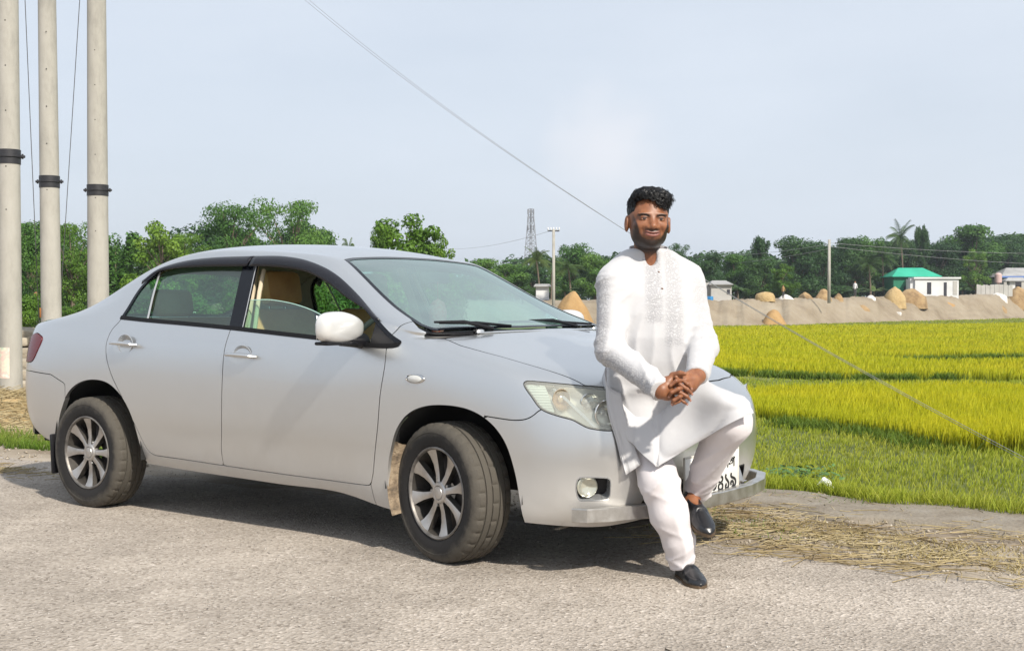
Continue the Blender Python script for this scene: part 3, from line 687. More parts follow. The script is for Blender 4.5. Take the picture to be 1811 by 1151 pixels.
gd = bar([(p[0] + .022, p[1] * 1.0) for p in GP], .252, .312, .045, 'front_guard_bar', STEEL, car)
for y in (-.36, .36):
    b = MB(); b.box((3.49, y, .315), (.012, .05, .16), Matrix.Rotation(R(-20), 3, 'Y'), bev=.002); b.box((3.46, y, .31), (.11, .045, .008), bev=.001)
    b.build('guard_bracket', STEEL, gd)
rg = bar([(-.80, -.62), (-.93, -.55), (-1.0, -.3), (-1.01, 0), (-1.0, .3), (-.93, .55), (-.80, .62)], .352, .402, .05, 'rear_guard_bar', BLACK, car)

# underbody, sills, wheel wells -------------------------------------------
ub = MB()
ub.box((1.35, 0, .30), (1.55, 1.40, .06)); ub.box((-.5, 0, .36), (.62, 1.15, .10)); ub.box((3.1, 0, .26), (.42, 1.1, .08))
ub.tube([(2.6, -.62, .30), (2.6, .62, .30)], .03, 8); ub.tube([(0, -.62, .30), (0, .62, .30)], .04, 8)
ub.tube([(3.30, -.5, .20), (3.36, -.2, .195), (3.36, .3, .195)], .018, 8)
ub.tube([(-.9, .4, .28), (-.3, .4, .26), (1.0, .3, .22), (2.2, .2, .24)], .025, 8)
ub.build('underbody', DARK, car)
def well(cx, r, sg, poly):
    b = MB(); pr_ = [(r, 0), (r, -.22), (r * .8, -.235)]
    V = []; F = []; n = 26
    for j, (yy, k) in enumerate(((.825, 1.0), (.60, 1.0), (.52, .9))):
        for i in range(n + 1):
            t = -0.10 + (math.pi + .2) * i / n
            V.append((cx + r * k * math.cos(t), sg * yy, .345 + r * k * math.sin(t)))
    for j in range(2):
        for i in range(n): F.append((j * (n + 1) + i, j * (n + 1) + i + 1, (j + 1) * (n + 1) + i + 1, (j + 1) * (n + 1) + i))
    F.append(tuple(2 * (n + 1) + i for i in range(n + 1)))
    b.add(V, F); return b
for sg in (-1, 1):
    well(.072, .400, sg, None).build('rear_wheel_well', MUDK if False else DARK, car)
    well(2.655, .392, sg, None).build('front_wheel_well', DARK, car)
    # muddy liner behind each wheel
    b = MB(); V = []; F = []
    ang = [math.radians(a) for a in (150, 158, 166, 174, 182, 190, 198, 203)]
    for a in ang:
        for (yy, rr_) in ((.822, .388), (.800, .362), (.76, .350), (.70, .352)): V.append((2.662 + rr_ * math.cos(a) * 1.0, sg * yy, .335 + rr_ * math.sin(a)))
    for i in range(len(ang) - 1):
        for j in range(3): F.append((i * 4 + j, i * 4 + j + 1, (i + 1) * 4 + j + 1, (i + 1) * 4 + j))
    b.add(V, F); b.build('wheel_arch_liner', MUD, car)
    b = MB(); V = []; F = []
    for a in ang[1:]:
        for (yy, rr_) in ((.815, .390), (.795, .368), (.74, .365), (.68, .368)): V.append((.06 + rr_ * math.cos(a), sg * yy, .345 + rr_ * math.sin(a)))
    for i in range(len(ang) - 2):
        for j in range(3): F.append((i * 4 + j, i * 4 + j + 1, (i + 1) * 4 + j + 1, (i + 1) * 4 + j))
    b.add(V, F); b.build('wheel_arch_liner', MUD, car)
    b = MB(); b.box((-.335, sg * .77, .285), (.022, .15, .23), Matrix.Rotation(R(-4), 3, 'Y'), bev=.008); b.build('mud_flap', BLACK, car)

# wheels -----------------------------------------------------------------
def tyre_mat():
    m = mat('dusty_tyre', (.03, .03, .03), .85); nt, b = nodes(m); N = nt.nodes; L = nt.links
    t = N.new('ShaderNodeTexCoord'); n = N.new('ShaderNodeTexNoise'); n.inputs['Scale'].default_value = 9; n.inputs['Detail'].default_value = 10; n.inputs['Roughness'].default_value = .8; L.new(t.outputs['Object'], n.inputs['Vector'])
    sep = N.new('ShaderNodeSeparateXYZ'); L.new(t.outputs['Object'], sep.inputs[0])
    # radial distance from the hub: the tread is greyer with dried mud than the wall
    x2 = N.new('ShaderNodeMath'); x2.operation = 'MULTIPLY'; L.new(sep.outputs[0], x2.inputs[0]); L.new(sep.outputs[0], x2.inputs[1])
    z2 = N.new('ShaderNodeMath'); z2.operation = 'MULTIPLY_ADD'; L.new(sep.outputs[2], z2.inputs[0]); L.new(sep.outputs[2], z2.inputs[1]); L.new(x2.outputs[0], z2.inputs[2])
    sq = N.new('ShaderNodeMath'); sq.operation = 'SQRT'; L.new(z2.outputs[0], sq.inputs[0])
    ma = N.new('ShaderNodeMath'); ma.operation = 'MULTIPLY_ADD'; ma.inputs[1].default_value = 0.13; L.new(n.outputs[0], ma.inputs[0]); L.new(sq.outputs[0], ma.inputs[2])
    r = N.new('ShaderNodeValToRGB'); e = r.color_ramp.elements; e[0].position = .318; e[0].color = (.011, .010, .010, 1); e[1].position = .358; e[1].color = (.072, .064, .052, 1)
    L.new(ma.outputs[0], r.inputs[0]); L.new(r.outputs[0], b.inputs['Base Color'])
    n2 = N.new('ShaderNodeTexNoise'); n2.inputs['Scale'].default_value = 90; n2.inputs['Detail'].default_value = 4; L.new(t.outputs['Object'], n2.inputs['Vector'])
    bp_ = N.new('ShaderNodeBump'); bp_.inputs['Strength'].default_value = .5; bp_.inputs['Distance'].default_value = .003; L.new(n2.outputs[0], bp_.inputs['Height']); L.new(bp_.outputs[0], b.inputs['Normal'])
    return m
TYRE = tyre_mat()
RIMF = varied(mat('machined_alloy', (.5, .48, .46), .28, .85), [(.34, .32, .30), (.58, .56, .54)], 9, rr=(.22, .5))
RIMD = varied(mat('dusty_rim_well', (.1, .1, .1), .6, .3), [(.012, .011, .010), (.07, .062, .054)], 12)
def make_wheel():
    root = empty('wheel'); w = 0.098; Rt = .317
    prof = [(.205, -.085), (.212, -.094), (.225, -.099), (.24, -.1035), (.262, -.1055), (.270, -.1045), (.272, -.1065), (.285, -.1035), (.297, -.097), (.306, -.089)]
    tread = []
    ys = [-.081, -.060, -.055, -.053, -.048, -.026, -.023, -.016, -.013, .013, .016, .023, .026, .048, .053, .055, .060, .081]
    grooves = ((-.056, -.0485), (-.0235, -.0155), (.0155, .0235), (.0485, .056))
    yy = -.081
    pts = [(-.081, 0), (-.058, 0), (-.057, 1), (-.050, 1), (-.049, 0), (-.025, 0), (-.024, 1), (-.016, 1), (-.015, 0), (.015, 0), (.016, 1), (.024, 1), (.025, 0), (.049, 0), (.050, 1), (.057, 1), (.058, 0), (.081, 0)]
    for y, g in pts: tread.append((Rt - (y / .098) ** 2 * .006 - (0.007 if g else 0), y))
    full = prof + tread + [(r, -h) for r, h in reversed(prof)]
    b = MB(); b.lathe(full, 192, 'y'); V = [Vector(v) for v in b.V]
    # shoulder lugs: small notches round the tread edges
    nprof = len(full)
    for i, (r, h) in enumerate(full):
        if .056 < abs(h) < .095 or abs(h) < .016:
            for k in range(192):
                if (k % 6 == 0 and abs(h) > .05) or (k % 8 == 3 and abs(h) < .02):
                    v = V[i * 192 + k]; s_ = (r - .006) / r; V[i * 192 + k] = Vector((v.x * s_, v.y, v.z * s_))
    # contact patch flattens slightly
    V = [Vector((v.x, v.y, v.z)) for v in V]
    b.V = [tuple(v) for v in V]; b.build('tyre', TYRE, root)
    rim = MB(); rim.lathe([(.207, -.086), (.208, -.094), (.202, -.097), (.197, -.093), (.193, -.080), (.186, -.050), (.178, .02), (.178, .08), (.20, .09)], 64, 'y'); ro = rim.build('rim', RIMD, root)
    lip = MB(); lip.lathe([(.2085, -.0945), (.203, -.0985), (.1975, -.096), (.1935, -.086)], 64, 'y'); lip.build('rim_lip', varied(mat('scuffed_lip', (.2, .2, .2), .5, .6), [(.08, .075, .07), (.30, .28, .26)], 14), ro)
    bk = MB(); bk.lathe([(.05, -.02), (.12, -.015), (.165, .0), (.176, .03)], 40, 'y'); bk.build('brake_disc', mat('brake_disc', (.09, .08, .075), .5, .7), root)
    for k in range(8):
        t = 2 * math.pi * k / 8 + .12; c, s_ = math.cos(t), math.sin(t)
        face = [(.036, .0145, -.074), (.085, .0140, -.068), (.13, .0175, -.070), (.168, .0255, -.077), (.1945, .035, -.086)]
        V = []; F = []
        for (r, hw, y) in face:
            for (u, yy_) in ((-hw - .004, y + .028), (-hw, y), (-hw * .35, y - .002), (hw * .35, y - .002), (hw, y), (hw + .004, y + .028)):
                V.append((r * c - u * s_, yy_, r * s_ + u * c))
        for i in range(len(face) - 1):
            for j in range(5): F.append((i * 6 + j, (i + 1) * 6 + j, (i + 1) * 6 + j + 1, i * 6 + j + 1))
        me = MB().add(V, F); me.M = [(0 if (q % 5) in (1, 2, 3) else 1) for q in range(len(F))]; me.build('spoke', [RIMF, RIMD], root, sharp=R(30))
    hub = MB(); hub.lathe([(.052, -.05), (.050, -.074), (.044, -.080), (.034, -.081), (.031, -.077), (.028, -.083), (.012, -.085), (.0005, -.085)], 32, 'y'); hub.build('hub_cap', RIMF, root)
    for k in range(5):
        t = 2 * math.pi * k / 5; n_ = MB(); n_.lathe([(.008, -.050), (.008, -.070), (.006, -.073), (.0004, -.073)], 8, 'y', (.062 * math.cos(t), 0, .062 * math.sin(t))); n_.build('wheel_nut', mat('nut_steel', (.4, .4, .4), .3, .9) if k == 0 else bpy.data.materials['nut_steel'], root)
    return root
w0 = make_wheel()
def place_wheel(x, y, steer, first=False):
    """wheels are parts of the car with their own sub-parts: tyre, rim, spokes"""
    kids = [c for c in w0.children]
    tyre = [c for c in kids if c.name.startswith('tyre')][0]
    base = tyre.copy(); base.name = 'wheel'; COL.objects.link(base); base.parent = car
    base.location = (x, y, .315); base.rotation_euler = (0, R(13 * x + 5), steer) if y < 0 else (0, 0, steer + math.pi)
    for c in kids:
        if c == tyre: continue
        for g in [c] + list(c.children):
            d = g.copy(); COL.objects.link(d); d.parent = base
for (x, y, st_) in ((0, -.745, 0), (2.6, -.745, R(-14)), (0, .745, 0), (2.6, .745, R(-14))): place_wheel(x, y, st_)
for c in list(w0.children_recursive): bpy.data.objects.remove(c)
bpy.data.objects.remove(w0)

# interior ------------------------------------------------------------------
BEIGE = varied(mat('beige_trim', (.42, .34, .22), .7), [(.44, .37, .26), (.56, .48, .35)], 8)
TAN = varied(mat('tan_leather', (.42, .22, .08), .5), [(.36, .18, .06), (.52, .30, .12)], 6, bump=.2, bscale=40)
GREYF = mat('dark_cabin_cloth', (.06, .06, .058), .8); LININGM = mat('roof_lining_fabric', (.38, .35, .29), .9)
def rbox(c, s, rot=None, m=TAN, name='seat_back', bev=.04, parent=car):
    b = MB(); b.box((0, 0, 0), s, None, bev=bev); o = b.build(name, m, parent); o.location = c
    if rot is not None: o.rotation_euler = rot
    return o
liner = body.clip(np.minimum(body.V[:, 4] - 8.4, np.minimum(body.V[:, 3] - 8.5, 13.6 - body.V[:, 3]))).offset(-0.022)
lo = sheet_obj('roof_lining', liner, LININGM, car, 0, both=True)
for q in ('A',):
    cp = body.clip(np.minimum(np.minimum(body.V[:, 4] - 6.3, 8.6 - body.V[:, 4]), np.minimum(body.V[:, 3] - 6.9, 13.9 - body.V[:, 3]))).offset(-0.018)
    two('pillar_lining', cp, LININGM, 0, 0)
rbox((1.2, 0, .31), (2.2, 1.40, .03), None, GREYF, 'cabin_floor', .005)
for sg in (-1, 1):
    rbox((1.68, sg * .745, .68), (1.04, .05, .62), None, BEIGE, 'front_door_lining', .02)
    rbox((.83, sg * .745, .70), (.62, .05, .62), None, BEIGE, 'rear_door_lining', .02)
    b = MB(); b.tube([(1.20, sg * .715, .90), (1.165, sg * .66, 1.15), (1.125, sg * .585, 1.38)], [.030, .026, .026], 8); b.build('pillar_cover', BEIGE, car)
    b = MB(); b.tube([(1.285, sg * .735, 1.02), (1.235, sg * .655, 1.22), (1.21, sg * .60, 1.34)], [.012, .012, .012], 8); b.build('seat_belt', BEIGE, car)
    s_ = rbox((1.36, sg * .36, .58), (.50, .50, .14), (0, R(-6), 0), TAN, 'front_seat_cushion', .05)
    s_ = rbox((1.12, sg * .36, .86), (.13, .48, .56), (0, R(-14), 0), TAN if sg < 0 else TAN, 'front_seat_back', .05)
    rbox((1.08, sg * .36, 1.245), (.10, .26, .19), (0, R(-10), 0), TAN, 'head_rest', .04)
    b = MB()
    for dy in (-.06, .06): b.tube([(1.07, sg * .36 + dy, 1.08), (1.055, sg * .36 + dy, 1.18)], .006, 6)
    b.build('head_rest_posts', CHROME, car)
    rbox((.16, sg * .36, 1.165), (.10, .27, .16), (0, R(-12), 0), BEIGE, 'rear_head_rest', .04)
rbox((.36, 0, .60), (.48, 1.28, .16), None, TAN, 'rear_seat_cushion', .05)
rbox((.20, 0, .84), (.14, 1.28, .50), (0, R(-20), 0), TAN, 'rear_seat_back', .05)
rbox((-.30, 0, 1.0), (.50, 1.3, .02), None, GREYF, 'parcel_shelf', .005)
rbox((2.08, 0, .84), (.46, 1.40, .22), (0, R(4), 0), GREYF, 'dashboard', .07)
rbox((2.30, 0, .93), (.46, 1.36, .06), (0, R(-3), 0), GREYF, 'dashboard_top', .02)
sw_ = MB(); P = [(0 + .185 * math.cos(t), .185 * math.sin(t), 0) for t in np.linspace(0, 2 * math.pi, 33)]
sw_.tube(P, .014, 8, caps=False); sw_.box((0, 0, -.01), (.13, .11, .05), bev=.02)
for t in (0, math.pi, -math.pi / 2): sw_.tube([(0, 0, -.005), (.18 * math.cos(t), .18 * math.sin(t), 0)], .012, 6)
so = sw_.build('steering_wheel', GREYF, car); so.location = (1.78, -.36, .94); so.rotation_euler = (0, R(-62), 0)
mirr = rbox((1.88, 0, 1.30), (.03, .22, .06), None, GREYF, 'rear_view_mirror', .012)
for k, sg in enumerate((-.42, .30)):       # wiper arms lie at the foot of the glass
    b = MB(); A = Vector((2.585, sg, 1.045)); Bq = Vector((2.475 + .02 * k, sg - .30, 1.068)); C2 = Vector((2.43, sg - .60, 1.09)) if k == 1 else Vector((2.45, sg - .22, 1.085))
    b.tube([A, (A + Bq) / 2 + Vector((0, 0, .022)), Bq + Vector((0, 0, .01))], [.011, .009, .006], 6)
    d = (Vector((2.545, sg + .22, 1.062)) - Vector((2.43, sg - .52 if sg > 0 else sg - .26, 1.085)))
    e0 = Vector((2.455, sg - .50 if sg > 0 else sg - .24, 1.072)); e1 = Vector((2.575, sg + .16, 1.056))
    b.tube([e0, (e0 + e1) / 2 + Vector((0, 0, .008)), e1], [.005, .009, .006], 6)
    b.build('wiper', BLACK, car)
# sun-faded tissue box shape on the parcel shelf and the small red charm hanging from the mirror
charm = empty('hanging_charm', (1.90, 0.0, 1.08), 0, 'small red tasselled charm hanging behind the windscreen of the silver saloon', 'charm')
b = MB(); b.tube([(0, 0, .20), (0, 0, .10)], .002, 5); b.build('cord', mat('charm_cord', (.3, .02, .02), .7), charm)
b = MB(); b.lathe([(.001, .11), (.035, .09), (.05, .04), (.045, -.02), (.03, -.07), (.02, -.16), (.001, -.17)], 14); b.build('charm_body', varied(mat('charm_red', (.4, .03, .03), .6), [(.45, .03, .03), (.5, .35, .3)], 60), charm)
tis = empty('tissue_pack', (-.12, -.16, 1.012), 0, 'white crumpled tissue pack on the parcel shelf behind the rear seat', 'tissues')
b = MB(); b.box((0, 0, .035), (.12, .22, .07), bev=.01); b.build('box', mat('tissue_box', (.7, .72, .7), .7), tis)
b = MB(); b.tube([(0, 0, .06), (.01, .01, .12), (-.01, .04, .17), (0, .06, .19)], [.03, .05, .035, .004], 9, squash=.5); b.build('tissue', mat('tissue_white', (.8, .8, .8), .8), tis)
# ------------------------------------------------------------------ the man: signed-distance bodies turned into continuous surfaces
VF = np.array([math.cos(YAW), math.sin(YAW), 0.0]); VR = np.array([math.sin(YAW), -math.cos(YAW), 0.0]); VU = np.array([0, 0, 1.0])
def P(px, py, d):
    """body joint: bearing px, height from py, distance d ahead of the camera (metres), in the place's own axes"""
    return np.array(CAMP) + VF * d + VR * ((px - 905.5) / 2200 * d) - VU * ((py - 537) / 2200 * d)
def surface_nets(f, lo, hi, h):
    """f(points Nx3)->N ; returns verts, quads of the zero surface"""
    lo = np.array(lo); hi = np.array(hi); n = np.ceil((hi - lo) / h).astype(int) + 1
    ax = [lo[i] + h * np.arange(n[i]) for i in range(3)]
    D = np.empty(n, np.float32)
    for i0 in range(0, n[0], 24):
        X, Y, Z = np.meshgrid(ax[0][i0:i0 + 24], ax[1], ax[2], indexing='ij')
        D[i0:i0 + 24] = f(np.stack([X.ravel(), Y.ravel(), Z.ravel()], 1)).reshape(X.shape)
    S = D < 0
    c = sum(S[i:n[0] - 1 + i, j:n[1] - 1 + j, k:n[2] - 1 + k].astype(np.int8) for i in (0, 1) for j in (0, 1) for k in (0, 1))
    act = (c > 0) & (c < 8); idx = -np.ones(act.shape, int); ii = np.argwhere(act); idx[act] = np.arange(len(ii))
    acc = np.zeros((len(ii), 3)); cnt = np.zeros(len(ii))
    cor = [(i, j, k) for i in (0, 1) for j in (0, 1) for k in (0, 1)]
    val = {cc: D[ii[:, 0] + cc[0], ii[:, 1] + cc[1], ii[:, 2] + cc[2]] for cc in cor}
    for a in cor:
        for b in cor:
            if a < b and sum(abs(a[q] - b[q]) for q in range(3)) == 1:
                va, vb = val[a], val[b]; m_ = (va < 0) != (vb < 0)
                t = va[m_] / (va[m_] - vb[m_]); acc[m_] += np.array(a) + t[:, None] * (np.array(b) - np.array(a)); cnt[m_] += 1
    V = lo + h * (ii + acc / cnt[:, None]); Q = []
    for axn in range(3):
        o = [q for q in range(3) if q != axn]
        sl0 = [slice(None)] * 3; sl1 = [slice(None)] * 3; sl0[axn] = slice(0, -1); sl1[axn] = slice(1, None)
        m_ = S[tuple(sl0)] != S[tuple(sl1)]; e = np.argwhere(m_); ok = (e[:, o[0]] > 0) & (e[:, o[1]] > 0) & (e[:, o[0]] < n[o[0]] - 1) & (e[:, o[1]] < n[o[1]] - 1); e = e[ok]
        inside0 = S[e[:, 0], e[:, 1], e[:, 2]]
        def cell(da, db):
            q = e.copy(); q[:, o[0]] -= da; q[:, o[1]] -= db; return idx[q[:, 0], q[:, 1], q[:, 2]]
        q = np.stack([cell(1, 1), cell(0, 1), cell(0, 0), cell(1, 0)], 1)
        flip = inside0 if axn != 1 else ~inside0
        q[~flip] = q[~flip][:, ::-1]; Q.append(q[(q >= 0).all(1)])
    return V, np.concatenate(Q)
def cap(p, a, b, ra, rb):
    """tapered capsule distance"""
    a = np.asarray(a, float); b = np.asarray(b, float); e = b - a; t = np.clip(((p - a) @ e) / (e @ e), 0, 1)
    return np.linalg.norm(p - a - t[:, None] * e, axis=1) - (ra + (rb - ra) * t)
def ell(p, c, r, M=None):
    q = p - np.asarray(c, float)
    if M is not None: q = q @ M          # columns of M = local axes
    k0 = np.linalg.norm(q / r, axis=1); k1 = np.linalg.norm(q / (np.array(r) ** 2), axis=1) + 1e-9
    return k0 * (k0 - 1) / k1
def smin(a, b, k): h = np.maximum(k - np.abs(a - b), 0) / k; return np.minimum(a, b) - h * h * k * .25
def smax(a, b, k): return -smin(-a, -b, k)
def sdf_obj(name, f, pts, pad, h, m, parent, smooth_it=2):
    pts = np.array(pts); V, Q = surface_nets(f, pts.min(0) - pad, pts.max(0) + pad, h)
    o = fastmesh(name, V, Q, 4, m, parent, True)
    bm = bmesh.new(); bm.from_mesh(o.data)
    for _ in range(smooth_it): bmesh.ops.smooth_vert(bm, verts=bm.verts[:], factor=.5, use_axis_x=True, use_axis_y=True, use_axis_z=True)
    bmesh.ops.recalc_face_normals(bm, faces=bm.faces[:]); bm.to_mesh(o.data); bm.free(); o.data.polygons.foreach_set('use_smooth', [True] * len(o.data.polygons))
    return o

# the man's own axes: he faces roughly the camera, turned a little to the right of the picture
man = empty('person', tuple(P(1215, 1030, 5.12) * [1, 1, 0]), 0, 'bearded man in white embroidered kurta and trousers perched on the silver car, hands clasped', 'person')
MANLOC = np.array(man.location)
def skin_mat():
    m = mat('brown_skin', (.20, .082, .040), .48, 0, Subsurface_Weight=.08, Subsurface_Scale=.006)
    varied(m, [(.180, .066, .030), (.275, .115, .054)], 30, bump=.12, bscale=260, bdist=.001); return m
SKIN = skin_mat()
HAIR = mat('black_hair', (.0045, .0045, .0055), .5, 0, Specular_IOR_Level=.35)
def cloth_mat(name, col, emb=None):
    m = mat(name, col, .85, 0, Sheen_Weight=.2); nt, b = nodes(m); N = nt.nodes; L = nt.links
    t = N.new('ShaderNodeTexCoord'); n = N.new('ShaderNodeTexNoise'); n.inputs['Scale'].default_value = 9; n.inputs['Detail'].default_value = 5; L.new(t.outputs['Object'], n.inputs['Vector'])
    bp_ = N.new('ShaderNodeBump'); bp_.inputs['Strength'].default_value = .35; bp_.inputs['Distance'].default_value = .012; L.new(n.outputs[0], bp_.inputs['Height'])
    if emb:
        at = N.new('ShaderNodeAttribute'); at.attribute_name = 'emb'
        w = N.new('ShaderNodeTexVoronoi'); w.feature = 'DISTANCE_TO_EDGE'; w.inputs['Scale'].default_value = 62
        n3 = N.new('ShaderNodeTexNoise'); n3.inputs['Scale'].default_value = 40; L.new(t.outputs['Object'], n3.inputs['Vector'])
        ad = N.new('ShaderNodeMix'); ad.data_type = 'RGBA'; ad.blend_type = 'LINEAR_LIGHT'; ad.inputs[0].default_value = .03; L.new(t.outputs['Object'], ad.inputs[6]); L.new(n3.outputs[1], ad.inputs[7]); L.new(ad.outputs[2], w.inputs['Vector'])
        w2 = N.new('ShaderNodeTexWave'); w2.wave_type = 'RINGS'; w2.inputs['Scale'].default_value = 22; w2.inputs['Distortion'].default_value = 9; w2.inputs['Detail'].default_value = 1; w2.inputs['Detail Scale'].default_value = 2.5; L.new(t.outputs['Object'], w2.inputs['Vector'])
        r = N.new('ShaderNodeMapRange'); r.inputs[1].default_value = .03; r.inputs[2].default_value = .12; r.inputs[3].default_value = 1; r.inputs[4].default_value = 0; L.new(w.outputs['Distance'], r.inputs[0])
        r2 = N.new('ShaderNodeMapRange'); r2.inputs[1].default_value = .72; r2.inputs[2].default_value = .92; L.new(w2.outputs['Fac'], r2.inputs[0])
        mxx = N.new('ShaderNodeMath'); mxx.operation = 'MAXIMUM'; L.new(r.outputs[0], mxx.inputs[0]); L.new(r2.outputs[0], mxx.inputs[1])
        mu = N.new('ShaderNodeMath'); mu.operation = 'MULTIPLY'; L.new(mxx.outputs[0], mu.inputs[0]); L.new(at.outputs['Fac'], mu.inputs[1])
        mx = N.new('ShaderNodeMix'); mx.data_type = 'RGBA'; mx.inputs[6].default_value = (*col, 1); mx.inputs[7].default_value = (.34, .34, .36, 1); L.new(mu.outputs[0], mx.inputs[0]); L.new(mx.outputs[2], b.inputs['Base Color'])
        b2 = N.new('ShaderNodeBump'); b2.inputs['Strength'].default_value = .7; b2.inputs['Distance'].default_value = .003; L.new(mu.outputs[0], b2.inputs['Height']); L.new(bp_.outputs[0], b2.inputs['Normal']); L.new(b2.outputs[0], b.inputs['Normal'])
    else: L.new(bp_.outputs[0], b.inputs['Normal'])
    return m
KURTA = cloth_mat('white_kurta_cotton', (.49, .49, .505), True)
TROU = cloth_mat('off_white_trousers', (.62, .585, .60))

J = dict(
    shR=P(1083, 503, 5.27), shL=P(1217, 499, 5.36), elR=P(1079, 618, 5.18), elL=P(1243, 612, 5.24), wrR=P(1170, 690, 4.93), wrL=P(1234, 664, 5.02),
    chest=P(1150, 520, 5.33), belly=P(1152, 610, 5.30), pelv=P(1165, 690, 5.36), neck=P(1147, 455, 5.33), neckT=P(1145, 425, 5.28),
    hipR=P(1128, 712, 5.38), hipL=P(1200, 706, 5.42), knR=P(1165, 850, 5.20), anR=P(1207, 988, 5.24), knL=P(1292, 745, 5.10), anL=P(1234, 866, 5.36))
def foldnoise(p, s, seed=0):
    """cheap smooth value used for creases"""
    q = p * s
    return (np.sin(q[:, 0] * 1.7 + 1.3 * np.sin(q[:, 2] * .8 + seed) + seed) * np.sin(q[:, 1] * 1.9 + 1.1 * np.sin(q[:, 0] * .9 + 2 * seed)) + np.sin(q[:, 2] * 1.3 + 1.5 * np.sin(q[:, 0] * 1.1 + seed * 3) + 1.2 * np.sin(q[:, 1] * 1.3)))
def local(p, a, b):
    a = np.asarray(a); b = np.asarray(b); e = b - a; L2 = e @ e; t = ((p - a) @ e) / L2; return t
# --- kurta --------------------------------------------------------------
def along(p, a, b):
    e = (b - a); l = np.linalg.norm(e); e = e / l; q = p - a; t = q @ e; return t / l, q - t[:, None] * e
def kurta_f(p):
    # torso as stacked ellipses in (VR, VF) around a curved spine
    q = p - J['chest']; r = q @ VR; f = q @ VF; z = p[:, 2]
    zs = np.array([.46, .60, .72, .82, .92, 1.02, 1.12, 1.20, 1.27, 1.32, 1.36, 1.395, 1.42])
    wid = np.array([.245, .238, .225, .208, .198, .198, .202, .208, .210, .190, .148, .100, .075])
    dep = np.array([.16, .165, .165, .160, .158, .155, .148, .140, .125, .108, .095, .085, .07])
    cr = np.array([.03, .028, .025, .02, .012, .006, .0, -.002, -.004, -.006, -.008, -.01, -.01])
    cf = np.array([.03, .04, .05, .045, .02, .0, -.005, .0, .012, .02, .02, .014, .01])
    W = np.interp(z, zs, wid); Dp = np.interp(z, zs, dep); CR = np.interp(z, zs, cr); CF = np.interp(z, zs, cf)
    u = (r - CR) / W; v = (f - CF) / Dp; k = (np.abs(u) ** 2.4 + np.abs(v) ** 2.4) ** (1 / 2.4)
    tor = (k - 1) * np.minimum(W, Dp) * .9
    tor = smax(tor, z - 1.398, .02); tor = smax(tor, .80 - z, .02)
    # shoulders & sleeves
    slR = smin(cap(p, J['shR'] + VR * .01, J['elR'], .074, .060), cap(p, J['elR'], J['wrR'], .062, .045), .035)
    slL = smin(cap(p, J['shL'] - VR * .01, J['elL'], .074, .060), cap(p, J['elL'], J['wrL'], .062, .047), .035)
    kk = .016 + .040 * np.clip((z - 1.12) / .12, 0, 1); d = smin(tor, slR, kk); d = smin(d, slL, kk)
    # lap: cloth over hips and the raised thigh
    lap = smin(cap(p, J['hipR'], J['hipL'], .135, .125), cap(p, J['hipL'] + VU * .01, J['knL'] + VU * .004 - VR * .05 + VF * .015, .112, .060), .05)
    lap = smin(lap, cap(p, J['hipR'], J['hipR'] * .55 + J['knR'] * .45, .130, .115), .07)
    d = smin(d, lap, .075)
    # creases: sharp-crested folds across the elbows, long drapes down the body, pulls from the armpits
    def ridge(v, sharp=3.0): return (1 - np.abs(np.sin(v))) ** sharp
    cr_ = np.zeros(len(p))
    for (a, b, s_, ph) in ((J['shR'], J['elR'], 1, 0.3), (J['elR'], J['wrR'], 1.2, 1.7), (J['shL'], J['elL'], 1, 2.6), (J['elL'], J['wrL'], 1.2, .9)):
        t, q_ = along(p, a, b); w = np.exp(-(np.linalg.norm(q_, axis=1) / .085) ** 4) * ((t > -.15) & (t < 1.12))
        u = q_ @ VR; v = q_ @ VU; amp = .25 + .75 * np.clip(np.abs(t - .5) * 2, 0, 1) ** 1.5
        cr_ -= w * amp * (ridge(t * 9 * s_ + u * 14 + 1.3 * np.sin(t * 5 + ph) + ph) * .0110 + ridge(t * 15 * s_ - u * 19 - v * 8 + 2 * np.sin(t * 4 + ph) + 2 * ph, 4) * .0055)
        cr_ += w * amp * .003
    zt = np.clip((1.22 - z) / .3, 0, 1); body_w = np.exp(-(np.maximum(np.abs(r) - .15, 0) / .04) ** 2) * (z > .80)
    cr_ -= zt * body_w * (ridge(r * 21 + 1.2 * np.sin(z * 8) + .4, 3) * .0120 + ridge(r * 13 - z * 9 + 1.5 * np.sin(z * 6), 4) * .0110)
    dl = np.minimum(np.linalg.norm(p - (J['shR'] - VU * .10 + VR * .05), axis=1), np.linalg.norm(p - (J['shL'] - VU * .10 - VR * .05), axis=1))
    cr_ -= np.exp(-(dl / .12) ** 2) * body_w * ridge(r * 26 - z * 30 + 1.2 * np.sin(z * 12), 3) * .0115
    lw = np.exp(-(np.maximum(.80 - z, 0) / .1) ** 2) * (z < .86); cr_ -= lw * (ridge((r + .5 * z) * 16 + 1.5 * np.sin(r * 7), 3) * .007)
    return d + cr_
kpts = np.array([J[k] for k in ('shR', 'shL', 'elR', 'elL', 'wrR', 'wrL', 'hipR', 'hipL', 'knL', 'neck')])
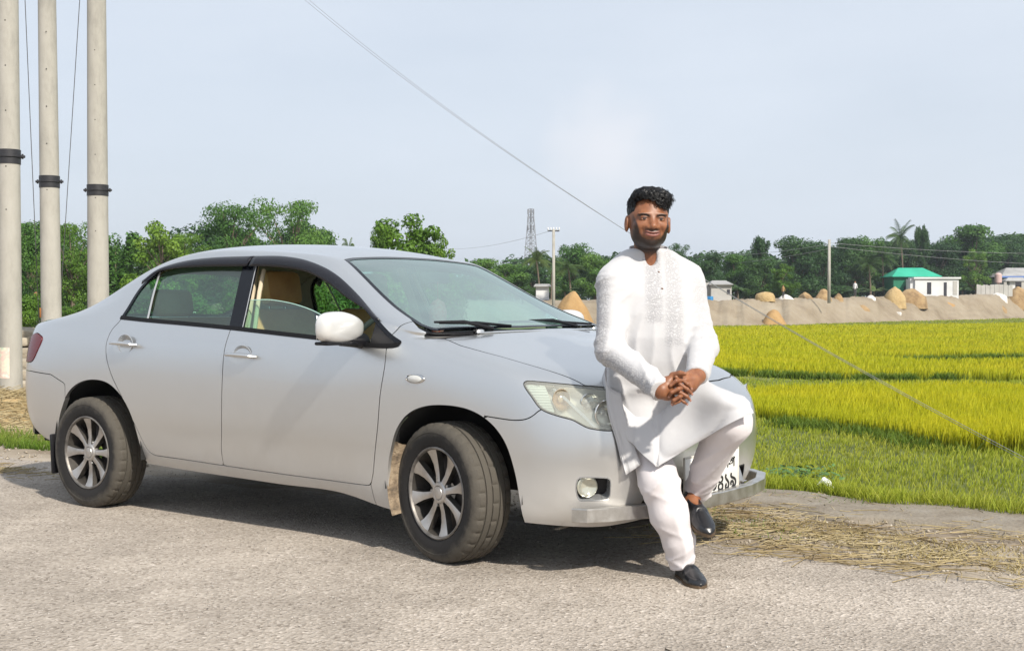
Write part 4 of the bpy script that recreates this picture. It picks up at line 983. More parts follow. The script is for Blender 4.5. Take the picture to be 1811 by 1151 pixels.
# cut plane helpers: sleeves end at the wrists, collar opening, front hem
def hem_cut(p):
    """negative where cloth is kept"""
    out = np.full(len(p), -1.0)
    for (e, w) in (('elR', 'wrR'), ('elL', 'wrL')):
        a, b = J[e], J[w]; dv = (b - a) / np.linalg.norm(b - a); q = p - b
        near = (np.linalg.norm(q, axis=1) < .13); out = np.where(near, np.maximum(out, q @ dv - .004), out)
    # lower edge over the lap: cloth ends along a slanting line
    q = p - J['pelv']; rr_ = q @ VR; z = p[:, 2]
    low = np.interp(rr_, [-.30, -.16, -.05, .12, .22, .32, .42], [.50, .50, .50, .56, .605, .66, .69])
    out = np.maximum(out, (low - z))
    q = p - J['knL']; out = np.where(np.linalg.norm(q, axis=1) < .25, np.maximum(out, q @ VR - .075), out)
    return out
kur = None
NV = P(1154, 452, 5.20); NVM = np.stack([VR, VF, VU], 1)
def kurta_final(p): return smax(smax(kurta_f(p), hem_cut(p), .006), -ell(p, NV, (.030, .11, .050), NVM), .006)
kur = sdf_obj('kurta', kurta_final, kpts, .19, .0065, KURTA, None, 1)
def set_emb(o):
    """embroidered zones: outer sleeve, placket and collar, panel down the chest, hem at the knee"""
    n = len(o.data.vertices); co = np.empty(n * 3, np.float32); o.data.vertices.foreach_get('co', co); co = co.reshape(-1, 3).astype(float)
    e = np.zeros(n); q = co - J['chest']; r = q @ VR; f = q @ VF; z = co[:, 2]
    def soft(x, w=.006): return 1 / (1 + np.exp(-x / w))
    front = soft(-f - .03, .01)
    e = np.maximum(e, .75 * front * soft(.034 - np.abs(r - .002)) * soft(z - 1.085))                     # placket
    e = np.maximum(e, front * soft(.036 - np.abs(r - .085)) * soft(z - .99) * .65)                # panel on his left chest
    for (a, b, s0) in (('shR', 'elR', -1), ('elR', 'wrR', -1)):
        t, q_ = along(co, J[a], J[b]); dirn = (-VR * .80 - VF * .60) if a == 'shR' else (-VR * .45 - VU * .55 - VF * .7); dirn = dirn / np.linalg.norm(dirn)
        lat = q_ @ np.cross(dirn, (J[b] - J[a]) / np.linalg.norm(J[b] - J[a])); out_ = q_ @ dirn
        e = np.maximum(e, soft(.040 - np.abs(lat)) * soft(out_ - .02) * soft(t + .05, .02) * soft(1.0 - t, .02) * soft(.13 - np.linalg.norm(q_, axis=1)))
    for (a, b) in (('shL', 'elL'), ('elL', 'wrL')):
        t, q_ = along(co, J[a], J[b]); lat = q_ @ VR
        e = np.maximum(e, .45 * soft(.03 - np.abs(lat - .02)) * soft(-(q_ @ VF) - .01) * soft(t - .05, .02) * soft(1.0 - t, .02) * soft(.12 - np.linalg.norm(q_, axis=1)))
    t, q_ = along(co, J['hipL'], J['knL']); e = np.maximum(e, .35 * soft(.022 - np.abs(q_ @ VU - .065)) * soft(t - .15, .03) * soft(.15 - np.linalg.norm(q_, axis=1)))
    at = o.data.attributes.new('emb', 'FLOAT', 'POINT'); at.data.foreach_set('value', e.astype(np.float32))
set_emb(kur)
def grid_sheet(name, rows, m, parent, thick=.003, sub=6, wr=.004, seed=0, emb=False):
    """hanging cloth panel lofted through rows of points"""
    rows = [smooth_poly(r, sub) for r in rows]; A = np.array(rows); cols = [smooth_poly(A[:, j], sub) for j in range(A.shape[1])]; Gd = np.stack(cols, 1)
    n, k, _ = Gd.shape; du = np.gradient(Gd, axis=1); dv = np.gradient(Gd, axis=0); N = np.cross(du, dv); N /= np.linalg.norm(N, axis=2, keepdims=True) + 1e-9
    u = np.linspace(0, 1, k)[None, :]; v = np.linspace(0, 1, n)[:, None]
    rg_ = lambda a_, k_: (1 - np.abs(np.sin(a_))) ** k_
    Gd = Gd + N * (wr * (.25 + v) * (1.5 * rg_(u * 9 + 1.6 * v + seed, 3) + 1.1 * rg_(u * 5.2 - 2.2 * v + 2 * seed, 4) - .5))[..., None]
    V = np.concatenate([Gd.reshape(-1, 3), (Gd - N * thick).reshape(-1, 3)]); F = []; o2 = n * k
    for i in range(n - 1):
        for j in range(k - 1):
            a = i * k + j; F.append((a, a + 1, a + k + 1, a + k)); F.append((o2 + a, o2 + a + k, o2 + a + k + 1, o2 + a + 1))
    for i in range(n - 1):
        a = i * k; F.append((a, a + k, o2 + a + k, o2 + a)); a = i * k + k - 1; F.append((a, o2 + a, o2 + a + k, a + k))
    for j in range(k - 1):
        a = j; F.append((a, o2 + a, o2 + a + 1, a + 1)); a = (n - 1) * k + j; F.append((a, a + 1, o2 + a + 1, o2 + a))
    return mesh(name, V, F, m, parent)
kroot = kur
# front flap hanging from the lap to a point below (its corner at the standing knee) and the back flap at his right side
flap = grid_sheet('kurta_front_flap', [
    [P(1080, 682, 5.32), P(1110, 694, 5.33), P(1145, 700, 5.34), P(1160, 702, 5.34), P(1178, 700, 5.34), P(1225, 668, 5.33), P(1278, 688, 5.16), P(1316, 702, 5.09)],
    [P(1082, 704, 5.255), P(1113, 722, 5.245), P(1146, 732, 5.235), P(1160, 734, 5.23), P(1178, 728, 5.225), P(1225, 700, 5.18), P(1280, 706, 5.02), P(1326, 713, 5.00)],
    [P(1088, 735, 5.205), P(1120, 755, 5.185), P(1148, 765, 5.17), P(1161, 768, 5.165), P(1178, 766, 5.16), P(1228, 752, 5.115), P(1285, 731, 4.995), P(1329, 722, 4.985)],
    [P(1101, 768, 5.185), P(1128, 788, 5.16), P(1152, 803, 5.135), P(1162, 808, 5.125), P(1177, 801, 5.12), P(1232, 773, 5.08), P(1290, 743, 4.985), P(1332, 727, 4.975)],
    [P(1108, 776, 5.18), P(1134, 801, 5.15), P(1156, 821, 5.12), P(1162, 827, 5.115), P(1172, 821, 5.115), P(1234, 783, 5.075), P(1293, 749, 4.98), P(1333, 730, 4.975)]], KURTA, None, wr=.008, seed=1, sub=7)
bflap = grid_sheet('kurta_back_flap', [
    [P(1072, 645, 5.30), P(1071, 665, 5.25), P(1078, 685, 5.22), P(1098, 696, 5.21)],
    [P(1075, 720, 5.21), P(1079, 730, 5.19), P(1088, 740, 5.185), P(1108, 745, 5.185)],
    [P(1092, 780, 5.18), P(1095, 785, 5.175), P(1104, 788, 5.175), P(1122, 788, 5.175)],
    [P(1105, 832, 5.17), P(1107, 840, 5.17), P(1116, 834, 5.17), P(1134, 822, 5.17)]], KURTA, None, wr=.005, seed=3)
for o in (flap, bflap):
    set_emb(o) if False else None
# --- trousers -------------------------------------------------------------
def trousers_f(p):
    def ridge(v, sharp=3.0): return (1 - np.abs(np.sin(v))) ** sharp
    d = smin(cap(p, J['hipR'], J['knR'], .108, .072), cap(p, J['knR'], P(1184, 908, 5.20), .072, .073), .06); d = smin(d, cap(p, P(1184, 908, 5.20), P(1201, 958, 5.22), .073, .066), .05); d = smin(d, cap(p, P(1201, 958, 5.22), J['anR'] - VU * .02, .064, .058), .03)
    d2 = smin(cap(p, J['hipL'], J['knL'], .115, .080), cap(p, J['knL'], J['anL'], .083, .058), .05)
    d = smin(d, d2, .03); d = smin(d, cap(p, J['hipR'], J['hipL'], .13, .13), .05)
    t, q = along(p, J['knR'], J['anR']); w = np.clip(1 - np.abs(np.linalg.norm(q, axis=1) - .07) / .06, 0, 1) * (t > -.6); u = q @ VR; v = q @ VF
    cr_ = -w * (ridge(u * 24 + t * 3.5 + .9 * np.sin(t * 5) + .5, 3) * .0095 + ridge(u * 15 - t * 7 + 1.2, 4) * .0075 + np.clip((t - .72) / .28, 0, 1) * ridge(t * 21 + u * 16, 2.5) * .0075 + np.exp(-((t - .0) / .16) ** 2) * ridge(t * 13 + u * 20 + .6, 3) * .0080)
    t, q = along(p, J['knL'], J['anL']); w = np.clip(1 - np.abs(np.linalg.norm(q, axis=1) - .07) / .06, 0, 1) * (t > -.3); u = q @ VR; v = q @ VU
    cr_ -= w * (ridge(u * 22 + v * 20 + t * 2, 3) * .0100 + ridge(u * 13 - v * 26 + t * 5 + 1, 3.5) * .0080 + np.clip((t - .7) / .3, 0, 1) * ridge(t * 17 + u * 20, 2.5) * .0080)
    d = d + cr_ + .002
    for (k, a) in (('knR', 'anR'), ('knL', 'anL')):
        dv = (J[a] - J[k]) / np.linalg.norm(J[a] - J[k]); qq = p - J[a]; near = np.linalg.norm(qq, axis=1) < .12
        d = np.where(near, smax(d, qq @ dv - .030, .005), d)
    return smax(d, p[:, 2] - .80, .01)
tr = sdf_obj('trousers', trousers_f, [J[k] for k in ('hipR', 'hipL', 'knR', 'knL', 'anR', 'anL')], .17, .0065, TROU, None, 1)

# --- head: one continuous surface with the neck -----------------------------
HC = P(1146, 402, 5.27)                                   # centre of the skull
face_dir = -VF * .985 + VR * .10 - VU * .02; face_dir /= np.linalg.norm(face_dir)
tilt = VU + VR * .035; tilt /= np.linalg.norm(tilt)
hx = np.cross(tilt, face_dir); hx /= np.linalg.norm(hx); hz = np.cross(face_dir, hx)      # hx: image-right when facing camera
HM = np.stack([hx, face_dir, hz], 1)
if hx @ VR < 0: HM[:, 0] *= -1
HS = np.array([1.13, 1.05, 1.065])
def loc(p): return ((p - HC) @ HM) / HS
def head_f(p):
    q = loc(p); x, y, z = q[:, 0], q[:, 1], q[:, 2]; ax_ = np.abs(x)
    qa = np.stack([ax_, y, z], 1)
    d = ell(q, (0, -.014, .053), (.0735, .094, .088))                      # skull
    d = smin(d, ell(q, (0, .020, .004), (.0640, .070, .080)), .03)         # face mass
    d = smin(d, ell(q, (0, .034, -.050), (.041, .046, .036)), .032)        # jaw
    d = smin(d, ell(qa, (.040, .008, -.030), (.020, .042, .032)), .03)     # jaw angles
    d = smin(d, ell(q, (0, .064, -.066), (.019, .017, .014)), .020)        # chin
    d = smin(d, ell(qa, (.041, .060, .000), (.024, .020, .017)), .020)     # cheeks, lifted by the smile
    d = smin(d, ell(qa, (.030, .0770, .0470), (.027, .0115, .0080)), .012)  # brow ridge
    d = smax(d, -ell(qa, (.0315, .100, .0300), (.0195, .026, .0105)), .010) # eye sockets
    d = smin(d, cap(q, (0, .076, .040), (0, .1005, .000), .0075, .0130), .012)
    d = smin(d, ell(qa, (.0145, .089, -.005), (.0108, .0130, .0088)), .007)
    d = smax(d, -ell(qa, (.0080, .098, -.0135), (.0045, .0070, .0038)), .003)
    d = smin(d, ell(q, (0, .076, -.028), (.031, .017, .019)), .014)
    cur = z - 7.5 * x * x
    ql = np.stack([x, y, cur], 1)
    d = smin(d, ell(ql, (0, .0915, -.0245), (.0285, .0065, .0040)), .004)
    d = smin(d, ell(ql, (0, .0895, -.0365), (.0235, .0080, .0062)), .005)
    d = smax(d, -ell(ql, (0, .0990, -.0298), (.0260, .0115, .0013)), .0015)
    d = smax(d, -ell(qa, (.036, .088, -.019), (.004, .012, .012)), .010)   # smile folds
    # lids: a full upper lid over a narrow opening
    d = smin(d, ell(qa, (.0315, .0750, .0300), (.0160, .0115, .0110)), .004)
    d = smin(d, ell(qa, (.0315, .0800, .0350), (.0150, .0070, .0032)), .003)
    d = smax(d, -ell(qa, (.0315, .0900, .0288), (.0135, .0105, .0040)), .0012)
    e = ell(qa, (.080, -.010, .010), (.0090, .018, .033)); e = smax(e, -ell(qa, (.090, -.004, .014), (.007, .010, .020)), .005)
    d = smin(d, e, .007)
    a, b = HC + HM @ (HS * np.array([0, -.026, -.035])), J['neck'] - VU * .07
    d = smin(d, cap(p, a, b, .053, .063), .020)
    return d
hp = [HC + HM @ np.array(v) for v in ((.1, .11, .13), (-.1, -.12, -.12), (-.1, .11, -.12), (.1, -.12, .13))] + [J['neck'] - VU * .06]
head = sdf_obj('head', head_f, hp, .03, .0024, None, None, 1)
# skin colouring by place: beard stubble, lips, brows; lid line and lip gap are painted shade
def head_mats(o):
    n = len(o.data.vertices); co = np.empty(n * 3, np.float32); o.data.vertices.foreach_get('co', co); q = loc(co.reshape(-1, 3).astype(float)); x, y, z = q.T; ax_ = np.abs(x)
    soft = lambda v, w: 1 / (1 + np.exp(-v / w))
    # beard follows the jaw, moustache over the lip, clear lips
    zb = np.interp(ax_, [0, .020, .034, .045, .054, .061, .068], [-.050, -.049, -.043, -.028, .000, .028, .05])
    jaw = soft(zb - z, .0035)
    must = soft(.029 - ax_, .003) * soft(-.0125 - z + ax_ * .12, .0018) * soft(z + .0215 - 7.5 * x * x, .0012) * .8
    corner = soft(.0045 - np.abs(ax_ - .0315), .0018) * soft(-.018 - z, .003) * soft(z + .055, .004) * .45
    soul = soft(.007 - ax_, .002) * soft(-.0425 - z, .002) * .7
    beard = np.clip(np.maximum.reduce([jaw, must, corner, soul]) * soft(z + .108, .008) * soft(y + .010, .008) * soft(.066 - ax_, .003), 0, 1)
    brow = soft(.0048 - np.abs(z - .0440 + (ax_ - .034) ** 2 * 9 - (ax_ - .03) * .06), .0013) * soft(.0215 - np.abs(ax_ - .033), .002) * soft(y - .04, .01)
    lips = soft(.0275 - ax_, .002) * soft(.0100 - np.abs(z + .0305 - 7.5 * x * x), .0016) * soft(y - .06, .01)
    lip_shade = soft(.0250 - ax_, .002) * soft(.0014 - np.abs(z + .0298 - 7.5 * x * x), .0005) * soft(y - .06, .01)  # dark line painted between the lips where shade falls
    lidc = .0290 + 14 * (.0002 - (ax_ - .0315) ** 2) * .9
    eye = soft(.0150 - np.abs(ax_ - .0315), .0012) * np.maximum(soft(.0010 - np.abs(z - lidc - .0028), .0005), .35 * soft(.0007 - np.abs(z - .0247), .0004)) * soft(y - .06, .006)  # lid line painted dark for the brow's shadow over the eyes
    fade = soft(z - .055, .01) * soft(ax_ - .05, .006)
    for nm_, v in (('beard', beard), ('brow', brow), ('lips', lips), ('lid', np.maximum(eye, lip_shade)), ('fade', fade)):
        a = o.data.attributes.new(nm_, 'FLOAT', 'POINT'); a.data.foreach_set('value', v.astype(np.float32))
head_mats(head)
def face_mat():
    m = skin_mat(); m.name = 'face_skin'; nt, b = nodes(m); N = nt.nodes; L = nt.links
    src = b.inputs['Base Color'].links[0].from_socket
    t = N.new('ShaderNodeTexCoord'); n = N.new('ShaderNodeTexNoise'); n.inputs['Scale'].default_value = 420; n.inputs['Detail'].default_value = 2; L.new(t.outputs['Object'], n.inputs['Vector'])
    def layer(src, attr, col, stip):
        a = N.new('ShaderNodeAttribute'); a.attribute_name = attr; f = a.outputs['Fac']
        if stip:
            s_ = N.new('ShaderNodeMath'); s_.operation = 'MULTIPLY_ADD'; s_.inputs[1].default_value = 2.2; s_.inputs[2].default_value = -.95; L.new(n.outputs[0], s_.inputs[0])
            a2 = N.new('ShaderNodeMath'); a2.operation = 'MULTIPLY_ADD'; a2.inputs[1].default_value = 1.0; L.new(f, a2.inputs[0]); 
            mm = N.new('ShaderNodeMath'); mm.operation = 'MULTIPLY'; L.new(f, mm.inputs[0]); L.new(s_.outputs[0], mm.inputs[1]); L.new(mm.outputs[0], a2.inputs[2]); f = a2.outputs[0]
        cl = N.new('ShaderNodeClamp'); L.new(f, cl.inputs[0]); mx = N.new('ShaderNodeMix'); mx.data_type = 'RGBA'; mx.inputs[7].default_value = (*col, 1); L.new(cl.outputs[0], mx.inputs[0]); L.new(src, mx.inputs[6]); return mx.outputs[2]
    src = layer(src, 'lips', (.22, .075, .06), False); src = layer(src, 'beard', (.012, .008, .007), True); src = layer(src, 'brow', (.008, .006, .006), True); src = layer(src, 'lid', (.012, .008, .008), False)
    L.new(src, b.inputs['Base Color']); return m
head.data.materials.append(face_mat())
# eyes
EYEW = mat('eye_white', (.40, .36, .33), .3); IRIS = mat('iris_brown', (.03, .012, .006), .1, Coat_Weight=1.0)
for sx in (-1, 1):
    b = MB(); c = HC + HM @ (HS * np.array([sx * .0315, .0745, .0288])); b.lathe([(.0001, -.0118), (.006, -.0102), (.0102, -.006), (.0118, 0), (.0102, .006), (.006, .0102), (.0001, .0118)], 20); b.V = [tuple(c + np.array(v)) for v in b.V]; eo = b.build('eye', EYEW, head)
    b = MB(); c2 = c + face_dir * .0098 ; qd = Vector(face_dir).to_track_quat('Z', 'Y').to_matrix(); b.lathe([(.0070, -.0012), (.0062, .0010), (.0035, .0022), (.0001, .0026)], 18); b.V = [tuple(Vector(c2) + qd @ Vector(v)) for v in b.V]; b.build('iris', IRIS, eo)
# hair: a shaped cap plus many curls
def hair_f(p):
    q = loc(p); x, y, z = q.T; ax_ = np.abs(x)
    d = ell(q, (0, -.018, .066), (.0775, .100, .088))
    d = smin(d, ell(q, (-.018, .028, .122), (.054, .052, .026)), .025)
    d = smin(d, ell(q, (.022, .034, .119), (.052, .050, .028)), .025)
    d = smin(d, ell(q, (.040, .060, .104), (.030, .022, .030)), .02)       # lock falling over his left brow
    hairline = np.where(ax_ > .060, .012 + (.078 - ax_) * 1.0, .104 + .004 * np.sin(x * 160) - .95 * np.clip(x - .008, 0, .045))
    cut_ = np.minimum(hairline - z, y - .012 + np.maximum(ax_ - .05, 0) * .2)
    d = smax(d, cut_, .006)
    d = smax(d, -(z + .020), .01)
    q3 = q * 190
    d = d + .0024 * (np.sin(q3[:, 0] + 1.8 * np.sin(q3[:, 1] * .9)) * np.sin(q3[:, 2] * 1.1 + 1.7 * np.sin(q3[:, 0] * .8)) + .8 * np.sin(q3[:, 1] * 1.6 + q3[:, 0] * 1.1)) * np.clip((z - .05) / .04, 0.1, 1)
    return d
hair = sdf_obj('hair', hair_f, hp[:4], .05, .0030, HAIR, None, 0)
hb_ = MB(); rr = random.Random(5)
dirs = rng.normal(0, 1, (4200, 3)); dirs[:, 2] = np.abs(dirs[:, 2]) * .9 + .05; dirs /= np.linalg.norm(dirs, axis=1, keepdims=True); tt = np.linspace(.05, .14, 46); cen = np.array([0, -.015, .066])
pp = cen + dirs[:, None, :] * tt[None, :, None]; hv = hair_f((HC + (pp.reshape(-1, 3) * HS) @ HM.T)).reshape(4200, 46); last = 45 - np.argmax((hv < 0)[:, ::-1], axis=1); okh = (hv < 0).any(1)
for k in np.where(okh)[0]:
    # wavy locks rooted on the hair surface, combed forward and to his left
    c = pp[k, last[k]]; ncv = dirs[k]
    if c[2] < .035: continue
    comb = np.array([.6 + rr.uniform(-.7, .7), .7 + rr.uniform(-.6, .6), rr.uniform(-.2, .4)]); tv = comb - ncv * (comb @ ncv); tv /= np.linalg.norm(tv) + 1e-6; bv = np.cross(ncv, tv); Lh = rr.uniform(.012, .026) * (1 if c[2] > .09 else .4); pts = []; am = rr.uniform(.15, .4); ph2 = rr.uniform(0, 6)
    for i in range(5):
        t = i / 4; pts.append(HC + HM @ (HS * (c + tv * Lh * t * .9 + ncv * (-.001 + Lh * .16 * math.sin(t * 2.4)) + bv * (Lh * am * math.sin(ph2 + t * 5)))))
    hb_.tube(pts, [.0008, .0010, .0009, .0007, .0003], 3, caps=False)
for k in range(70):     # ringlets on the fringe, his left side
    x0 = .008 + .048 * rr.random(); c = np.array([x0, .086 + rr.uniform(-.006, .006) - x0 * .25, .112 + rr.uniform(-.01, .01) - x0 * .2]); pts = []
    Lh = rr.uniform(.014, .036); ph = rr.uniform(0, 6)
    for i in range(7):
        t = i / 6; pts.append(HC + HM @ (HS * (c + np.array([.004 * math.sin(ph + t * 7) + .004 * t, .004 * math.cos(ph + t * 7) + .002, -Lh * t]))))
    hb_.tube(pts, [.0013, .0015, .0015, .0014, .0012, .0009, .0004], 4, caps=False)
curls = hb_.build('hair_curls', HAIR, None)
curls['kind'] = 'stuff'
# collar, placket edge and buttons
cb = MB(); V = []; F = []; n = 40
cn = J['neck'] + VU * .008
for i in range(n + 1):
    a = R(20) + (2 * math.pi - R(40)) * i / n
    dirv = -VF * math.cos(a) + VR * math.sin(a)
    back = (1 - math.cos(a)) / 2
    open_ = max(0, math.cos(a)) ** 3
    for (rad, hgt) in ((.094, -.050), (.086, -.015), (.081, .016), (.077, .016), (.080, -.012), (.086, -.050)):
        V.append(cn + dirv * (rad + .004 * back) * np.array([1, 1, 1]) + VU * (hgt + .034 * back - .050 * open_) - VF * .004)
for i in range(n):
    for j in range(5): F.append((i * 6 + j, (i + 1) * 6 + j, (i + 1) * 6 + j + 1, i * 6 + j + 1))
collar = mesh('collar', V, F, KURTA, None); at = collar.data.attributes.new('emb', 'FLOAT', 'POINT'); at.data.foreach_set('value', np.full(len(V), .9, np.float32))
BTN = mat('brass_button', (.10, .05, .03), .3, .4)
btns = []
def front_point(px, py, f, back=5.6, step=.003):
    o = np.array(CAMP); d = P(px, py, 1.0) - o; t = 4.8
    while t < back:
        if f((o + d * t)[None])[0] < 0.0: break
        t += step
    return o + d * t
for (px, py) in ((1165, 482), (1171, 511)):
    c = front_point(px, py, kurta_final); b = MB(); b.lathe([(.0052, -.002), (.0052, .002), (.003, .0035), (.0001, .004)], 12); qd = Vector(-VF).to_track_quat('Z', 'Y').to_matrix(); b.V = [tuple(Vector(c) + qd @ Vector(v)) for v in b.V]; btns.append(b.build('button', BTN, None))
# V opening below the collar (skin shows) with the placket edges
# --- hands ----------------------------------------------------------------
def hand_f(chain_list, palm):
    def f(p):
        d = None
        for (pts, rs) in palm:
            for a, b, ra, rb in zip(pts[:-1], pts[1:], rs[:-1], rs[1:]):
                q = cap(p, a, b, ra, rb); d = q if d is None else smin(d, q, .012)
        for (pts, rs) in chain_list:
            e = None
            for a, b, ra, rb in zip(pts[:-1], pts[1:], rs[:-1], rs[1:]):
                q = cap(p, a, b, ra, rb); e = q if e is None else smin(e, q, .004)
            d = smin(d, e, .0035)
        return d
    return f
# his left hand (image right) lies over his right hand, fingers interlaced
wL, wR = J['wrL'], J['wrR']
kl = [P(1212, 672, 4.935), P(1214, 684, 4.925), P(1212, 696, 4.925), P(1206, 706, 4.935)]      # knuckles of the left hand, index..little
palmL = [([wL, (wL + kl[1]) / 2 + VU * .004, kl[0]], [.029, .024, .0125]), ([wL, (wL + kl[2]) / 2, kl[1]], [.029, .024, .0125]), ([wL, (wL + kl[2]) / 2, kl[2]], [.028, .022, .012]), ([wL - VU * .01, (wL + kl[3]) / 2, kl[3]], [.025, .021, .0115])]
fl_ = []
tips = [[P(1212, 672, 4.935), P(1196, 674, 4.905), P(1186, 682, 4.905), P(1183, 689, 4.918)],
        [P(1214, 684, 4.925), P(1200, 688, 4.895), P(1188, 694, 4.895), P(1184, 700, 4.91)],
        [P(1212, 696, 4.925), P(1202, 702, 4.895), P(1192, 708, 4.895), P(1189, 712, 4.91)],
        [P(1206, 706, 4.935), P(1200, 710, 4.91), P(1194, 713, 4.91), P(1191, 715, 4.92)]]
for k, t in enumerate(tips): s_ = (1, 1.04, 1, .88)[k]; fl_.append((t, [.0098 * s_, .0084 * s_, .0074 * s_, .0060 * s_]))
fl_.append(([wL - VR * .015 + VU * .012, P(1214, 664, 4.955), P(1203, 664, 4.93), P(1196, 667, 4.92)], [.018, .0135, .0105, .0082]))
handL = sdf_obj('left_hand', hand_f(fl_, palmL + [([J['elL'] * .12 + wL * .88, wL], [.031, .029])]), np.array([wL, tips[0][3], tips[3][3], kl[0], J['elL'] * .12 + wL * .88]), .045, .0022, SKIN, None, 1)
kr = [P(1193, 668, 4.955), P(1190, 682, 4.945), P(1189, 695, 4.945), P(1190, 705, 4.95)]
palmR = [([wR, (wR + kr[0]) / 2 + VU * .006, kr[0]], [.029, .024, .012]), ([wR, (wR + kr[1]) / 2, kr[1]], [.029, .023, .012]), ([wR, (wR + kr[2]) / 2, kr[2]], [.028, .022, .0115]), ([wR - VU * .01, (wR + kr[3]) / 2 - VU * .004, kr[3]], [.025, .019, .011])]
fr__ = []
tipsR = [[kr[0], P(1205, 671, 4.925), P(1216, 679, 4.912), P(1222, 686, 4.925)],
         [kr[1], P(1203, 680, 4.910), P(1216, 689, 4.900), P(1223, 696, 4.915)],
         [kr[2], P(1203, 694, 4.905), P(1215, 701, 4.903), P(1220, 707, 4.915)],
         [kr[3], P(1202, 705, 4.915), P(1210, 711, 4.915), P(1214, 714, 4.925)]]
for k, t in enumerate(tipsR): s_ = (1, 1.04, 1, .88)[k]; fr__.append((t, [.0098 * s_, .0084 * s_, .0074 * s_, .0060 * s_]))
fr__.append(([wR + VR * .02 + VU * .014, P(1190, 664, 4.94), P(1203, 660, 4.915), P(1211, 661, 4.905)], [.018, .0135, .0105, .0082]))
handR = sdf_obj('right_hand', hand_f(fr__, palmR + [([J['elR'] * .12 + wR * .88, wR], [.031, .029])]), np.array([wR, tipsR[0][3], tipsR[3][3], kr[0], J['elR'] * .12 + wR * .88]), .045, .0022, SKIN, None, 1)
NAIL = mat('finger_nail', (.42, .22, .17), .25)
nl = []
for (t, hand) in [(q, handL) for q in tips] + [(q, handR) for q in tipsR]:
    a, b = np.array(t[2]), np.array(t[3]); d = (b - a) / np.linalg.norm(b - a); up = -VF; up = up - d * (up @ d); up /= np.linalg.norm(up); sd = np.cross(d, up)
    V = []; F = []
    for i in range(5):
        for j in range(5):
            u, v = (i / 4 - .5) * .010, (j / 4 - .5) * .0088; V.append(b + d * (u + .0015) + sd * v + up * (.0070 - 55 * v * v - 25 * u * u * (1 if u > 0 else .3)))
    for i in range(4):
        for j in range(4): F.append((i * 5 + j, (i + 1) * 5 + j, (i + 1) * 5 + j + 1, i * 5 + j + 1))
    o = mesh('finger_nail', V, F, NAIL, None); o.parent = hand
# --- ankles, feet and loafers ------------------------------------------------
SHOE = mat('black_leather', (.010, .011, .014), .32, Coat_Weight=.25, Coat_Roughness=.3); SOLE = mat('brown_sole', (.09, .06, .035), .8); INNER = mat('shoe_lining', (.05, .01, .01), .7)
def shoe(heel, toe, up, ank, nm):
    heel = np.array(heel); toe = np.array(toe); ax_ = toe - heel; Lg = np.linalg.norm(ax_); ax_ /= Lg; up = up - ax_ * (up @ ax_); up /= np.linalg.norm(up); sd = np.cross(ax_, up)
    M = np.stack([ax_, sd, up], 1)
    def f(p):
        q = (p - heel) @ M; x = q[:, 0] / Lg; y = q[:, 1]; z = q[:, 2]
        W = np.interp(x, [-.05, 0, .1, .3, .5, .68, .85, .95, 1.0, 1.03], [.0, .028, .035, .035, .039, .0465, .0415, .028, .014, .0])
        H = np.interp(x, [-.05, 0, .1, .3, .45, .60, .8, .95, 1.03], [.064, .074, .076, .076, .071, .057, .043, .031, .014])
        W = np.maximum(W, .001); H = np.maximum(H, .001)
        k = (np.abs(y / W) ** 2.3 + np.abs(np.where(z > .012, (z - .012) / (H - .012), (z - .012) / .014)) ** 2.3) ** (1 / 2.3)
        d = (k - 1) * np.minimum(W, .03)
        d = np.maximum(d, np.maximum(-q[:, 0] - .004, q[:, 0] - Lg * 1.02))
        opening = ell(q, (Lg * .26, 0, .094), (Lg * .26, .033, .042)); d = smax(d, -opening, .004)
        seam = np.abs(np.sqrt(((q[:, 0] - Lg * .74) / (Lg * .20)) ** 2 + (y / .030) ** 2) - 1)      # moccasin apron seam
        d = d + .0013 * np.exp(-(seam / .06) ** 2) * (z > .025) * (q[:, 0] > Lg * .55)
        strap = np.exp(-((q[:, 0] - Lg * .53) / .012) ** 2); d = d - .0025 * strap * (z > .03)
        return smax(d, -(z - .004), .004)
    pts = [heel + M @ np.array(v) for v in ((-.02, -.05, -.01), (Lg + .02, .05, .10), (Lg + .02, -.05, -.01), (-.02, .05, .10), (-.02, -.05, .1), (Lg + .02, -.05, .1))]
    s_ = sdf_obj('shoe', f, pts, .01, .0028, SHOE, None, 1)
    b = MB(); prof = [(-.01, .018), (.02, .030), (.10, .036), (.2, .036), (.35, .036), (.5, .040), (.68, .0475), (.78, .0455), (.85, .042), (.91, .036), (.95, .029), (.985, .021), (1.015, .010)]
    pl_ = [(x * Lg, w) for x, w in prof] + [(x * Lg, -w) for x, w in reversed(prof)]
    n_ = len(pl_); V = [heel + M @ np.array([x, y, z]) for z in (-.006, .008) for (x, y) in pl_]
    F = [tuple(range(n_)), tuple(range(2 * n_ - 1, n_ - 1, -1))] + [(i, n_ + i, n_ + (i + 1) % n_, (i + 1) % n_) for i in range(n_)]
    b.add(V, F); so_ = b.build('sole', SOLE, None); so_.parent = s_
    # foot inside
    def g(p):
        q = (p - heel) @ M
        d = smin(cap(q, (Lg * .17, 0, .035), (Lg * .62, 0, .030), .027, .024), 10 + 0 * q[:, 0], .01)
        return smin(d, cap(p, heel + M @ np.array([Lg * .16, 0, .04]), ank, .029, .034), .03)
    ft = sdf_obj('foot', g, list(pts) + [ank], .04, .004, SKIN, None, 1)
    return s_, ft
anR, anL = J['anR'], J['anL']
hR = P(1206, 1018, 5.30); hR[2] = .008; tR = P(1240, 1040, 5.045); tR[2] = .008; dR = tR - hR; dR /= np.linalg.norm(dR)
s1, f1 = shoe(hR, hR + dR * .262, VU, anR + VU * .03, 'R')
tL = P(1250, 940, 5.16); hL = P(1216, 893, 5.36)
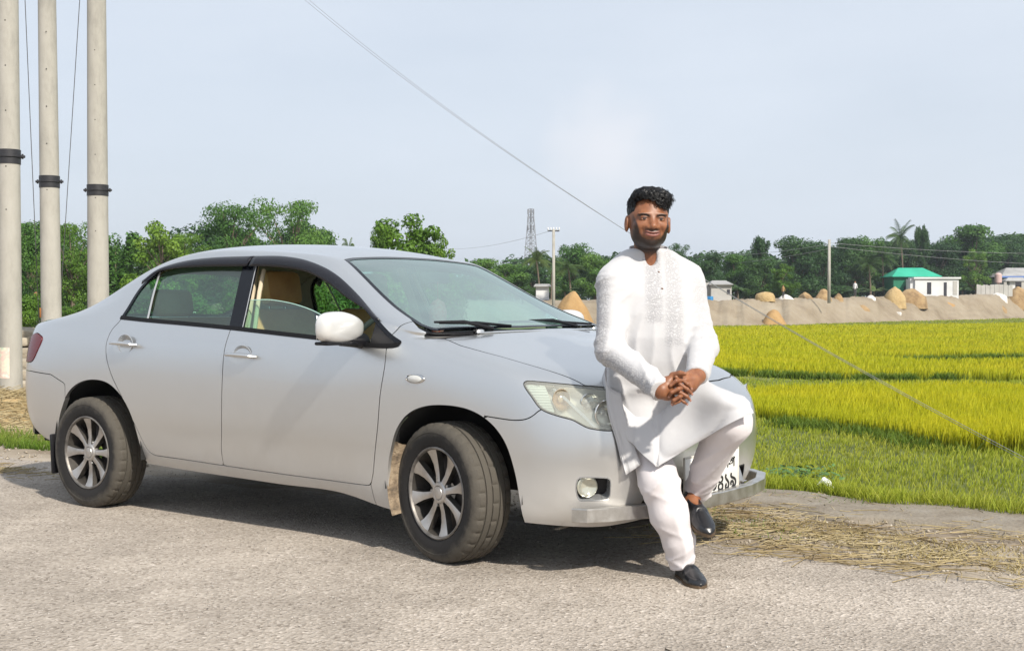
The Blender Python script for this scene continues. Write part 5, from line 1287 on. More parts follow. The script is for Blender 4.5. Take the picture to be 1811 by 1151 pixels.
dl = tL - hL; dl = dl / np.linalg.norm(dl) * .258
s2, f2 = shoe(hL, hL + dl, VU * .75 - VF * .62 + VR * .12, anL, 'L')
for o in (kur, flap, bflap, tr, head, hair, curls, collar, handL, handR, s1, f1, s2, f2): 
    o.parent = man; o.location = tuple(-MANLOC)
for o in btns: o.parent = man; o.location = tuple(-MANLOC)
# ------------------------------------------------------------------ land
def gp(px, py, z=0.0):
    """point of the level z that lies under a given bearing and dip"""
    D = 2200 * (CAMP.z - z) / max(py - 537.0, .5); p = ground_at(px, D, z); return p
def sm(a, b, x): t = np.clip((x - a) / (b - a), 0, 1); return t * t * (3 - 2 * t)
FIELD = -0.62
def land_z(x, y):
    dx_, dy_ = x - CAMP.x, y - CAMP.y; dep_ = dx_ * math.cos(YAW) + dy_ * math.sin(YAW); lat_ = dx_ * math.sin(YAW) - dy_ * math.cos(YAW)
    bank = sm(2.1, 3.3, y + .10 * np.sin(x * 1.7) + .06 * np.sin(x * 4.1)) * np.maximum(sm(-7.5, -3.0, x), sm(-.22, -.08, lat_ / np.maximum(dep_, 1.0)) * sm(9, 15, dep_))
    und = .035 * np.sin(x * .9 + 1.1 * np.sin(y * .7)) * np.sin(y * .8 + x * .3) * sm(1.2, 3.5, y)
    return FIELD * bank + und
def add_bump(m, scale, dist, strength=.8, detail=6):
    nt, b = nodes(m); N = nt.nodes; L = nt.links; t = N.new('ShaderNodeTexCoord'); n = N.new('ShaderNodeTexNoise'); n.inputs['Scale'].default_value = scale; n.inputs['Detail'].default_value = detail; L.new(t.outputs['Object'], n.inputs['Vector'])
    bp_ = N.new('ShaderNodeBump'); bp_.inputs['Strength'].default_value = strength; bp_.inputs['Distance'].default_value = dist; L.new(n.outputs[0], bp_.inputs['Height']); L.new(bp_.outputs[0], b.inputs['Normal'])
def soil_mat():
    m = mat('soil', (.25, .2, .14), .95); nt, b = nodes(m); N = nt.nodes; L = nt.links
    t = N.new('ShaderNodeTexCoord')
    n1 = N.new('ShaderNodeTexNoise'); n1.inputs['Scale'].default_value = 1.1; n1.inputs['Detail'].default_value = 8; n1.inputs['Roughness'].default_value = .62; L.new(t.outputs['Object'], n1.inputs['Vector'])
    r = N.new('ShaderNodeValToRGB'); e = r.color_ramp.elements; e[0].position = .32; e[0].color = (.17, .13, .09, 1); e[1].position = .68; e[1].color = (.36, .31, .25, 1); k = e.new(.5); k.color = (.27, .225, .17, 1)
    L.new(n1.outputs[0], r.inputs[0])
    # green-brown turf under the crops beyond the bank
    sep = N.new('ShaderNodeSeparateXYZ'); L.new(t.outputs['Object'], sep.inputs[0])
    mr_ = N.new('ShaderNodeMapRange'); mr_.inputs[1].default_value = -.25; mr_.inputs[2].default_value = -.5; L.new(sep.outputs[2], mr_.inputs[0])
    n2 = N.new('ShaderNodeTexNoise'); n2.inputs['Scale'].default_value = 3; n2.inputs['Detail'].default_value = 6; L.new(t.outputs['Object'], n2.inputs['Vector'])
    r2 = N.new('ShaderNodeValToRGB'); e = r2.color_ramp.elements; e[0].position = .35; e[0].color = (.055, .075, .014, 1); e[1].position = .7; e[1].color = (.15, .17, .03, 1); L.new(n2.outputs[0], r2.inputs[0])
    mx = N.new('ShaderNodeMix'); mx.data_type = 'RGBA'; L.new(mr_.outputs[0], mx.inputs[0]); L.new(r.outputs[0], mx.inputs[6]); L.new(r2.outputs[0], mx.inputs[7]); L.new(mx.outputs[2], b.inputs['Base Color'])
    add_bump(m, 28, .012); return m
# the ground sheet: fine near the car, coarse to the horizon
def axis(lo, hi, c0, c1, fine, grow=1.22):
    a = list(np.arange(c0, c1 + 1e-6, fine)); s_ = fine
    while a[-1] < hi: s_ *= grow; a.append(a[-1] + s_)
    s_ = fine
    while a[0] > lo: s_ *= grow; a.insert(0, a[0] - s_)
    return np.array(a)
xs = axis(-2500, 2500, -9, 8, .12); ys = axis(-2500, 2500, -3.2, 9, .12)
X, Y = np.meshgrid(xs, ys, indexing='ij'); Z = land_z(X, Y)
fine_n = np.array([0.0]);
Z += np.where((Y > .2) & (Y < 4) & (np.abs(X) < 9), .012 * np.sin(X * 9 + 3 * np.sin(Y * 5)) * np.sin(Y * 11 + 2 * np.sin(X * 4)) + .006 * np.sin(X * 31 + Y * 17) * np.sin(Y * 37 - X * 13), 0)
V = np.stack([X.ravel(), Y.ravel(), Z.ravel()], 1); nx_, ny_ = X.shape; I = np.arange(nx_ * ny_).reshape(nx_, ny_)
Fq = np.stack([I[:-1, :-1].ravel(), I[1:, :-1].ravel(), I[1:, 1:].ravel(), I[:-1, 1:].ravel()], 1)
tag(fastmesh('ground', V, Fq, 4, soil_mat(), None, True), kind='structure')

def road_mat():
    m = mat('worn_asphalt', (.3, .28, .25), .9); nt, b = nodes(m); N = nt.nodes; L = nt.links
    t = N.new('ShaderNodeTexCoord'); src = t.outputs['Object']
    v = N.new('ShaderNodeTexVoronoi'); v.inputs['Scale'].default_value = 85; v.inputs['Randomness'].default_value = 1; L.new(src, v.inputs['Vector'])
    bw = N.new('ShaderNodeSeparateColor'); L.new(v.outputs['Color'], bw.inputs[0])
    r = N.new('ShaderNodeValToRGB'); e = r.color_ramp.elements; e[0].position = 0.0; e[0].color = (.17, .145, .12, 1); e[1].position = 1; e[1].color = (.47, .43, .39, 1)
    for p_, c in ((.12, (.28, .25, .215)), (.55, (.335, .30, .262)), (.90, (.375, .34, .30))): k = e.new(p_); k.color = (*c, 1)
    L.new(bw.outputs[0], r.inputs[0])
    n = N.new('ShaderNodeTexNoise'); n.inputs['Scale'].default_value = .75; n.inputs['Detail'].default_value = 10; n.inputs['Roughness'].default_value = .72; L.new(src, n.inputs['Vector'])
    r2 = N.new('ShaderNodeValToRGB'); e = r2.color_ramp.elements; e[0].position = .35; e[0].color = (.74, .71, .68, 1); e[1].position = .60; e[1].color = (1.18, 1.15, 1.12, 1); L.new(n.outputs[0], r2.inputs[0])
    mx = N.new('ShaderNodeMix'); mx.data_type = 'RGBA'; mx.blend_type = 'MULTIPLY'; mx.inputs[0].default_value = 1; L.new(r.outputs[0], mx.inputs[6]); L.new(r2.outputs[0], mx.inputs[7])
    n3 = N.new('ShaderNodeTexNoise'); n3.inputs['Scale'].default_value = 38; n3.inputs['Detail'].default_value = 5; L.new(src, n3.inputs['Vector'])
    r3 = N.new('ShaderNodeValToRGB'); e = r3.color_ramp.elements; e[0].position = .28; e[0].color = (.70, .66, .62, 1); e[1].position = .42; e[1].color = (1, 1, 1, 1); L.new(n3.outputs[0], r3.inputs[0])
    m2 = N.new('ShaderNodeMix'); m2.data_type = 'RGBA'; m2.blend_type = 'MULTIPLY'; m2.inputs[0].default_value = .8; L.new(mx.outputs[2], m2.inputs[6]); L.new(r3.outputs[0], m2.inputs[7])
    L.new(m2.outputs[2], b.inputs['Base Color'])
    ad = N.new('ShaderNodeMath'); ad.operation = 'ADD'; L.new(v.outputs['Distance'], ad.inputs[0]); L.new(n3.outputs[0], ad.inputs[1])
    bp_ = N.new('ShaderNodeBump'); bp_.inputs['Strength'].default_value = .9; bp_.inputs['Distance'].default_value = .006; L.new(ad.outputs[0], bp_.inputs['Height']); L.new(bp_.outputs[0], b.inputs['Normal'])
    return m
ROADM = road_mat()
# road sheet with a ragged edge that thins out into the shoulder
rx = axis(-400, 400, -6, 7, .05, 1.3)
edge_y = .36 + .06 * np.sin(rx * 1.3) + .035 * np.sin(rx * 3.7 + 1) + .02 * np.sin(rx * 9.1) + .012 * np.sin(rx * 23) + .008 * np.sin(rx * 51)
edge_y = edge_y - .16 * sm(-1.0, -3.5, rx)
rows_ = [edge_y * 0 - 60, edge_y * 0 - 8, edge_y * 0 - 3, edge_y * 0 - 1, edge_y - .5, edge_y - .15, edge_y - .03, edge_y]
zz_ = [.014, .014, .014, .014, .014, .014, .012, .001]
V = np.array([(x, r[i], z) for i, x in enumerate(rx) for r, z in zip(rows_, zz_)]); k = len(rows_); n = len(rx); I = np.arange(n * k).reshape(n, k)
Fq = np.stack([I[:-1, :-1].ravel(), I[1:, :-1].ravel(), I[1:, 1:].ravel(), I[:-1, 1:].ravel()], 1)
V[:, 2] -= 0.010
tag(fastmesh('road', V, Fq, 4, ROADM, None, True), kind='structure')
# pale compacted strip at the outer lip of the shoulder
sx_ = np.arange(-1.5, 14, .06); lo_e = 1.42 + .10 * np.sin(sx_ * 1.1) + .05 * np.sin(sx_ * 3.1) + .03 * np.sin(sx_ * 8.3); hi_e = 2.12 + .04 * np.sin(sx_ * 1.7) + .02 * np.sin(sx_ * 5.3)
V = []
for i, x in enumerate(sx_):
    for t_ in (0, .04, .3, .6, .9, 1): V.append((x, lo_e[i] * (1 - t_) + hi_e[i] * t_ + .05 * noise.noise(Vector((x * 3.0, t_ * 2, 1))), .004 + (.016 if 0 < t_ < 1 else -.03) + .010 * noise.noise(Vector((x * 4, t_ * 5, 2)))))
I = np.arange(len(sx_) * 6).reshape(-1, 6); Fq = np.stack([I[:-1, :-1].ravel(), I[1:, :-1].ravel(), I[1:, 1:].ravel(), I[:-1, 1:].ravel()], 1)
PALE = varied(mat('pale_compacted_earth', (.36, .33, .29), .95), [(.13, .10, .07), (.215, .185, .145), (.26, .235, .20)], 4.5, 10, .8); add_bump(PALE, 40, .015)
tag(fastmesh('road_shoulder', V, Fq, 4, PALE, None, True), kind='structure')

def scatter_blades(name, pts, h, w, bend, m, seed=0, hue=None, wind=(.3, .1)):
    """one blade = bent tapering strip of two quads; pts (N,3), h,w arrays"""
    g = np.random.default_rng(seed); n = len(pts); a = g.uniform(0, 2 * np.pi, n); dirx, diry = np.cos(a), np.sin(a); la = g.uniform(0, 2 * np.pi, n); b_ = bend * h * g.uniform(.2, 1, n)
    lx, ly = np.cos(la) * b_ + wind[0] * h * .3, np.sin(la) * b_ + wind[1] * h * .3
    V = np.empty((n, 5, 3)); wx, wy = dirx * w / 2, diry * w / 2; x, y, z = pts.T
    V[:, 0] = np.stack([x - wx, y - wy, z], 1); V[:, 1] = np.stack([x + wx, y + wy, z], 1)
    V[:, 2] = np.stack([x - wx * .85 + lx * .35, y - wy * .85 + ly * .35, z + h * .55], 1); V[:, 3] = np.stack([x + wx * .85 + lx * .35, y + wy * .85 + ly * .35, z + h * .55], 1)
    V[:, 4] = np.stack([x + lx, y + ly, z + h], 1)
    base = (np.arange(n) * 5)[:, None]; T = np.concatenate([base + [0, 1, 3], base + [0, 3, 2], base + [2, 3, 4]], 1).reshape(-1, 3)
    o = fastmesh(name, V.reshape(-1, 3), T, 3, m, None, False)
    at = o.data.attributes.new('up', 'FLOAT', 'POINT'); at.data.foreach_set('value', np.tile(np.array([0, 0, .55, .55, 1], np.float32), n))
    rv = np.repeat(g.uniform(0, 1, n).astype(np.float32), 5); at = o.data.attributes.new('rnd', 'FLOAT', 'POINT'); at.data.foreach_set('value', rv)
    return o
def blade_mat(name, low, tip, alt, patch=.5, scale=.35, trans=.35):
    m = bpy.data.materials.new(name); m.use_nodes = True; nt = m.node_tree; N = nt.nodes; L = nt.links; b = N['Principled BSDF']; out = N['Material Output']; b.inputs['Roughness'].default_value = .6; b.inputs['Specular IOR Level'].default_value = .25
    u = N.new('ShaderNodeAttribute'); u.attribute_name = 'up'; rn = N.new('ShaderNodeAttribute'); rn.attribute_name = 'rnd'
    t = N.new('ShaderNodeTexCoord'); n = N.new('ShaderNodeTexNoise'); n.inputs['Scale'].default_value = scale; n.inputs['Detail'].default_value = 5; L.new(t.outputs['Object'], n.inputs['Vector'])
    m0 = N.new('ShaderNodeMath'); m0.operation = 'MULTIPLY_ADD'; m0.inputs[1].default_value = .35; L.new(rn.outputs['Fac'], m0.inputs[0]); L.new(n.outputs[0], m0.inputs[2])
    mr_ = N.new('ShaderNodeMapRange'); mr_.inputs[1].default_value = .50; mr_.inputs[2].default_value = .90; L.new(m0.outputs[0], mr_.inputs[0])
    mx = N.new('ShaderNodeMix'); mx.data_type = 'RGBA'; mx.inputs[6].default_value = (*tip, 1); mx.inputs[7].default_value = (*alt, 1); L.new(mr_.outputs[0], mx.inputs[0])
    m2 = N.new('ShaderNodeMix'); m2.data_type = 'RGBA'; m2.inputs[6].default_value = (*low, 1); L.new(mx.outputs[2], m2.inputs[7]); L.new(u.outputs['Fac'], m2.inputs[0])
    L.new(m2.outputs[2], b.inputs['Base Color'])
    tr_ = N.new('ShaderNodeBsdfTranslucent'); L.new(m2.outputs[2], tr_.inputs[0]); ms = N.new('ShaderNodeMixShader'); ms.inputs[0].default_value = trans; L.new(b.outputs[0], ms.inputs[1]); L.new(tr_.outputs[0], ms.inputs[2]); L.new(ms.outputs[0], out.inputs[0])
    return m
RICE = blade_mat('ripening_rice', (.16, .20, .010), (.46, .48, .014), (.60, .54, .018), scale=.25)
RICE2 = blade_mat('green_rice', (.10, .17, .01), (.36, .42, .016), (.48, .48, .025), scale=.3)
GRASS = blade_mat('field_grass', (.15, .19, .016), (.34, .42, .032), (.46, .45, .07), scale=.9)
GRASSG = blade_mat('verge_grass', (.05, .10, .012), (.16, .28, .03), (.26, .30, .05), scale=2)
DRY = blade_mat('dry_grass', (.22, .17, .07), (.42, .34, .15), (.50, .42, .20), scale=2, trans=.15)
WEED = blade_mat('dark_weeds', (.05, .09, .01), (.12, .20, .02), (.18, .25, .03), scale=2)
def in_poly(x, y, poly): return poly_sdf(np.stack([x, y], 1), np.array([(p.x, p.y) for p in poly])) < 0
def field_pts(n, d0, d1, px0, px1, seed, power=1.0):
    """random field points, density falling with distance"""
    g = np.random.default_rng(seed); u = g.uniform(0, 1, n); D = (d0 ** (1 - power) + u * (d1 ** (1 - power) - d0 ** (1 - power))) ** (1 / (1 - power)) if power != 1 else d0 * (d1 / d0) ** u
    px = g.uniform(px0, px1, n); Fx, Fy = math.cos(YAW), math.sin(YAW); Rx, Ry = math.sin(YAW), -math.cos(YAW); lat = (px - 905.5) / 2200 * D
    return CAMP.x + Fx * D + Rx * lat, CAMP.y + Fy * D + Ry * lat, D
zc = FIELD + .15
near_p = [gp(900, 705, zc), gp(1265, 690, zc), gp(1400, 682, zc), gp(1560, 673, zc), gp(1720, 672, zc), gp(1900, 668, zc), gp(2300, 665, zc), gp(2400, 830, FIELD), gp(1900, 812, FIELD), gp(1811, 806, FIELD), gp(1700, 803, FIELD), gp(1640, 795, FIELD), gp(1560, 775, FIELD), gp(1480, 762, FIELD), gp(1400, 750, FIELD), gp(1340, 741, FIELD), gp(1200, 738, FIELD), gp(900, 740, FIELD)]
far_p = [gp(700, 658, FIELD), gp(1260, 664, FIELD), gp(1450, 670, FIELD), gp(1600, 673, FIELD), gp(1705, 673, FIELD), gp(1760, 664, zc), gp(2000, 660, zc), gp(2500, 655, zc), gp(2500, 566, zc), gp(1811, 572, zc), gp(1260, 580, zc), gp(700, 586, zc)]
path_p = [gp(1530, 632, zc), gp(1700, 627, zc), gp(2100, 622, zc), gp(2100, 634, zc), gp(1811, 640, zc), gp(1640, 640, zc)]
# near paddy
x, y, D = field_pts(150000, 10, 24, 1120, 2050, 11); k = in_poly(x, y, near_p); x, y, D = x[k], y[k], D[k]
pts = np.stack([x, y, land_z(x, y) - .01], 1); hh = rng.uniform(.26, .38, len(x)) * (.9 + .15 * np.sin(x * .8 + y * .5))
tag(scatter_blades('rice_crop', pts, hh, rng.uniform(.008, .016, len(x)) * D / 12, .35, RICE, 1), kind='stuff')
# far paddy
x, y, D = field_pts(230000, 20, 150, 1000, 2150, 12); k = in_poly(x, y, far_p) & ~in_poly(x, y, path_p); x, y, D = x[k], y[k], D[k]
pts = np.stack([x, y, land_z(x, y) - .01], 1); hh = rng.uniform(.24, .34, len(x))
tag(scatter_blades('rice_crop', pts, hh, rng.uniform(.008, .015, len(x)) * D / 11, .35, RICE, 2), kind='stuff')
# everything between: grass
x, y, D = field_pts(210000, 5.5, 150, 1080, 2100, 13); k = ~in_poly(x, y, near_p) & (~in_poly(x, y, far_p) | in_poly(x, y, path_p)) & (y > 2.25); x, y, D = x[k], y[k], D[k]
tall = .5 + .5 * np.sin(x * .9 + 2 * np.sin(y * .6)) * np.sin(y * .8); pts = np.stack([x, y, land_z(x, y) - .01], 1)
tag(scatter_blades('field_grass', pts, rng.uniform(.05, .11, len(x)) * (.6 + .6 * tall), rng.uniform(.005, .010, len(x)) * np.maximum(D, 8) / 10, .6, GRASS, 3), kind='stuff')
# sparse grass behind the car
x, y, D = field_pts(30000, 7, 60, 100, 1100, 14); k = (y > 2.5) & (x > -7.0); x, y, D = x[k], y[k], D[k]; pts = np.stack([x, y, land_z(x, y) - .01], 1)
tag(scatter_blades('field_grass', pts, rng.uniform(.15, .35, len(x)), .012 * D / 10, .5, GRASS, 4), kind='stuff')
# weeds along the near edge of each paddy, dark to stand in for its shadow
def weeds_along(P0, n, spread, h0, h1, seed, m, w=.014):
    g = np.random.default_rng(seed); P0 = np.array([(p.x, p.y) for p in P0]); L_ = np.concatenate([[0], np.cumsum(np.linalg.norm(np.diff(P0, axis=0), axis=1))]); t = g.uniform(0, L_[-1], n)
    clump = np.sin(t * 3.1) + np.sin(t * 7.7 + 1) > -.4; t = t[clump]; n = len(t)
    x = np.interp(t, L_, P0[:, 0]) + g.normal(0, spread, n); y = np.interp(t, L_, P0[:, 1]) + g.normal(0, spread, n)
    return scatter_blades('bund_weeds', np.stack([x, y, land_z(x, y) - .01], 1), g.uniform(h0, h1, n), g.uniform(.7, 1.3, n) * w, .8, m, seed)
tag(weeds_along([gp(1380, 752, FIELD), gp(1480, 766, FIELD), gp(1560, 780, FIELD), gp(1640, 800, FIELD), gp(1700, 808, FIELD)], 3000, .14, .06, .20, 21, WEED), kind='stuff')
tag(weeds_along([gp(1240, 664, FIELD), gp(1450, 672, FIELD), gp(1600, 675, FIELD), gp(1700, 675, FIELD)], 6500, .10, .06, .26, 22, WEED, .03), kind='stuff')  # dark row imitates the shaded front edge of the far paddy
tag(weeds_along([gp(1500, 632, FIELD + .2), gp(1811, 628, FIELD + .2)], 2400, .12, .12, .30, 23, WEED, .05), kind='stuff')
# bank weeds at the lip
g_ = np.random.default_rng(31)
n = 26000; x = g_.uniform(1.2, 9, n); y = 2.0 + .10 * np.sin(x * 2.9) + .06 * np.sin(x * 8.3) + np.abs(g_.normal(0, .38, n)); pts = np.stack([x, y, land_z(x, y) - .01], 1)
tag(scatter_blades('bank_grass', pts, g_.uniform(.04, .13, n), g_.uniform(.004, .008, n), .8, GRASS, 5), kind='stuff')
# verge left of the car
n = 5200; x = g_.uniform(-4.3, -1.35, n); y = .42 - .12 * (x + 2) + np.abs(g_.normal(0, .26, n)); k = (np.sin(x * 3.3) + np.sin(x * 1.3 + y * 5) > -1.1); x, y = x[k], y[k]
tag(scatter_blades('verge_grass', np.stack([x, y, 0 * x - .005], 1), g_.uniform(.03, .10, len(x)), g_.uniform(.004, .008, len(x)), .9, GRASSG, 6), kind='stuff')
n = 8000; x = g_.uniform(2.0, 9, n); y = g_.uniform(.5, 2.35, n); k = (np.sin(x * 2.3 + 1) + np.sin(x * .9 + y * 4.2 + 2) + .9 * (y > 1.7) > .95); x, y = x[k], y[k]
tag(scatter_blades('shoulder_grass', np.stack([x, y, 0 * x - .003], 1), g_.uniform(.015, .05, len(x)), g_.uniform(.004, .007, len(x)), 1.2, GRASSG, 7), kind='stuff')
n = 16000; x = g_.uniform(2.0, 9, n); y = .45 + np.abs(g_.normal(0, .5, n)); k = (y < 2.1) & (np.sin(x * 1.7) + np.sin(x * 3.9 + y * 6) + np.sin(y * 9) > -.1); x, y = x[k], y[k]
tag(scatter_blades('shoulder_dry_grass', np.stack([x, y, 0 * x - .003], 1), g_.uniform(.008, .035, len(x)), g_.uniform(.004, .007, len(x)), 2.5, DRY, 8), kind='stuff')
# loose straw lying about: thin bent stalks
STRAW = varied(mat('straw', (.5, .4, .2), .7), [(.17, .12, .06), (.34, .27, .14), (.46, .39, .24)], 2.5)
def straw(name, xy, seed, l0=.08, l1=.38, r=.0024, zf=None, tilt=.06):
    g = np.random.default_rng(seed); n = len(xy); a = g.normal(.6, 1.1, n) ; L_ = g.uniform(l0, l1, n); z0 = g.uniform(.004, .02, n) + (zf(xy[:, 0], xy[:, 1]) if zf else 0)
    V = np.empty((n, 3, 3, 3)); kx = g.normal(0, .12, n)
    for i, s_ in enumerate((-.5, 0, .5)):
        x = xy[:, 0] + np.cos(a) * L_ * s_ - np.sin(a) * L_ * kx * (.25 - s_ * s_) * 2; y = xy[:, 1] + np.sin(a) * L_ * s_ + np.cos(a) * L_ * kx * (.25 - s_ * s_) * 2; z = z0 + L_ * s_ * g.normal(0, tilt, n) * (s_ != 0) + .004; z = np.maximum(z, .002 if not zf else z)
        for j in range(3):
            t = j * 2 * np.pi / 3; V[:, i, j] = np.stack([x - np.sin(a) * r * np.cos(t), y + np.cos(a) * r * np.cos(t), z + r * np.sin(t)], 1)
    T = []
    for i in range(2):
        for j in range(3): T.append((i * 3 + j, i * 3 + (j + 1) % 3, (i + 1) * 3 + (j + 1) % 3, (i + 1) * 3 + j))
    Fq = ((np.arange(n) * 9)[:, None, None] + np.array(T)[None]).reshape(-1, 4)
    return tag(fastmesh(name, V.reshape(-1, 3), Fq, 4, STRAW, None), kind='stuff')
n = 900; x = 2.2 + np.abs(g_.normal(0, 1.7, n)); y = .55 + g_.normal(.25, .38, n); k = (y > .1) & (y < 2.1) & (np.sin(x * 2.1 + 1.2 * y) + np.sin(y * 5 - x) > -.5)
straw('loose_straw', np.stack([x, y], 1)[k], 41)
n = 300; straw('loose_straw', np.stack([g_.uniform(2.4, 8, n), g_.uniform(1.2, 2.15, n)], 1), 45, .04, .2)
n = 240; straw('loose_straw', np.stack([g_.uniform(3.6, 6.0, n), g_.uniform(.15, .75, n)], 1), 42)
n = 160; straw('loose_straw', np.stack([g_.normal(-1.9, .35, n), g_.normal(-.25, .10, n)], 1), 43, .05, .25)
# grit and pebbles on the road
def pebbles(name, n, x0, x1, y0, y1, r0, r1, m, seed):
    g = np.random.default_rng(seed); x = g.uniform(x0, x1, n); y = g.uniform(y0, y1, n); r = g.uniform(r0, r1, n) * g.uniform(.5, 1, n)
    oct_ = np.array([(1, 0, 0), (-.9, .1, 0), (0, 1, 0), (.1, -.9, 0), (0, 0, .8), (0, 0, -.4)]); f8 = np.array([(0, 2, 4), (2, 1, 4), (1, 3, 4), (3, 0, 4), (2, 0, 5), (1, 2, 5), (3, 1, 5), (0, 3, 5)])
    a = g.uniform(0, 6.28, n); c, s_ = np.cos(a), np.sin(a); jit = 1 + g.normal(0, .22, (n, 6, 3)); V = oct_[None] * jit * r[:, None, None]
    V = np.stack([V[..., 0] * c[:, None] - V[..., 1] * s_[:, None] + x[:, None], V[..., 0] * s_[:, None] + V[..., 1] * c[:, None] + y[:, None], V[..., 2] + .004 + .2 * r[:, None]], -1)
    return tag(fastmesh(name, V.reshape(-1, 3), ((np.arange(n) * 6)[:, None, None] + f8[None]).reshape(-1, 3), 3, m, None), kind='stuff')
pebbles('road_grit', 15000, -2.6, 6.6, -3.2, .5, .002, .0062, varied(mat('grit', (.3, .27, .24), .9), [(.10, .09, .08), (.34, .31, .28), (.55, .52, .48)], 25, 2, pos=[.3, .5, .7]), 51)
pebbles('shoulder_gravel', 9000, 1.6, 9, .3, 2.3, .003, .013, varied(mat('gravel', (.3, .26, .2), .9), [(.16, .12, .08), (.34, .29, .22), (.48, .44, .38)], 12, 2), 52)
pebbles('verge_gravel', 2500, -7, -1.2, .1, 3.0, .005, .022, bpy.data.materials['gravel'], 53)
TWIG = mat('dark_twig', (.05, .035, .02), .8)
tw = MB(); tw.tube([(4.10, -1.47, .008), (4.15, -1.50, .010), (4.22, -1.58, .008)], .0025, 5); tag(tw.build('twig', TWIG), 'thin dark twig lying alone on the asphalt in the foreground', 'twig')
# green leafy creeper and a scrap of white litter by the guard bar
CREEP = varied(mat('creeper_leaf', (.06, .14, .03), .5), [(.03, .08, .015), (.10, .20, .04)], 8)
cr = MB(); rr = random.Random(9)
def leafq(b, c, s_, rr, flat=.5):
    n_ = Vector((rr.uniform(-flat, flat), rr.uniform(-flat, flat), 1)).normalized(); a = n_.orthogonal().normalized(); a = Matrix.Rotation(rr.uniform(0, 6.28), 3, n_) @ a; c2 = n_.cross(a); c = Vector(c)
    b.add([c - a * s_, c + c2 * s_ * .55 - a * .2 * s_, c + a * s_ * 1.1, c - c2 * s_ * .55 - a * .2 * s_, c + n_ * s_ * .15], [(0, 1, 4), (1, 2, 4), (2, 3, 4), (3, 0, 4)])
for k in range(700):
    c0 = gp(1372, 838, 0); x = c0.x + rr.gauss(.0, .20); y = c0.y + rr.gauss(0, .12); leafq(cr, (x, y, float(land_z(np.array(x), np.array(y))) + rr.uniform(.02, .15)), rr.uniform(.025, .055), rr)
for k in range(180):
    c0 = gp(1425, 850, 0); x = c0.x + rr.gauss(.0, .13); y = c0.y + rr.gauss(0, .08); leafq(cr, (x, y, rr.uniform(.02, .09)), rr.uniform(.012, .03), rr)
tag(cr.build('creeper_patch', CREEP, smooth=False), 'low leafy green creeper beside the right end of the front guard bar', kind='stuff')
lt = gp(1461, 868, 0); b = MB(); b.tube([(lt.x - .05, lt.y, .03), (lt.x - .02, lt.y + .02, .06), (lt.x + .02, lt.y - .01, .05), (lt.x + .05, lt.y + .01, .02)], [.008, .03, .024, .006], 7, squash=.6); tag(b.build('litter', mat('white_plastic', (.75, .76, .78), .4)), 'crumpled scrap of white plastic at the field edge beside the creeper', 'litter')
# ------------------------------------------------------------------ dirt embankment and the level land behind it
DIRT = varied(mat('embankment_dirt', (.3, .25, .2), .95), [(.17, .13, .085), (.25, .205, .145), (.30, .255, .19)], .22, 9, .7); add_bump(DIRT, 1.5, .18)
ridge = [(300, 60, 1.10), (700, 84, 1.35), (1000, 92, 1.42), (1260, 98, 1.48), (1400, 106, 1.62), (1550, 120, 1.85), (1700, 138, 2.15), (1811, 152, 2.38), (2000, 180, 2.8), (2400, 240, 3.4), (3200, 330, 4.0)]
rp = np.array([r[0] for r in ridge], float)
def ridge_D(px): return np.interp(px, rp, [r[1] for r in ridge])
def crest_z(px): return np.interp(px, rp, [r[2] for r in ridge])
V = []; PXs = np.concatenate([np.arange(300, 1100, 10), np.arange(1100, 2100, 2.5), np.arange(2100, 3201, 25)])
offs = [(-3, -.9), (-.5, 0.0), (.8, .22), (2.2, .55), (3.4, .80), (4.4, .95), (5.6, 1.0), (9, 1.02), (16, 1.0), (40, 1.0), (120, 1.0), (900, 1.0), (2500, 1.0)]
for px in PXs:
    for o_, k_ in offs:
        wob = 1.1 * math.sin(px * .021) + .7 * math.sin(px * .06 + 1) + .35 * math.sin(px * .17)
        p = ground_at(px, ridge_D(px) + o_ * 1.5 + (wob if -.6 < o_ < 7 else 0)); nn = noise.noise(Vector((px * .05, o_ * .9, 3))) * .18 + noise.noise(Vector((px * .2, o_ * 2.0, 7))) * .12
        z = FIELD + (crest_z(px) - FIELD) * k_ + (nn if .5 < o_ < 20 else 0)
        if k_ < 0: z = FIELD - .8
        V.append((p.x, p.y, z))
k = len(offs); I = np.arange(len(PXs) * k).reshape(-1, k); Fq = np.stack([I[:-1, :-1].ravel(), I[1:, :-1].ravel(), I[1:, 1:].ravel(), I[:-1, 1:].ravel()], 1)
tag(fastmesh('embankment', V, Fq, 4, DIRT, None, True), kind='structure')

def at(px, back=8.0): return ground_at(px, float(ridge_D(px)) + back, float(crest_z(px)))
def heap(px, base_py, hw, hh, D, m, label, cat, name='dirt_heap', lean=0.0, z=None):
    """heap hw,hh in picture units (px at 1811)"""
    s_ = D / 2200; c = ground_at(px, D, 0); z0 = (CAMP.z - (base_py - 537) / 2200 * D) if z is None else z
    R_ = hw * s_; H = hh * s_; b = MB(); V = []; F = []; nr_, na = 9, 26
    for i in range(nr_ + 1):
        t = i / nr_
        for j in range(na):
            a = 2 * math.pi * j / na; rr_ = R_ * t * (1 + .16 * noise.noise(Vector((math.cos(a) * 1.3, math.sin(a) * 1.3, px * .37))))
            zz = H * (1 - t ** 1.9) ** 1.25 * (1 + .12 * noise.noise(Vector((math.cos(a) * t * 3, math.sin(a) * t * 3, px * .1)))) - (1.1 if t > .999 else 0)
            V.append((c.x + rr_ * math.cos(a) + lean * H * (1 - t), c.y + rr_ * math.sin(a), z0 + zz))
    for i in range(nr_):
        for j in range(na): F.append((i * na + j, i * na + (j + 1) % na, (i + 1) * na + (j + 1) % na, (i + 1) * na + j))
    return tag(mesh(name, V, F, m), label, cat)
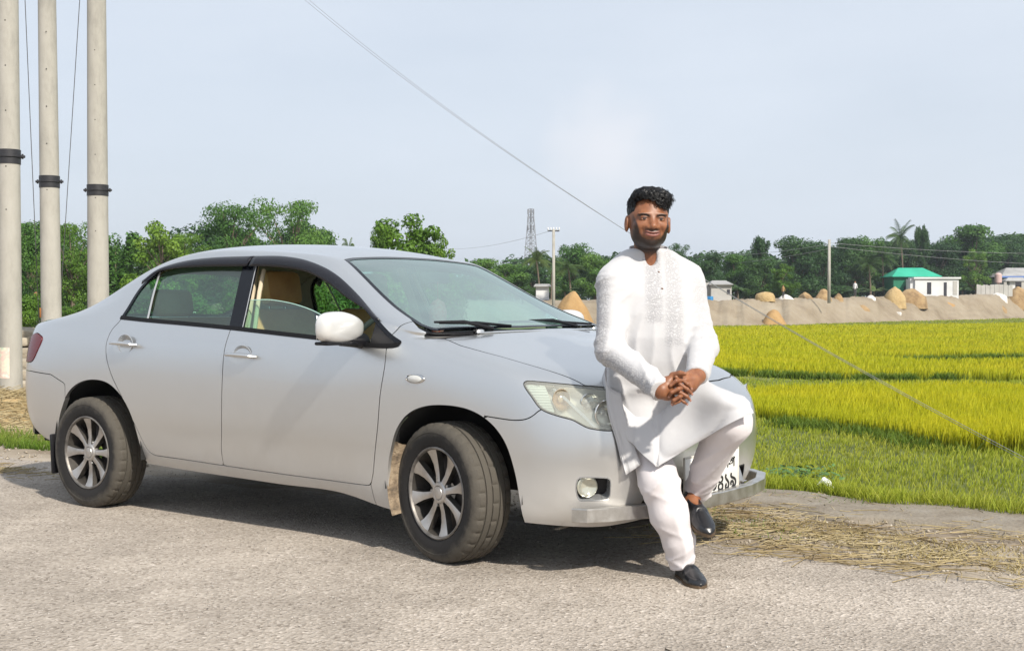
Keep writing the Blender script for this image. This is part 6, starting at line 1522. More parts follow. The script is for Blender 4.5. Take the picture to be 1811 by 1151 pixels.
SAND = varied(mat('orange_sand', (.45, .28, .12), .95), [(.24, .14, .055), (.34, .21, .09), (.39, .25, .11)], .8, 8, .7); add_bump(SAND, 6, .06)
BROWN = varied(mat('brown_straw_heap', (.3, .2, .1), .95), [(.16, .10, .045), (.30, .20, .10), (.38, .27, .14)], 1.2, 8, .7); add_bump(BROWN, 5, .10)
GOLD = varied(mat('golden_straw', (.55, .4, .2), .9), [(.31, .21, .09), (.46, .34, .17)], 1.5, 8, .7); add_bump(GOLD, 6, .10)
WHT = varied(mat('pale_sheet', (.6, .58, .55), .8), [(.45, .42, .38), (.70, .69, .67)], 1.2)
D_ = lambda px, o=7: float(ridge_D(px)) + o
heap(1013, 585, 46, 68, 74, SAND, 'large cone of orange sand seen between the windscreen and the man', 'sand pile', 'sand_pile')
heap(1368, 578, 26, 30, 103.5, SAND, 'orange sand slide on the slope of the embankment below the golden stack', 'sand pile', 'sand_pile')
heap(1456, 530, 17, 19, D_(1456), BROWN, 'rounded brown straw heap at the foot of the thin pole on the embankment', 'straw heap', 'straw_heap')
heap(1424, 530, 15, 13, D_(1424), BROWN, 'low brown straw heap between the white sheet mound and the pole', 'straw heap', 'straw_heap')
heap(1483, 530, 10, 11, D_(1483), BROWN, 'smallest brown straw heap just right of the thin pole', 'straw heap', 'straw_heap')
heap(1582, 528, 20, 20, D_(1582), GOLD, 'pointed tan straw heap in front of the green-roofed house', 'straw heap', 'straw_heap')
heap(1610, 528, 30, 17, D_(1612, 6), BROWN, 'long dark brown straw heap in front of the white building', 'straw heap', 'straw_heap')
heap(1800, 533, 26, 26, D_(1800, 5), BROWN, 'big brown straw heap at the right end of the embankment', 'straw heap', 'straw_heap')
heap(1765, 526, 16, 8, D_(1765), WHT, 'pale mound under a sheet left of the big right-hand heap', 'covered mound', 'covered_mound')
heap(1389, 530, 15, 9, D_(1389), WHT, 'pale mound under a sheet right of the golden stack', 'covered mound', 'covered_mound')
heap(1540, 528, 10, 6, D_(1540), WHT, 'tiny pale mound between the banana plants and the tan heap', 'covered mound', 'covered_mound')
heap(1525, 549, 14, 10, D_(1525, 4), BROWN, 'small brown clod heap on the embankment slope', 'dirt heap', 'dirt_heap')
heap(1678, 556, 22, 22, D_(1678, 4.5), SAND, 'tan sand slide on the slope below the white building', 'sand pile', 'sand_pile')
heap(1762, 549, 18, 14, D_(1762, 4.5), BROWN, 'brown sand slide on the slope near the right edge', 'sand pile', 'sand_pile')
b = MB(); c = ground_at(1353, D_(1353), 0); s_ = D_(1353) / 2200; z0 = float(crest_z(1353)) - .25; b.lathe([(17.5 * s_, 0), (18 * s_, 5 * s_), (17 * s_, 10 * s_), (14 * s_, 14 * s_), (8 * s_, 17 * s_), (.01, 18 * s_)], 22, 'z', (c.x, c.y, z0)); b.V = [(v[0] + .12 * noise.noise(Vector(v) * 1.3), v[1] + .12 * noise.noise(Vector(v) * 1.3 + Vector((5, 0, 0))), v[2] + .06 * noise.noise(Vector(v) * 2)) for v in b.V]
tag(b.build('straw_stack', GOLD), 'round golden straw stack standing alone left on the embankment top', 'straw stack')
b = MB(); c = ground_at(1588, 128, 0); b.box((c.x, c.y, .1), (.7, .5, .4), bev=.1); tag(b.build('sack', WHT), 'white sack lying at the foot of the embankment slope', 'sack')

# ------------------------------------------------------------------ buildings
def wallmat(n, a, b_): return varied(mat(n, a, .85), [a, b_], .6, 6)
def frame_of(px, D, z):
    c = ground_at(px, D, z); Rv = Vector((math.sin(YAW), -math.cos(YAW), 0)); Fv = Vector((math.cos(YAW), math.sin(YAW), 0)); return c, Rv, Fv
def lbox(b, c, Rv, Fv, r0, r1, f0, f1, z0, z1):
    V = [c + Rv * r + Fv * f + Vector((0, 0, z)) for r in (r0, r1) for f in (f0, f1) for z in (z0, z1)]; b.add(V, [(0, 1, 3, 2), (4, 6, 7, 5), (0, 4, 5, 1), (2, 3, 7, 6), (0, 2, 6, 4), (1, 5, 7, 3)]); return b
def prt(name, c, Rv, Fv, dims, m, parent): b = MB(); lbox(b, c, Rv, Fv, *dims); o = b.build(name, m, parent, smooth=False); o.location = tuple(-Vector(parent.location)); return o
GREENR = wallmat('green_sheet_roof', (.015, .30, .19), (.03, .38, .25)); GREENW = wallmat('green_sheet_wall', (.01, .13, .07), (.02, .18, .10)); WHITEW = wallmat('whitewash', (.52, .53, .54), (.66, .66, .67))
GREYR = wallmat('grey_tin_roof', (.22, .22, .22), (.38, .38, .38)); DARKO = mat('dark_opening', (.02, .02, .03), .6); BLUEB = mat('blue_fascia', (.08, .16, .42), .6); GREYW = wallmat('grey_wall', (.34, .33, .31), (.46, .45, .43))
D = D_(1620, 16); s_ = D / 2200; zc_ = float(crest_z(1620)) - .1
c, Rv, Fv = frame_of(1612, D, zc_); gh = empty('green_roofed_house', tuple(c), 0, 'small house with a bright green hipped sheet roof and green walls', 'house')
def hip(name, c, Rv, Fv, r0, r1, f0, f1, z0, z1, inset, m, parent):
    V = [c + Rv * r + Fv * f + Vector((0, 0, z0)) for r, f in ((r0, f0), (r1, f0), (r1, f1), (r0, f1))] + [c + Rv * (r0 + inset) + Fv * (f0 + f1) / 2 + Vector((0, 0, z1)), c + Rv * (r1 - inset) + Fv * (f0 + f1) / 2 + Vector((0, 0, z1))]
    V += [v - Vector((0, 0, .06)) for v in V[:4]]
    o = mesh(name, V, [(0, 1, 5, 4), (1, 2, 5), (2, 3, 4, 5), (3, 0, 4), (9, 8, 7, 6), (0, 6, 7, 1), (1, 7, 8, 2), (2, 8, 9, 3), (3, 9, 6, 0)], m, parent, smooth=False); o.location = tuple(-Vector(parent.location)); return o
hz = lambda py: CAMP.z - (py - 537) / 2200 * D - zc_
prt('wall', c, Rv, Fv, (-32 * s_, 34 * s_, 0, 4.2, -.7, hz(489)), GREENW, gh); hip('roof', c, Rv, Fv, -36 * s_, 52 * s_, -.4, 4.6, hz(489), hz(473), 22 * s_, GREENR, gh)
prt('window', c, Rv, Fv, (-14 * s_, -8 * s_, -.03, .05, .6, 1.3), DARKO, gh)
c2, _, _ = frame_of(1652, D - 1.2, zc_); wb_ = empty('white_building', tuple(c2), 0, 'low white flat-roofed building with dark door in front of the green roof', 'building')
prt('wall', c2, Rv, Fv, (-38 * s_, 38 * s_, -.9, 1.0, -.7, hz(494)), WHITEW, wb_); prt('roof', c2, Rv, Fv, (-41 * s_, 41 * s_, -1.1, 1.1, hz(494), hz(491)), WHITEW, wb_)
prt('door', c2, Rv, Fv, (12 * s_, 17 * s_, -.94, -.88, 0, hz(500)), DARKO, wb_); prt('window', c2, Rv, Fv, (-17 * s_, -10 * s_, -.94, -.88, .35, hz(500)), DARKO, wb_); prt('side_wall', c2, Rv, Fv, (-45 * s_, -38 * s_, -.6, 1.0, -.7, hz(494)), WHITEW, wb_)
shp = prt('shutter', c2, Rv, Fv, (28 * s_, 35 * s_, -.95, -.88, .3, hz(498)), GREYW, wb_)
D = D_(1270, 10); s_ = D / 2200; zc_ = float(crest_z(1270)) - .1; c, _, _ = frame_of(1270, D, zc_); hu = empty('grey_hut', tuple(c), 0, 'small grey hut with a tin roof beside the man’s left shoulder', 'hut')
prt('wall', c, Rv, Fv, (-14 * s_, 22 * s_, -.5, 1.5, -.7, hz(503)), GREYW, hu); hip('roof', c, Rv, Fv, -18 * s_, 24 * s_, -.8, 1.8, hz(503), hz(496), 9 * s_, GREYR, hu); prt('side_wall', c, Rv, Fv, (-24 * s_, -14 * s_, .2, 1.5, -.7, hz(500)), GREYW, hu); prt('window', c, Rv, Fv, (14 * s_, 19 * s_, -.55, -.48, .6, 1.0), DARKO, hu)
b = MB(); c3 = ground_at(1255, D - 1, zc_); b.box((c3.x, c3.y, c3.z + .15), (.5, .5, .5), bev=.06); tag(b.build('blue_drum', mat('blue_plastic', (.03, .20, .45), .5)), 'blue plastic drum at the left foot of the grey hut', 'drum')
D = D_(1800, 14); s_ = D / 2200; zc_ = float(crest_z(1800)) - .1; c, _, _ = frame_of(1800, D, zc_); rh = empty('grey_roofed_house', tuple(c), 0, 'house with a grey tin roof and blue fascia at the far right edge', 'house')
prt('wall', c, Rv, Fv, (-25 * s_, 60 * s_, 0, 5, -.7, hz(493)), GREYW, rh); hip('roof', c, Rv, Fv, -32 * s_, 70 * s_, -.5, 5.5, hz(489), hz(473), 24 * s_, GREYR, rh); prt('fascia', c, Rv, Fv, (-32 * s_, 70 * s_, -.56, -.50, hz(491.5), hz(488.5)), BLUEB, rh)
hip('porch_roof', c, Rv, Fv, -34 * s_, 10 * s_, -2.2, -.6, hz(497), hz(491), 10 * s_, GREYR, rh); prt('porch_wall', c, Rv, Fv, (-24 * s_, -14 * s_, -1.7, -.8, -.7, hz(497)), WHITEW, rh); prt('door', c, Rv, Fv, (-12 * s_, 6 * s_, -.03, .05, 0, hz(499)), DARKO, rh)
tk = ground_at(1765, D_(1765, 15), zc_ + 1.6); b = MB(); b.lathe([(.01, 1.3), (.3, 1.25), (.45, 1.05), (.46, .3), (.44, 0), (.01, 0)], 20, 'z', tuple(tk)); b.box((tk.x, tk.y, tk.z - 1.0), (.3, .3, 2.0)); tag(b.build('water_tank', mat('pink_tank', (.50, .36, .34), .5)), 'pinkish round water tank on a post left of the grey-roofed house', 'water tank')
fe = empty('sheet_fence', tuple(ground_at(1757, D_(1757, 9), zc_)), 0, 'grey corrugated sheet fence running left from the grey-roofed house', 'fence'); fc, _, _ = frame_of(1757, D_(1757, 9), zc_); fs = D_(1757, 9) / 2200
for q in range(16): prt('fence_panel', fc, Rv, Fv, ((-30 + q * 4) * fs, (-26.3 + q * 4) * fs, .04 * (q % 2), .04 * (q % 2) + .05, -.2, (17.5 + rr.uniform(-1, 1)) * fs), GREYW, fe)
D = D_(955, 12); s_ = D / 2200; zc_ = float(crest_z(955)) - .1; c, _, _ = frame_of(957, D, zc_); wh = empty('white_hut', tuple(c), 0, 'tiny white hut under the coconut palms left of the concrete pole', 'hut'); prt('wall', c, Rv, Fv, (-9 * s_, 14 * s_, 0, 1.4, -1.2, hz(506)), WHITEW, wh); hip('roof', c, Rv, Fv, -13 * s_, 18 * s_, -.3, 1.7, hz(506), hz(502), 3 * s_, GREYR, wh)

# ------------------------------------------------------------------ trees
def leaf_mat(name, a, b_, c, scale=.6, trans=.3):
    m = bpy.data.materials.new(name); m.use_nodes = True; nt = m.node_tree; N = nt.nodes; L = nt.links; b = N['Principled BSDF']; out = N['Material Output']; b.inputs['Roughness'].default_value = .55; b.inputs['Specular IOR Level'].default_value = .3
    t = N.new('ShaderNodeTexCoord'); n = N.new('ShaderNodeTexNoise'); n.inputs['Scale'].default_value = scale; n.inputs['Detail'].default_value = 6; n.inputs['Roughness'].default_value = .7; L.new(t.outputs['Object'], n.inputs['Vector'])
    oi = N.new('ShaderNodeObjectInfo'); ad = N.new('ShaderNodeMath'); ad.operation = 'MULTIPLY_ADD'; ad.inputs[1].default_value = .16; L.new(oi.outputs['Random'], ad.inputs[0]); L.new(n.outputs[0], ad.inputs[2])
    r = N.new('ShaderNodeValToRGB'); e = r.color_ramp.elements; e[0].position = .40; e[0].color = (*a, 1); e[1].position = .72; e[1].color = (*c, 1); k = e.new(.56); k.color = (*b_, 1); L.new(ad.outputs[0], r.inputs[0]); L.new(r.outputs[0], b.inputs['Base Color'])
    tr_ = N.new('ShaderNodeBsdfTranslucent'); L.new(r.outputs[0], tr_.inputs[0]); ms = N.new('ShaderNodeMixShader'); ms.inputs[0].default_value = trans; L.new(b.outputs[0], ms.inputs[1]); L.new(tr_.outputs[0], ms.inputs[2]); L.new(ms.outputs[0], out.inputs[0]); return m
LEAF_D = leaf_mat('dark_foliage', (.016, .050, .015), (.034, .088, .022), (.065, .140, .03))
LEAF_M = leaf_mat('mid_foliage', (.028, .080, .015), (.064, .155, .025), (.13, .24, .038))
LEAF_B = leaf_mat('bright_foliage', (.045, .11, .012), (.10, .20, .02), (.19, .30, .035))
LEAF_P = leaf_mat('palm_foliage', (.02, .05, .015), (.05, .10, .02), (.12, .16, .04))
BARK = varied(mat('bark', (.14, .1, .07), .9), [(.08, .06, .04), (.20, .16, .12)], 3)
TREEV = {}
def leaves(cent, rad, n, ls, seed, flat=0.0):
    """leaf quads in a set of ellipsoid clumps: more near the outside, normals facing out"""
    g = np.random.default_rng(seed); w = np.array([r[0] * r[1] * r[2] for r in rad]) ** .6; w /= w.sum(); idx = g.choice(len(cent), n, p=w); d = g.normal(0, 1, (n, 3)); d /= np.linalg.norm(d, axis=1, keepdims=True)
    r = g.uniform(.35, 1, n) ** .5 * (1 + .12 * g.normal(0, 1, n)); c = np.array(cent)[idx] + d * np.array(rad)[idx] * r[:, None]
    nn = d + g.normal(0, .55, (n, 3)) + np.array([0, 0, .35 + flat]); nn /= np.linalg.norm(nn, axis=1, keepdims=True); t = np.cross(nn, g.normal(0, 1, (n, 3))); t /= np.linalg.norm(t, axis=1, keepdims=True) + 1e-9; b_ = np.cross(nn, t)
    s1 = ls * g.uniform(.6, 1.3, n)[:, None]; s2 = s1 * g.uniform(.45, .75, n)[:, None]
    return np.stack([c - t * s1, c + b_ * s2 + nn * s2 * .25, c + t * s1, c - b_ * s2 + nn * s2 * .25], 1)
def make_tree(kind, seed):
    """unit tree: height about 1, returns meshes (crown, trunk)"""
    g = random.Random(seed); cent = []; rad = []; tb = MB()
    if kind == 'broad':
        tb.tube([(0, 0, -.03), (.01, .0, .15), (.0, .01, .33), (.02, 0, .5)], [.035, .028, .02, .012], 7)
        for k in range(44):
            a = g.uniform(0, 6.28); r = g.uniform(.05, .37); z = g.uniform(.16, .92); r *= math.sin(max(.2, (1.0 - z)) ** .6 * 1.75); c = (r * math.cos(a), r * math.sin(a), z); cent.append(c); q = g.uniform(.09, .16); rad.append((q, q, q * .72))
            if k % 3 == 0: tb.tube([(0, 0, .28), (c[0] * .5, c[1] * .5, .28 + (z - .28) * .5), c], [.014, .009, .003], 5)
        n, ls = 11000, .0165
    elif kind == 'acacia':
        tb.tube([(0, 0, -.03), (.015, .0, .2), (-.01, .01, .42)], [.04, .03, .024], 7)
        for k in range(58):
            a = g.uniform(0, 6.28); lay = g.choice((.34, .46, .58, .70, .82, .92)); r = g.uniform(.05, .55) * (1.08 - abs(lay - .68) * 1.4); c = (r * math.cos(a), r * math.sin(a), lay + g.uniform(-.03, .03) - .10 * r); cent.append(c); q = g.uniform(.10, .18); rad.append((q, q, q * .42))
            if k % 2 == 0: tb.tube([(-.01, .01, .34), (c[0] * .45, c[1] * .45, .40 + (c[2] - .40) * .6), (c[0] * .9, c[1] * .9, c[2] - .02)], [.018, .011, .003], 5)
        n, ls = 14000, .0125
    elif kind == 'bush':
        tb.tube([(0, 0, -.05), (.02, 0, .3)], [.03, .02], 6)
        for k in range(16):
            a = g.uniform(0, 6.28); r = g.uniform(0, .5); c = (r * math.cos(a), r * math.sin(a), g.uniform(.12, .72) * (1 - .3 * r)); cent.append(c); q = g.uniform(.16, .28); rad.append((q, q, q * .85))
        n, ls = 6500, .028
    elif kind == 'loose':
        tb.tube([(0, 0, -.03), (.02, .0, .2), (.0, .02, .5), (.03, 0, .8)], [.03, .024, .015, .005], 7)
        for k in range(46):
            a = g.uniform(0, 6.28); z = g.uniform(.18, .96); r = g.uniform(.08, .46) * (1.15 - z) ** .5 ; c = (r * math.cos(a), r * math.sin(a), z); cent.append(c); q = g.uniform(.06, .12); rad.append((q, q, q * .8)); tb.tube([(0, 0, max(.15, z - .25)), c], [.010, .002], 4)
        n, ls = 9000, .019
    elif kind == 'feather':
        for k in range(9):
            a = g.uniform(0, 6.28); tb.tube([(0, 0, -.02), (.05 * math.cos(a), .05 * math.sin(a), .5), (.2 * math.cos(a), .2 * math.sin(a), .93)], [.012, .008, .002], 5)
            for z in np.linspace(.25, .95, 7): cent.append((.05 * math.cos(a) + .16 * z * z * math.cos(a), .05 * math.sin(a) + .16 * z * z * math.sin(a), z)); rad.append((.07, .07, .10))
        n, ls = 4200, .022
    V = leaves(cent, rad, n, ls, seed, .3 if kind == 'acacia' else 0).reshape(-1, 3); me = fastmesh('crown', V, np.arange(len(V)).reshape(-1, 4), 4); t = tb.build('trunk', BARK)
    r = (me.data, t.data); bpy.data.objects.remove(me); bpy.data.objects.remove(t); return r
def make_palm(seed, banana=False):
    g = random.Random(seed); tb = MB(); fb = MB()
    top = (g.uniform(-.06, .06), g.uniform(-.06, .06), .0 if False else (.82 if not banana else .42))
    tb.tube([(0, 0, -.03), (top[0] * .2, top[1] * .2, top[2] * .4), (top[0] * .6, top[1] * .6, top[2] * .75), top], [.022, .016, .014, .013] if not banana else [.05, .045, .035, .02], 8)
    for k in range(22 if not banana else 9):
        a = 6.28 * k / (22 if not banana else 9) + g.uniform(-.2, .2); el = g.uniform(-.5, 1.25) if not banana else g.uniform(.4, 1.2); L_ = g.uniform(.26, .34) if not banana else g.uniform(.45, .6); P_ = []; d = Vector((math.cos(a) * math.cos(el), math.sin(a) * math.cos(el), math.sin(el))); p = Vector(top)
        for i in range(9):
            P_.append(p.copy()); p = p + d * (L_ / 8); d = (d + Vector((0, 0, -.17 if not banana else -.14))).normalized()
        sd = Vector((-math.sin(a), math.cos(a), 0))
        if not banana:
            fb.tube(P_, [.005, .004, .004, .003, .003, .002, .002, .001, .001], 4, caps=False)
            for i in range(1, 9):
                for s_ in (-1, 1):
                    for h_ in (0, .5):
                        q0 = P_[i] * (1 - h_) + P_[i - 1] * h_; dd = (P_[i] - P_[i - 1]).normalized(); ln = .085 * math.sin(min(1, (i + 1) / 8.5) * 2.9 * .9 + .25) + .02; tip = q0 + (sd * s_ * .75 + dd * .55).normalized() * ln + Vector((0, 0, -ln * .55)); w_ = dd * .007; fb.add([q0 - w_, q0 + w_, tip], [(0, 1, 2)])
        else:
            V = []; 
            for i, q in enumerate(P_): w_ = .085 * math.sin(math.pi * min(1, (i + .6) / 8.8)) ** .7; V += [q - sd * w_ - Vector((0, 0, w_ * .3)), q, q + sd * w_ - Vector((0, 0, w_ * .3))]
            fb.add(V, [(i * 3 + j, i * 3 + j + 1, (i + 1) * 3 + j + 1, (i + 1) * 3 + j) for i in range(8) for j in (0, 1)])
    c = fb.build('crown', LEAF_P, smooth=False); t = tb.build('trunk', BARK); r = (c.data, t.data); bpy.data.objects.remove(c); bpy.data.objects.remove(t); return r
for kd, ns_ in (('broad', 4), ('acacia', 3), ('bush', 3), ('loose', 2), ('feather', 2)): TREEV[kd] = [make_tree(kd, 100 + i + len(kd) * 7) for i in range(ns_)]
TREEV['palm'] = [make_palm(1), make_palm(2), make_palm(3)]; TREEV['banana'] = [make_palm(11, True), make_palm(12, True)]
NM = dict(broad='broadleaf_tree', acacia='rain_tree', bush='shrub', loose='young_tree', feather='bamboo_clump', palm='coconut_palm', banana='banana_plant'); LM = dict(D=LEAF_D, M=LEAF_M, B=LEAF_B, P=LEAF_P); tcount = {}
def tree(kind, px, top_py, base_py, D, wpx, leaf, label, group=None, rz=None, z0=None):
    """stand a tree at bearing px, distance D, as tall as the picture shows"""
    i = tcount.get(kind, 0); tcount[kind] = i + 1; cr_, tr_ = TREEV[kind][i % len(TREEV[kind])]
    zb = (CAMP.z - (base_py - 537) / 2200 * D) if z0 is None else z0; zt = CAMP.z - (top_py - 537) / 2200 * D; H = zt - zb; p = ground_at(px, D, zb); W = wpx * D / 2200
    base_w = {'broad': .80, 'acacia': 1.15, 'bush': 1.3, 'loose': .85, 'feather': .55, 'palm': .62, 'banana': .9}[kind]
    o = empty(NM[kind], tuple(p), rz if rz is not None else (i * 2.4) % 6.28, label, {'palm': 'palm', 'banana': 'banana plant', 'bush': 'shrub', 'feather': 'bamboo'}.get(kind, 'tree'), group); o.scale = (W / base_w, W / base_w, H * 1.04)
    key = (kind, i % len(TREEV[kind]), leaf); me = TREEV.setdefault(key, None)
    if me is None:
        me = cr_.copy(); me.materials.clear(); me.materials.append(LM[leaf]); TREEV[key] = me
    a = bpy.data.objects.new('crown', me); COL.objects.link(a); a.parent = o; b_ = bpy.data.objects.new('trunk', tr_); COL.objects.link(b_); b_.parent = o; return o
for px_, tp_, D2, w2, nm2 in ((1320, 444, 176, 150, 'broad dark crown behind the ragged tree top'), (1470, 434, 180, 160, 'broad dark crown far behind the thin pole'), (1560, 430, 184, 150, 'broad dark crown behind the drooping palms'), (1625, 424, 186, 130, 'broad dark crown behind the leaning tree'), (1690, 420, 188, 150, 'broad dark crown left of and behind the highest crown'), (1765, 418, 190, 150, 'broad dark crown behind the tank and the fence'), (1815, 416, 192, 150, 'broad dark crown above the grey-roofed house')): tree('broad', px_, tp_, 0, D2, w2, 'D', nm2, z0=2.0)
for px_, tp_, D2, w2, lf2, nm2 in ((20, 400, 76, 190, 'M', 'broad green crown filling the gap behind the nearest pole'), (105, 404, 80, 170, 'M', 'broad green crown filling the gap right of the middle pole'), (265, 432, 84, 200, 'M', 'broad green crown behind the yellow-green tree'), (380, 405, 88, 190, 'D', 'dark broad crown behind the left rain tree'), (540, 396, 90, 170, 'D', 'dark broad crown behind the right rain tree')): tree('broad', px_, tp_, 585, D2, w2, lf2, nm2)
# left, behind the poles
for px_, tp_, D2, w2, nm2 in ((-110, 395, 62, 190, 'tree just beyond the left edge of the view'), (-290, 405, 70, 210, 'second tree beyond the left edge of the view'), (-480, 398, 76, 220, 'third tree beyond the left edge of the view'), (-680, 400, 84, 230, 'fourth tree beyond the left edge of the view')): tree('broad', px_, tp_, 588, D2, w2, 'M', nm2)
tree('broad', -10, 378, 590, 58, 150, 'M', 'leafy green tree at the left edge behind the nearest pole')
tree('broad', 62, 392, 588, 64, 120, 'M', 'mid-green tree seen between the left and middle poles')
tree('acacia', 128, 396, 585, 60, 150, 'B', 'spreading bright green tree between the middle and right poles')
tree('broad', 120, 440, 585, 75, 150, 'D', 'dark tree low behind the spreading one between the poles')
tree('feather', 205, 425, 585, 62, 95, 'M', 'feathery grey-green clump just right of the three poles')
tree('feather', 232, 450, 585, 66, 75, 'D', 'darker feathery clump above the car’s rear pillar')
tree('broad', 175, 470, 585, 80, 160, 'D', 'dark green tree filling the gap behind the right pole')
tree('bush', 50, 505, 582, 36, 85, 'B', 'bright green shrub low between the left and middle poles')
tree('bush', 10, 510, 585, 38, 90, 'M', 'green shrub low behind the nearest pole')
tree('bush', 130, 530, 575, 40, 70, 'B', 'light green shrub low between the middle and right poles')
tree('bush', 240, 500, 580, 45, 150, 'D', 'dark shrub behind the boot of the car')
tree('loose', 285, 402, 580, 60, 135, 'B', 'yellow-green tree rising over the rear of the roof')
tree('acacia', 322, 415, 580, 72, 150, 'B', 'pale green spreading tree right of the yellow-green one')
tree('acacia', 405, 364, 585, 74, 190, 'M', 'tall rain tree with flat tiers, left one of the pair over the car roof')
tree('acacia', 515, 356, 585, 78, 190, 'M', 'tallest rain tree with dense crown, right one of the pair over the roof')
tree('broad', 440, 425, 585, 92, 230, 'D', 'dark tree behind the two rain trees')
tree('loose', 570, 412, 580, 84, 70, 'M', 'thin tree at the right skirt of the tallest rain tree')
tree('palm', 617, 421, 580, 95, 26, 'P', 'tip of a distant palm just above the roof')
tree('loose', 722, 388, 560, 44, 165, 'B', 'bright leafy tree rising behind the windscreen top')
tree('loose', 672, 402, 560, 46, 70, 'B', 'small bright bush-like tree left of the bright leafy tree')
tree('loose', 778, 428, 560, 47, 70, 'B', 'small bright tree sloping down to the right of the windscreen top')
for k_, (px, tp, w_) in enumerate(((330, 500, 120), (420, 492, 120), (500, 488, 110), (560, 470, 100), (620, 470, 100), (700, 476, 120), (800, 480, 120))):
    tree('bush', px, tp, 590, 30 + 2 * (k_ % 3), w_, 'MB'[k_ % 2], ('low dark shrub behind the rear quarter window', 'light shrub behind the rear door window', 'dark shrub behind the middle door pillar', 'light shrub seen through the open front window', 'dark shrub behind the driver’s door mirror', 'light shrub behind the lower windscreen', 'dark shrub behind the far windscreen pillar')[k_], 'shrubs of the hedge behind the car')
# middle distance
lst = [('broad', 850, 458, 105, 95, 'M', 'rounded tree at the left foot of the distant line beside the windscreen'), ('broad', 905, 468, 112, 85, 'M', 'low rounded tree left of the coconut palms'), ('palm', 955, 447, 104, 62, 'P', 'coconut palm standing left of the near concrete pole'), ('palm', 975, 452, 110, 52, 'P', 'coconut palm partly behind the near concrete pole'), ('broad', 1012, 432, 118, 88, 'M', 'tall tree right of the near concrete pole'), ('palm', 1010, 462, 100, 62, 'P', 'low coconut palm beneath the tall tree beside the man'), ('broad', 1052, 448, 116, 75, 'M', 'tree touching the man’s right shoulder'), ('broad', 945, 470, 124, 110, 'D', 'dark tree behind the coconut palms'), ('banana', 925, 492, 96, 40, 'P', 'banana plant below the palms near the hood'), ('banana', 1000, 492, 94, 44, 'P', 'banana plant behind the orange sand pile'), ('broad', 1100, 455, 130, 110, 'D', 'tree hidden mostly behind the man'), ('broad', 1160, 450, 132, 110, 'D', 'tree behind the man’s chest'),
 ('acacia', 1196, 432, 124, 60, 'D', 'flat-topped tree rising over the man’s left shoulder'), ('broad', 1255, 446, 128, 70, 'D', 'dark tree behind the grey hut'), ('broad', 1222, 462, 134, 70, 'D', 'low dark tree touching the man’s left sleeve'), ('banana', 1288, 482, 113, 44, 'P', 'banana plant right of the grey hut'), ('banana', 1305, 488, 115, 36, 'P', 'smaller banana plant right of the grey hut'), ('broad', 1302, 452, 132, 75, 'M', 'mid-green tree between the hut and the tall dark pair'), ('loose', 1343, 423, 134, 52, 'D', 'dark ragged tree top left of the thin pole'), ('broad', 1345, 455, 128, 80, 'D', 'dark full tree beneath the ragged tree top'), ('loose', 1385, 470, 118, 60, 'B', 'lighter green tree in front of the dark line'), ('broad', 1410, 420, 142, 120, 'D', 'wide dark crown left of the thin pole'), ('broad', 1452, 428, 146, 90, 'D', 'dark crown directly behind the thin pole'), ('broad', 1498, 424, 150, 95, 'D', 'dark crown right of the thin pole'), ('broad', 1535, 420, 152, 85, 'M', 'green crown left of the tall coconut palm'), ('palm', 1598, 404, 158, 58, 'P', 'tallest coconut palm above the green roof'), ('palm', 1562, 440, 148, 70, 'P', 'drooping coconut palm left of the green roof'), ('palm', 1540, 455, 146, 60, 'P', 'lower drooping palm in the dark line'), ('loose', 1632, 404, 162, 40, 'D', 'narrow leaning tree right of the tallest palm'), ('broad', 1585, 435, 166, 110, 'D', 'dark crown behind the tall palm'), ('broad', 1655, 430, 168, 100, 'D', 'dark crown above the white building'), ('broad', 1722, 402, 172, 125, 'M', 'large domed tree, the highest crown on the right'), ('loose', 1725, 445, 160, 55, 'B', 'lighter tree with visible stem under the domed crown'), ('broad', 1685, 425, 176, 90, 'D', 'dark crown left of the large domed tree'), ('broad', 1785, 430, 178, 90, 'D', 'dark crown behind the grey-roofed house'), ('broad', 1830, 428, 182, 100, 'D', 'dark crown cut by the right edge'), ('broad', 1900, 420, 190, 130, 'M', 'crown beyond the right edge'), ('banana', 1512, 500, 128, 40, 'P', 'banana plant left of the tan heap'), ('banana', 1545, 498, 130, 44, 'P', 'banana plant beside the tan heap'), ('banana', 1702, 498, 150, 36, 'P', 'banana plant right of the white building'), ('bush', 1560, 490, 150, 110, 'D', 'dark undergrowth left of the green walls'), ('bush', 1480, 500, 140, 130, 'D', 'dark undergrowth behind the straw heaps'), ('bush', 1380, 500, 130, 130, 'D', 'dark undergrowth behind the golden stack'), ('bush', 1720, 500, 165, 120, 'D', 'dark undergrowth behind the sheet fence')]
for kd, px, tp, D, w_, lf, lab in lst: tree(kd, px, tp, 0, D, w_, lf, lab, z0=float(crest_z(px)) - .2)
# far dark wood behind all of them
n_ = 0
cent = []; rad = []
for px in np.arange(150, 2300, 9):
    D = 215 + 12 * math.sin(px * .05); p = ground_at(px, D, 0); topz = CAMP.z + (537 - (462 + 9 * math.sin(px * .045) + 6 * math.sin(px * .13))) / 2200 * D * (1.0 if px > 830 else .55)
    for z in np.linspace(2.0, max(topz - 1, 3), 4): cent.append((p.x, p.y, z)); rad.append((1.3, 1.3, 1.6))
V = leaves(cent, rad, 40000, .5, 77).reshape(-1, 3); tag(fastmesh('distant_wood', V, np.arange(len(V)).reshape(-1, 4), 4, LEAF_D), kind='stuff')

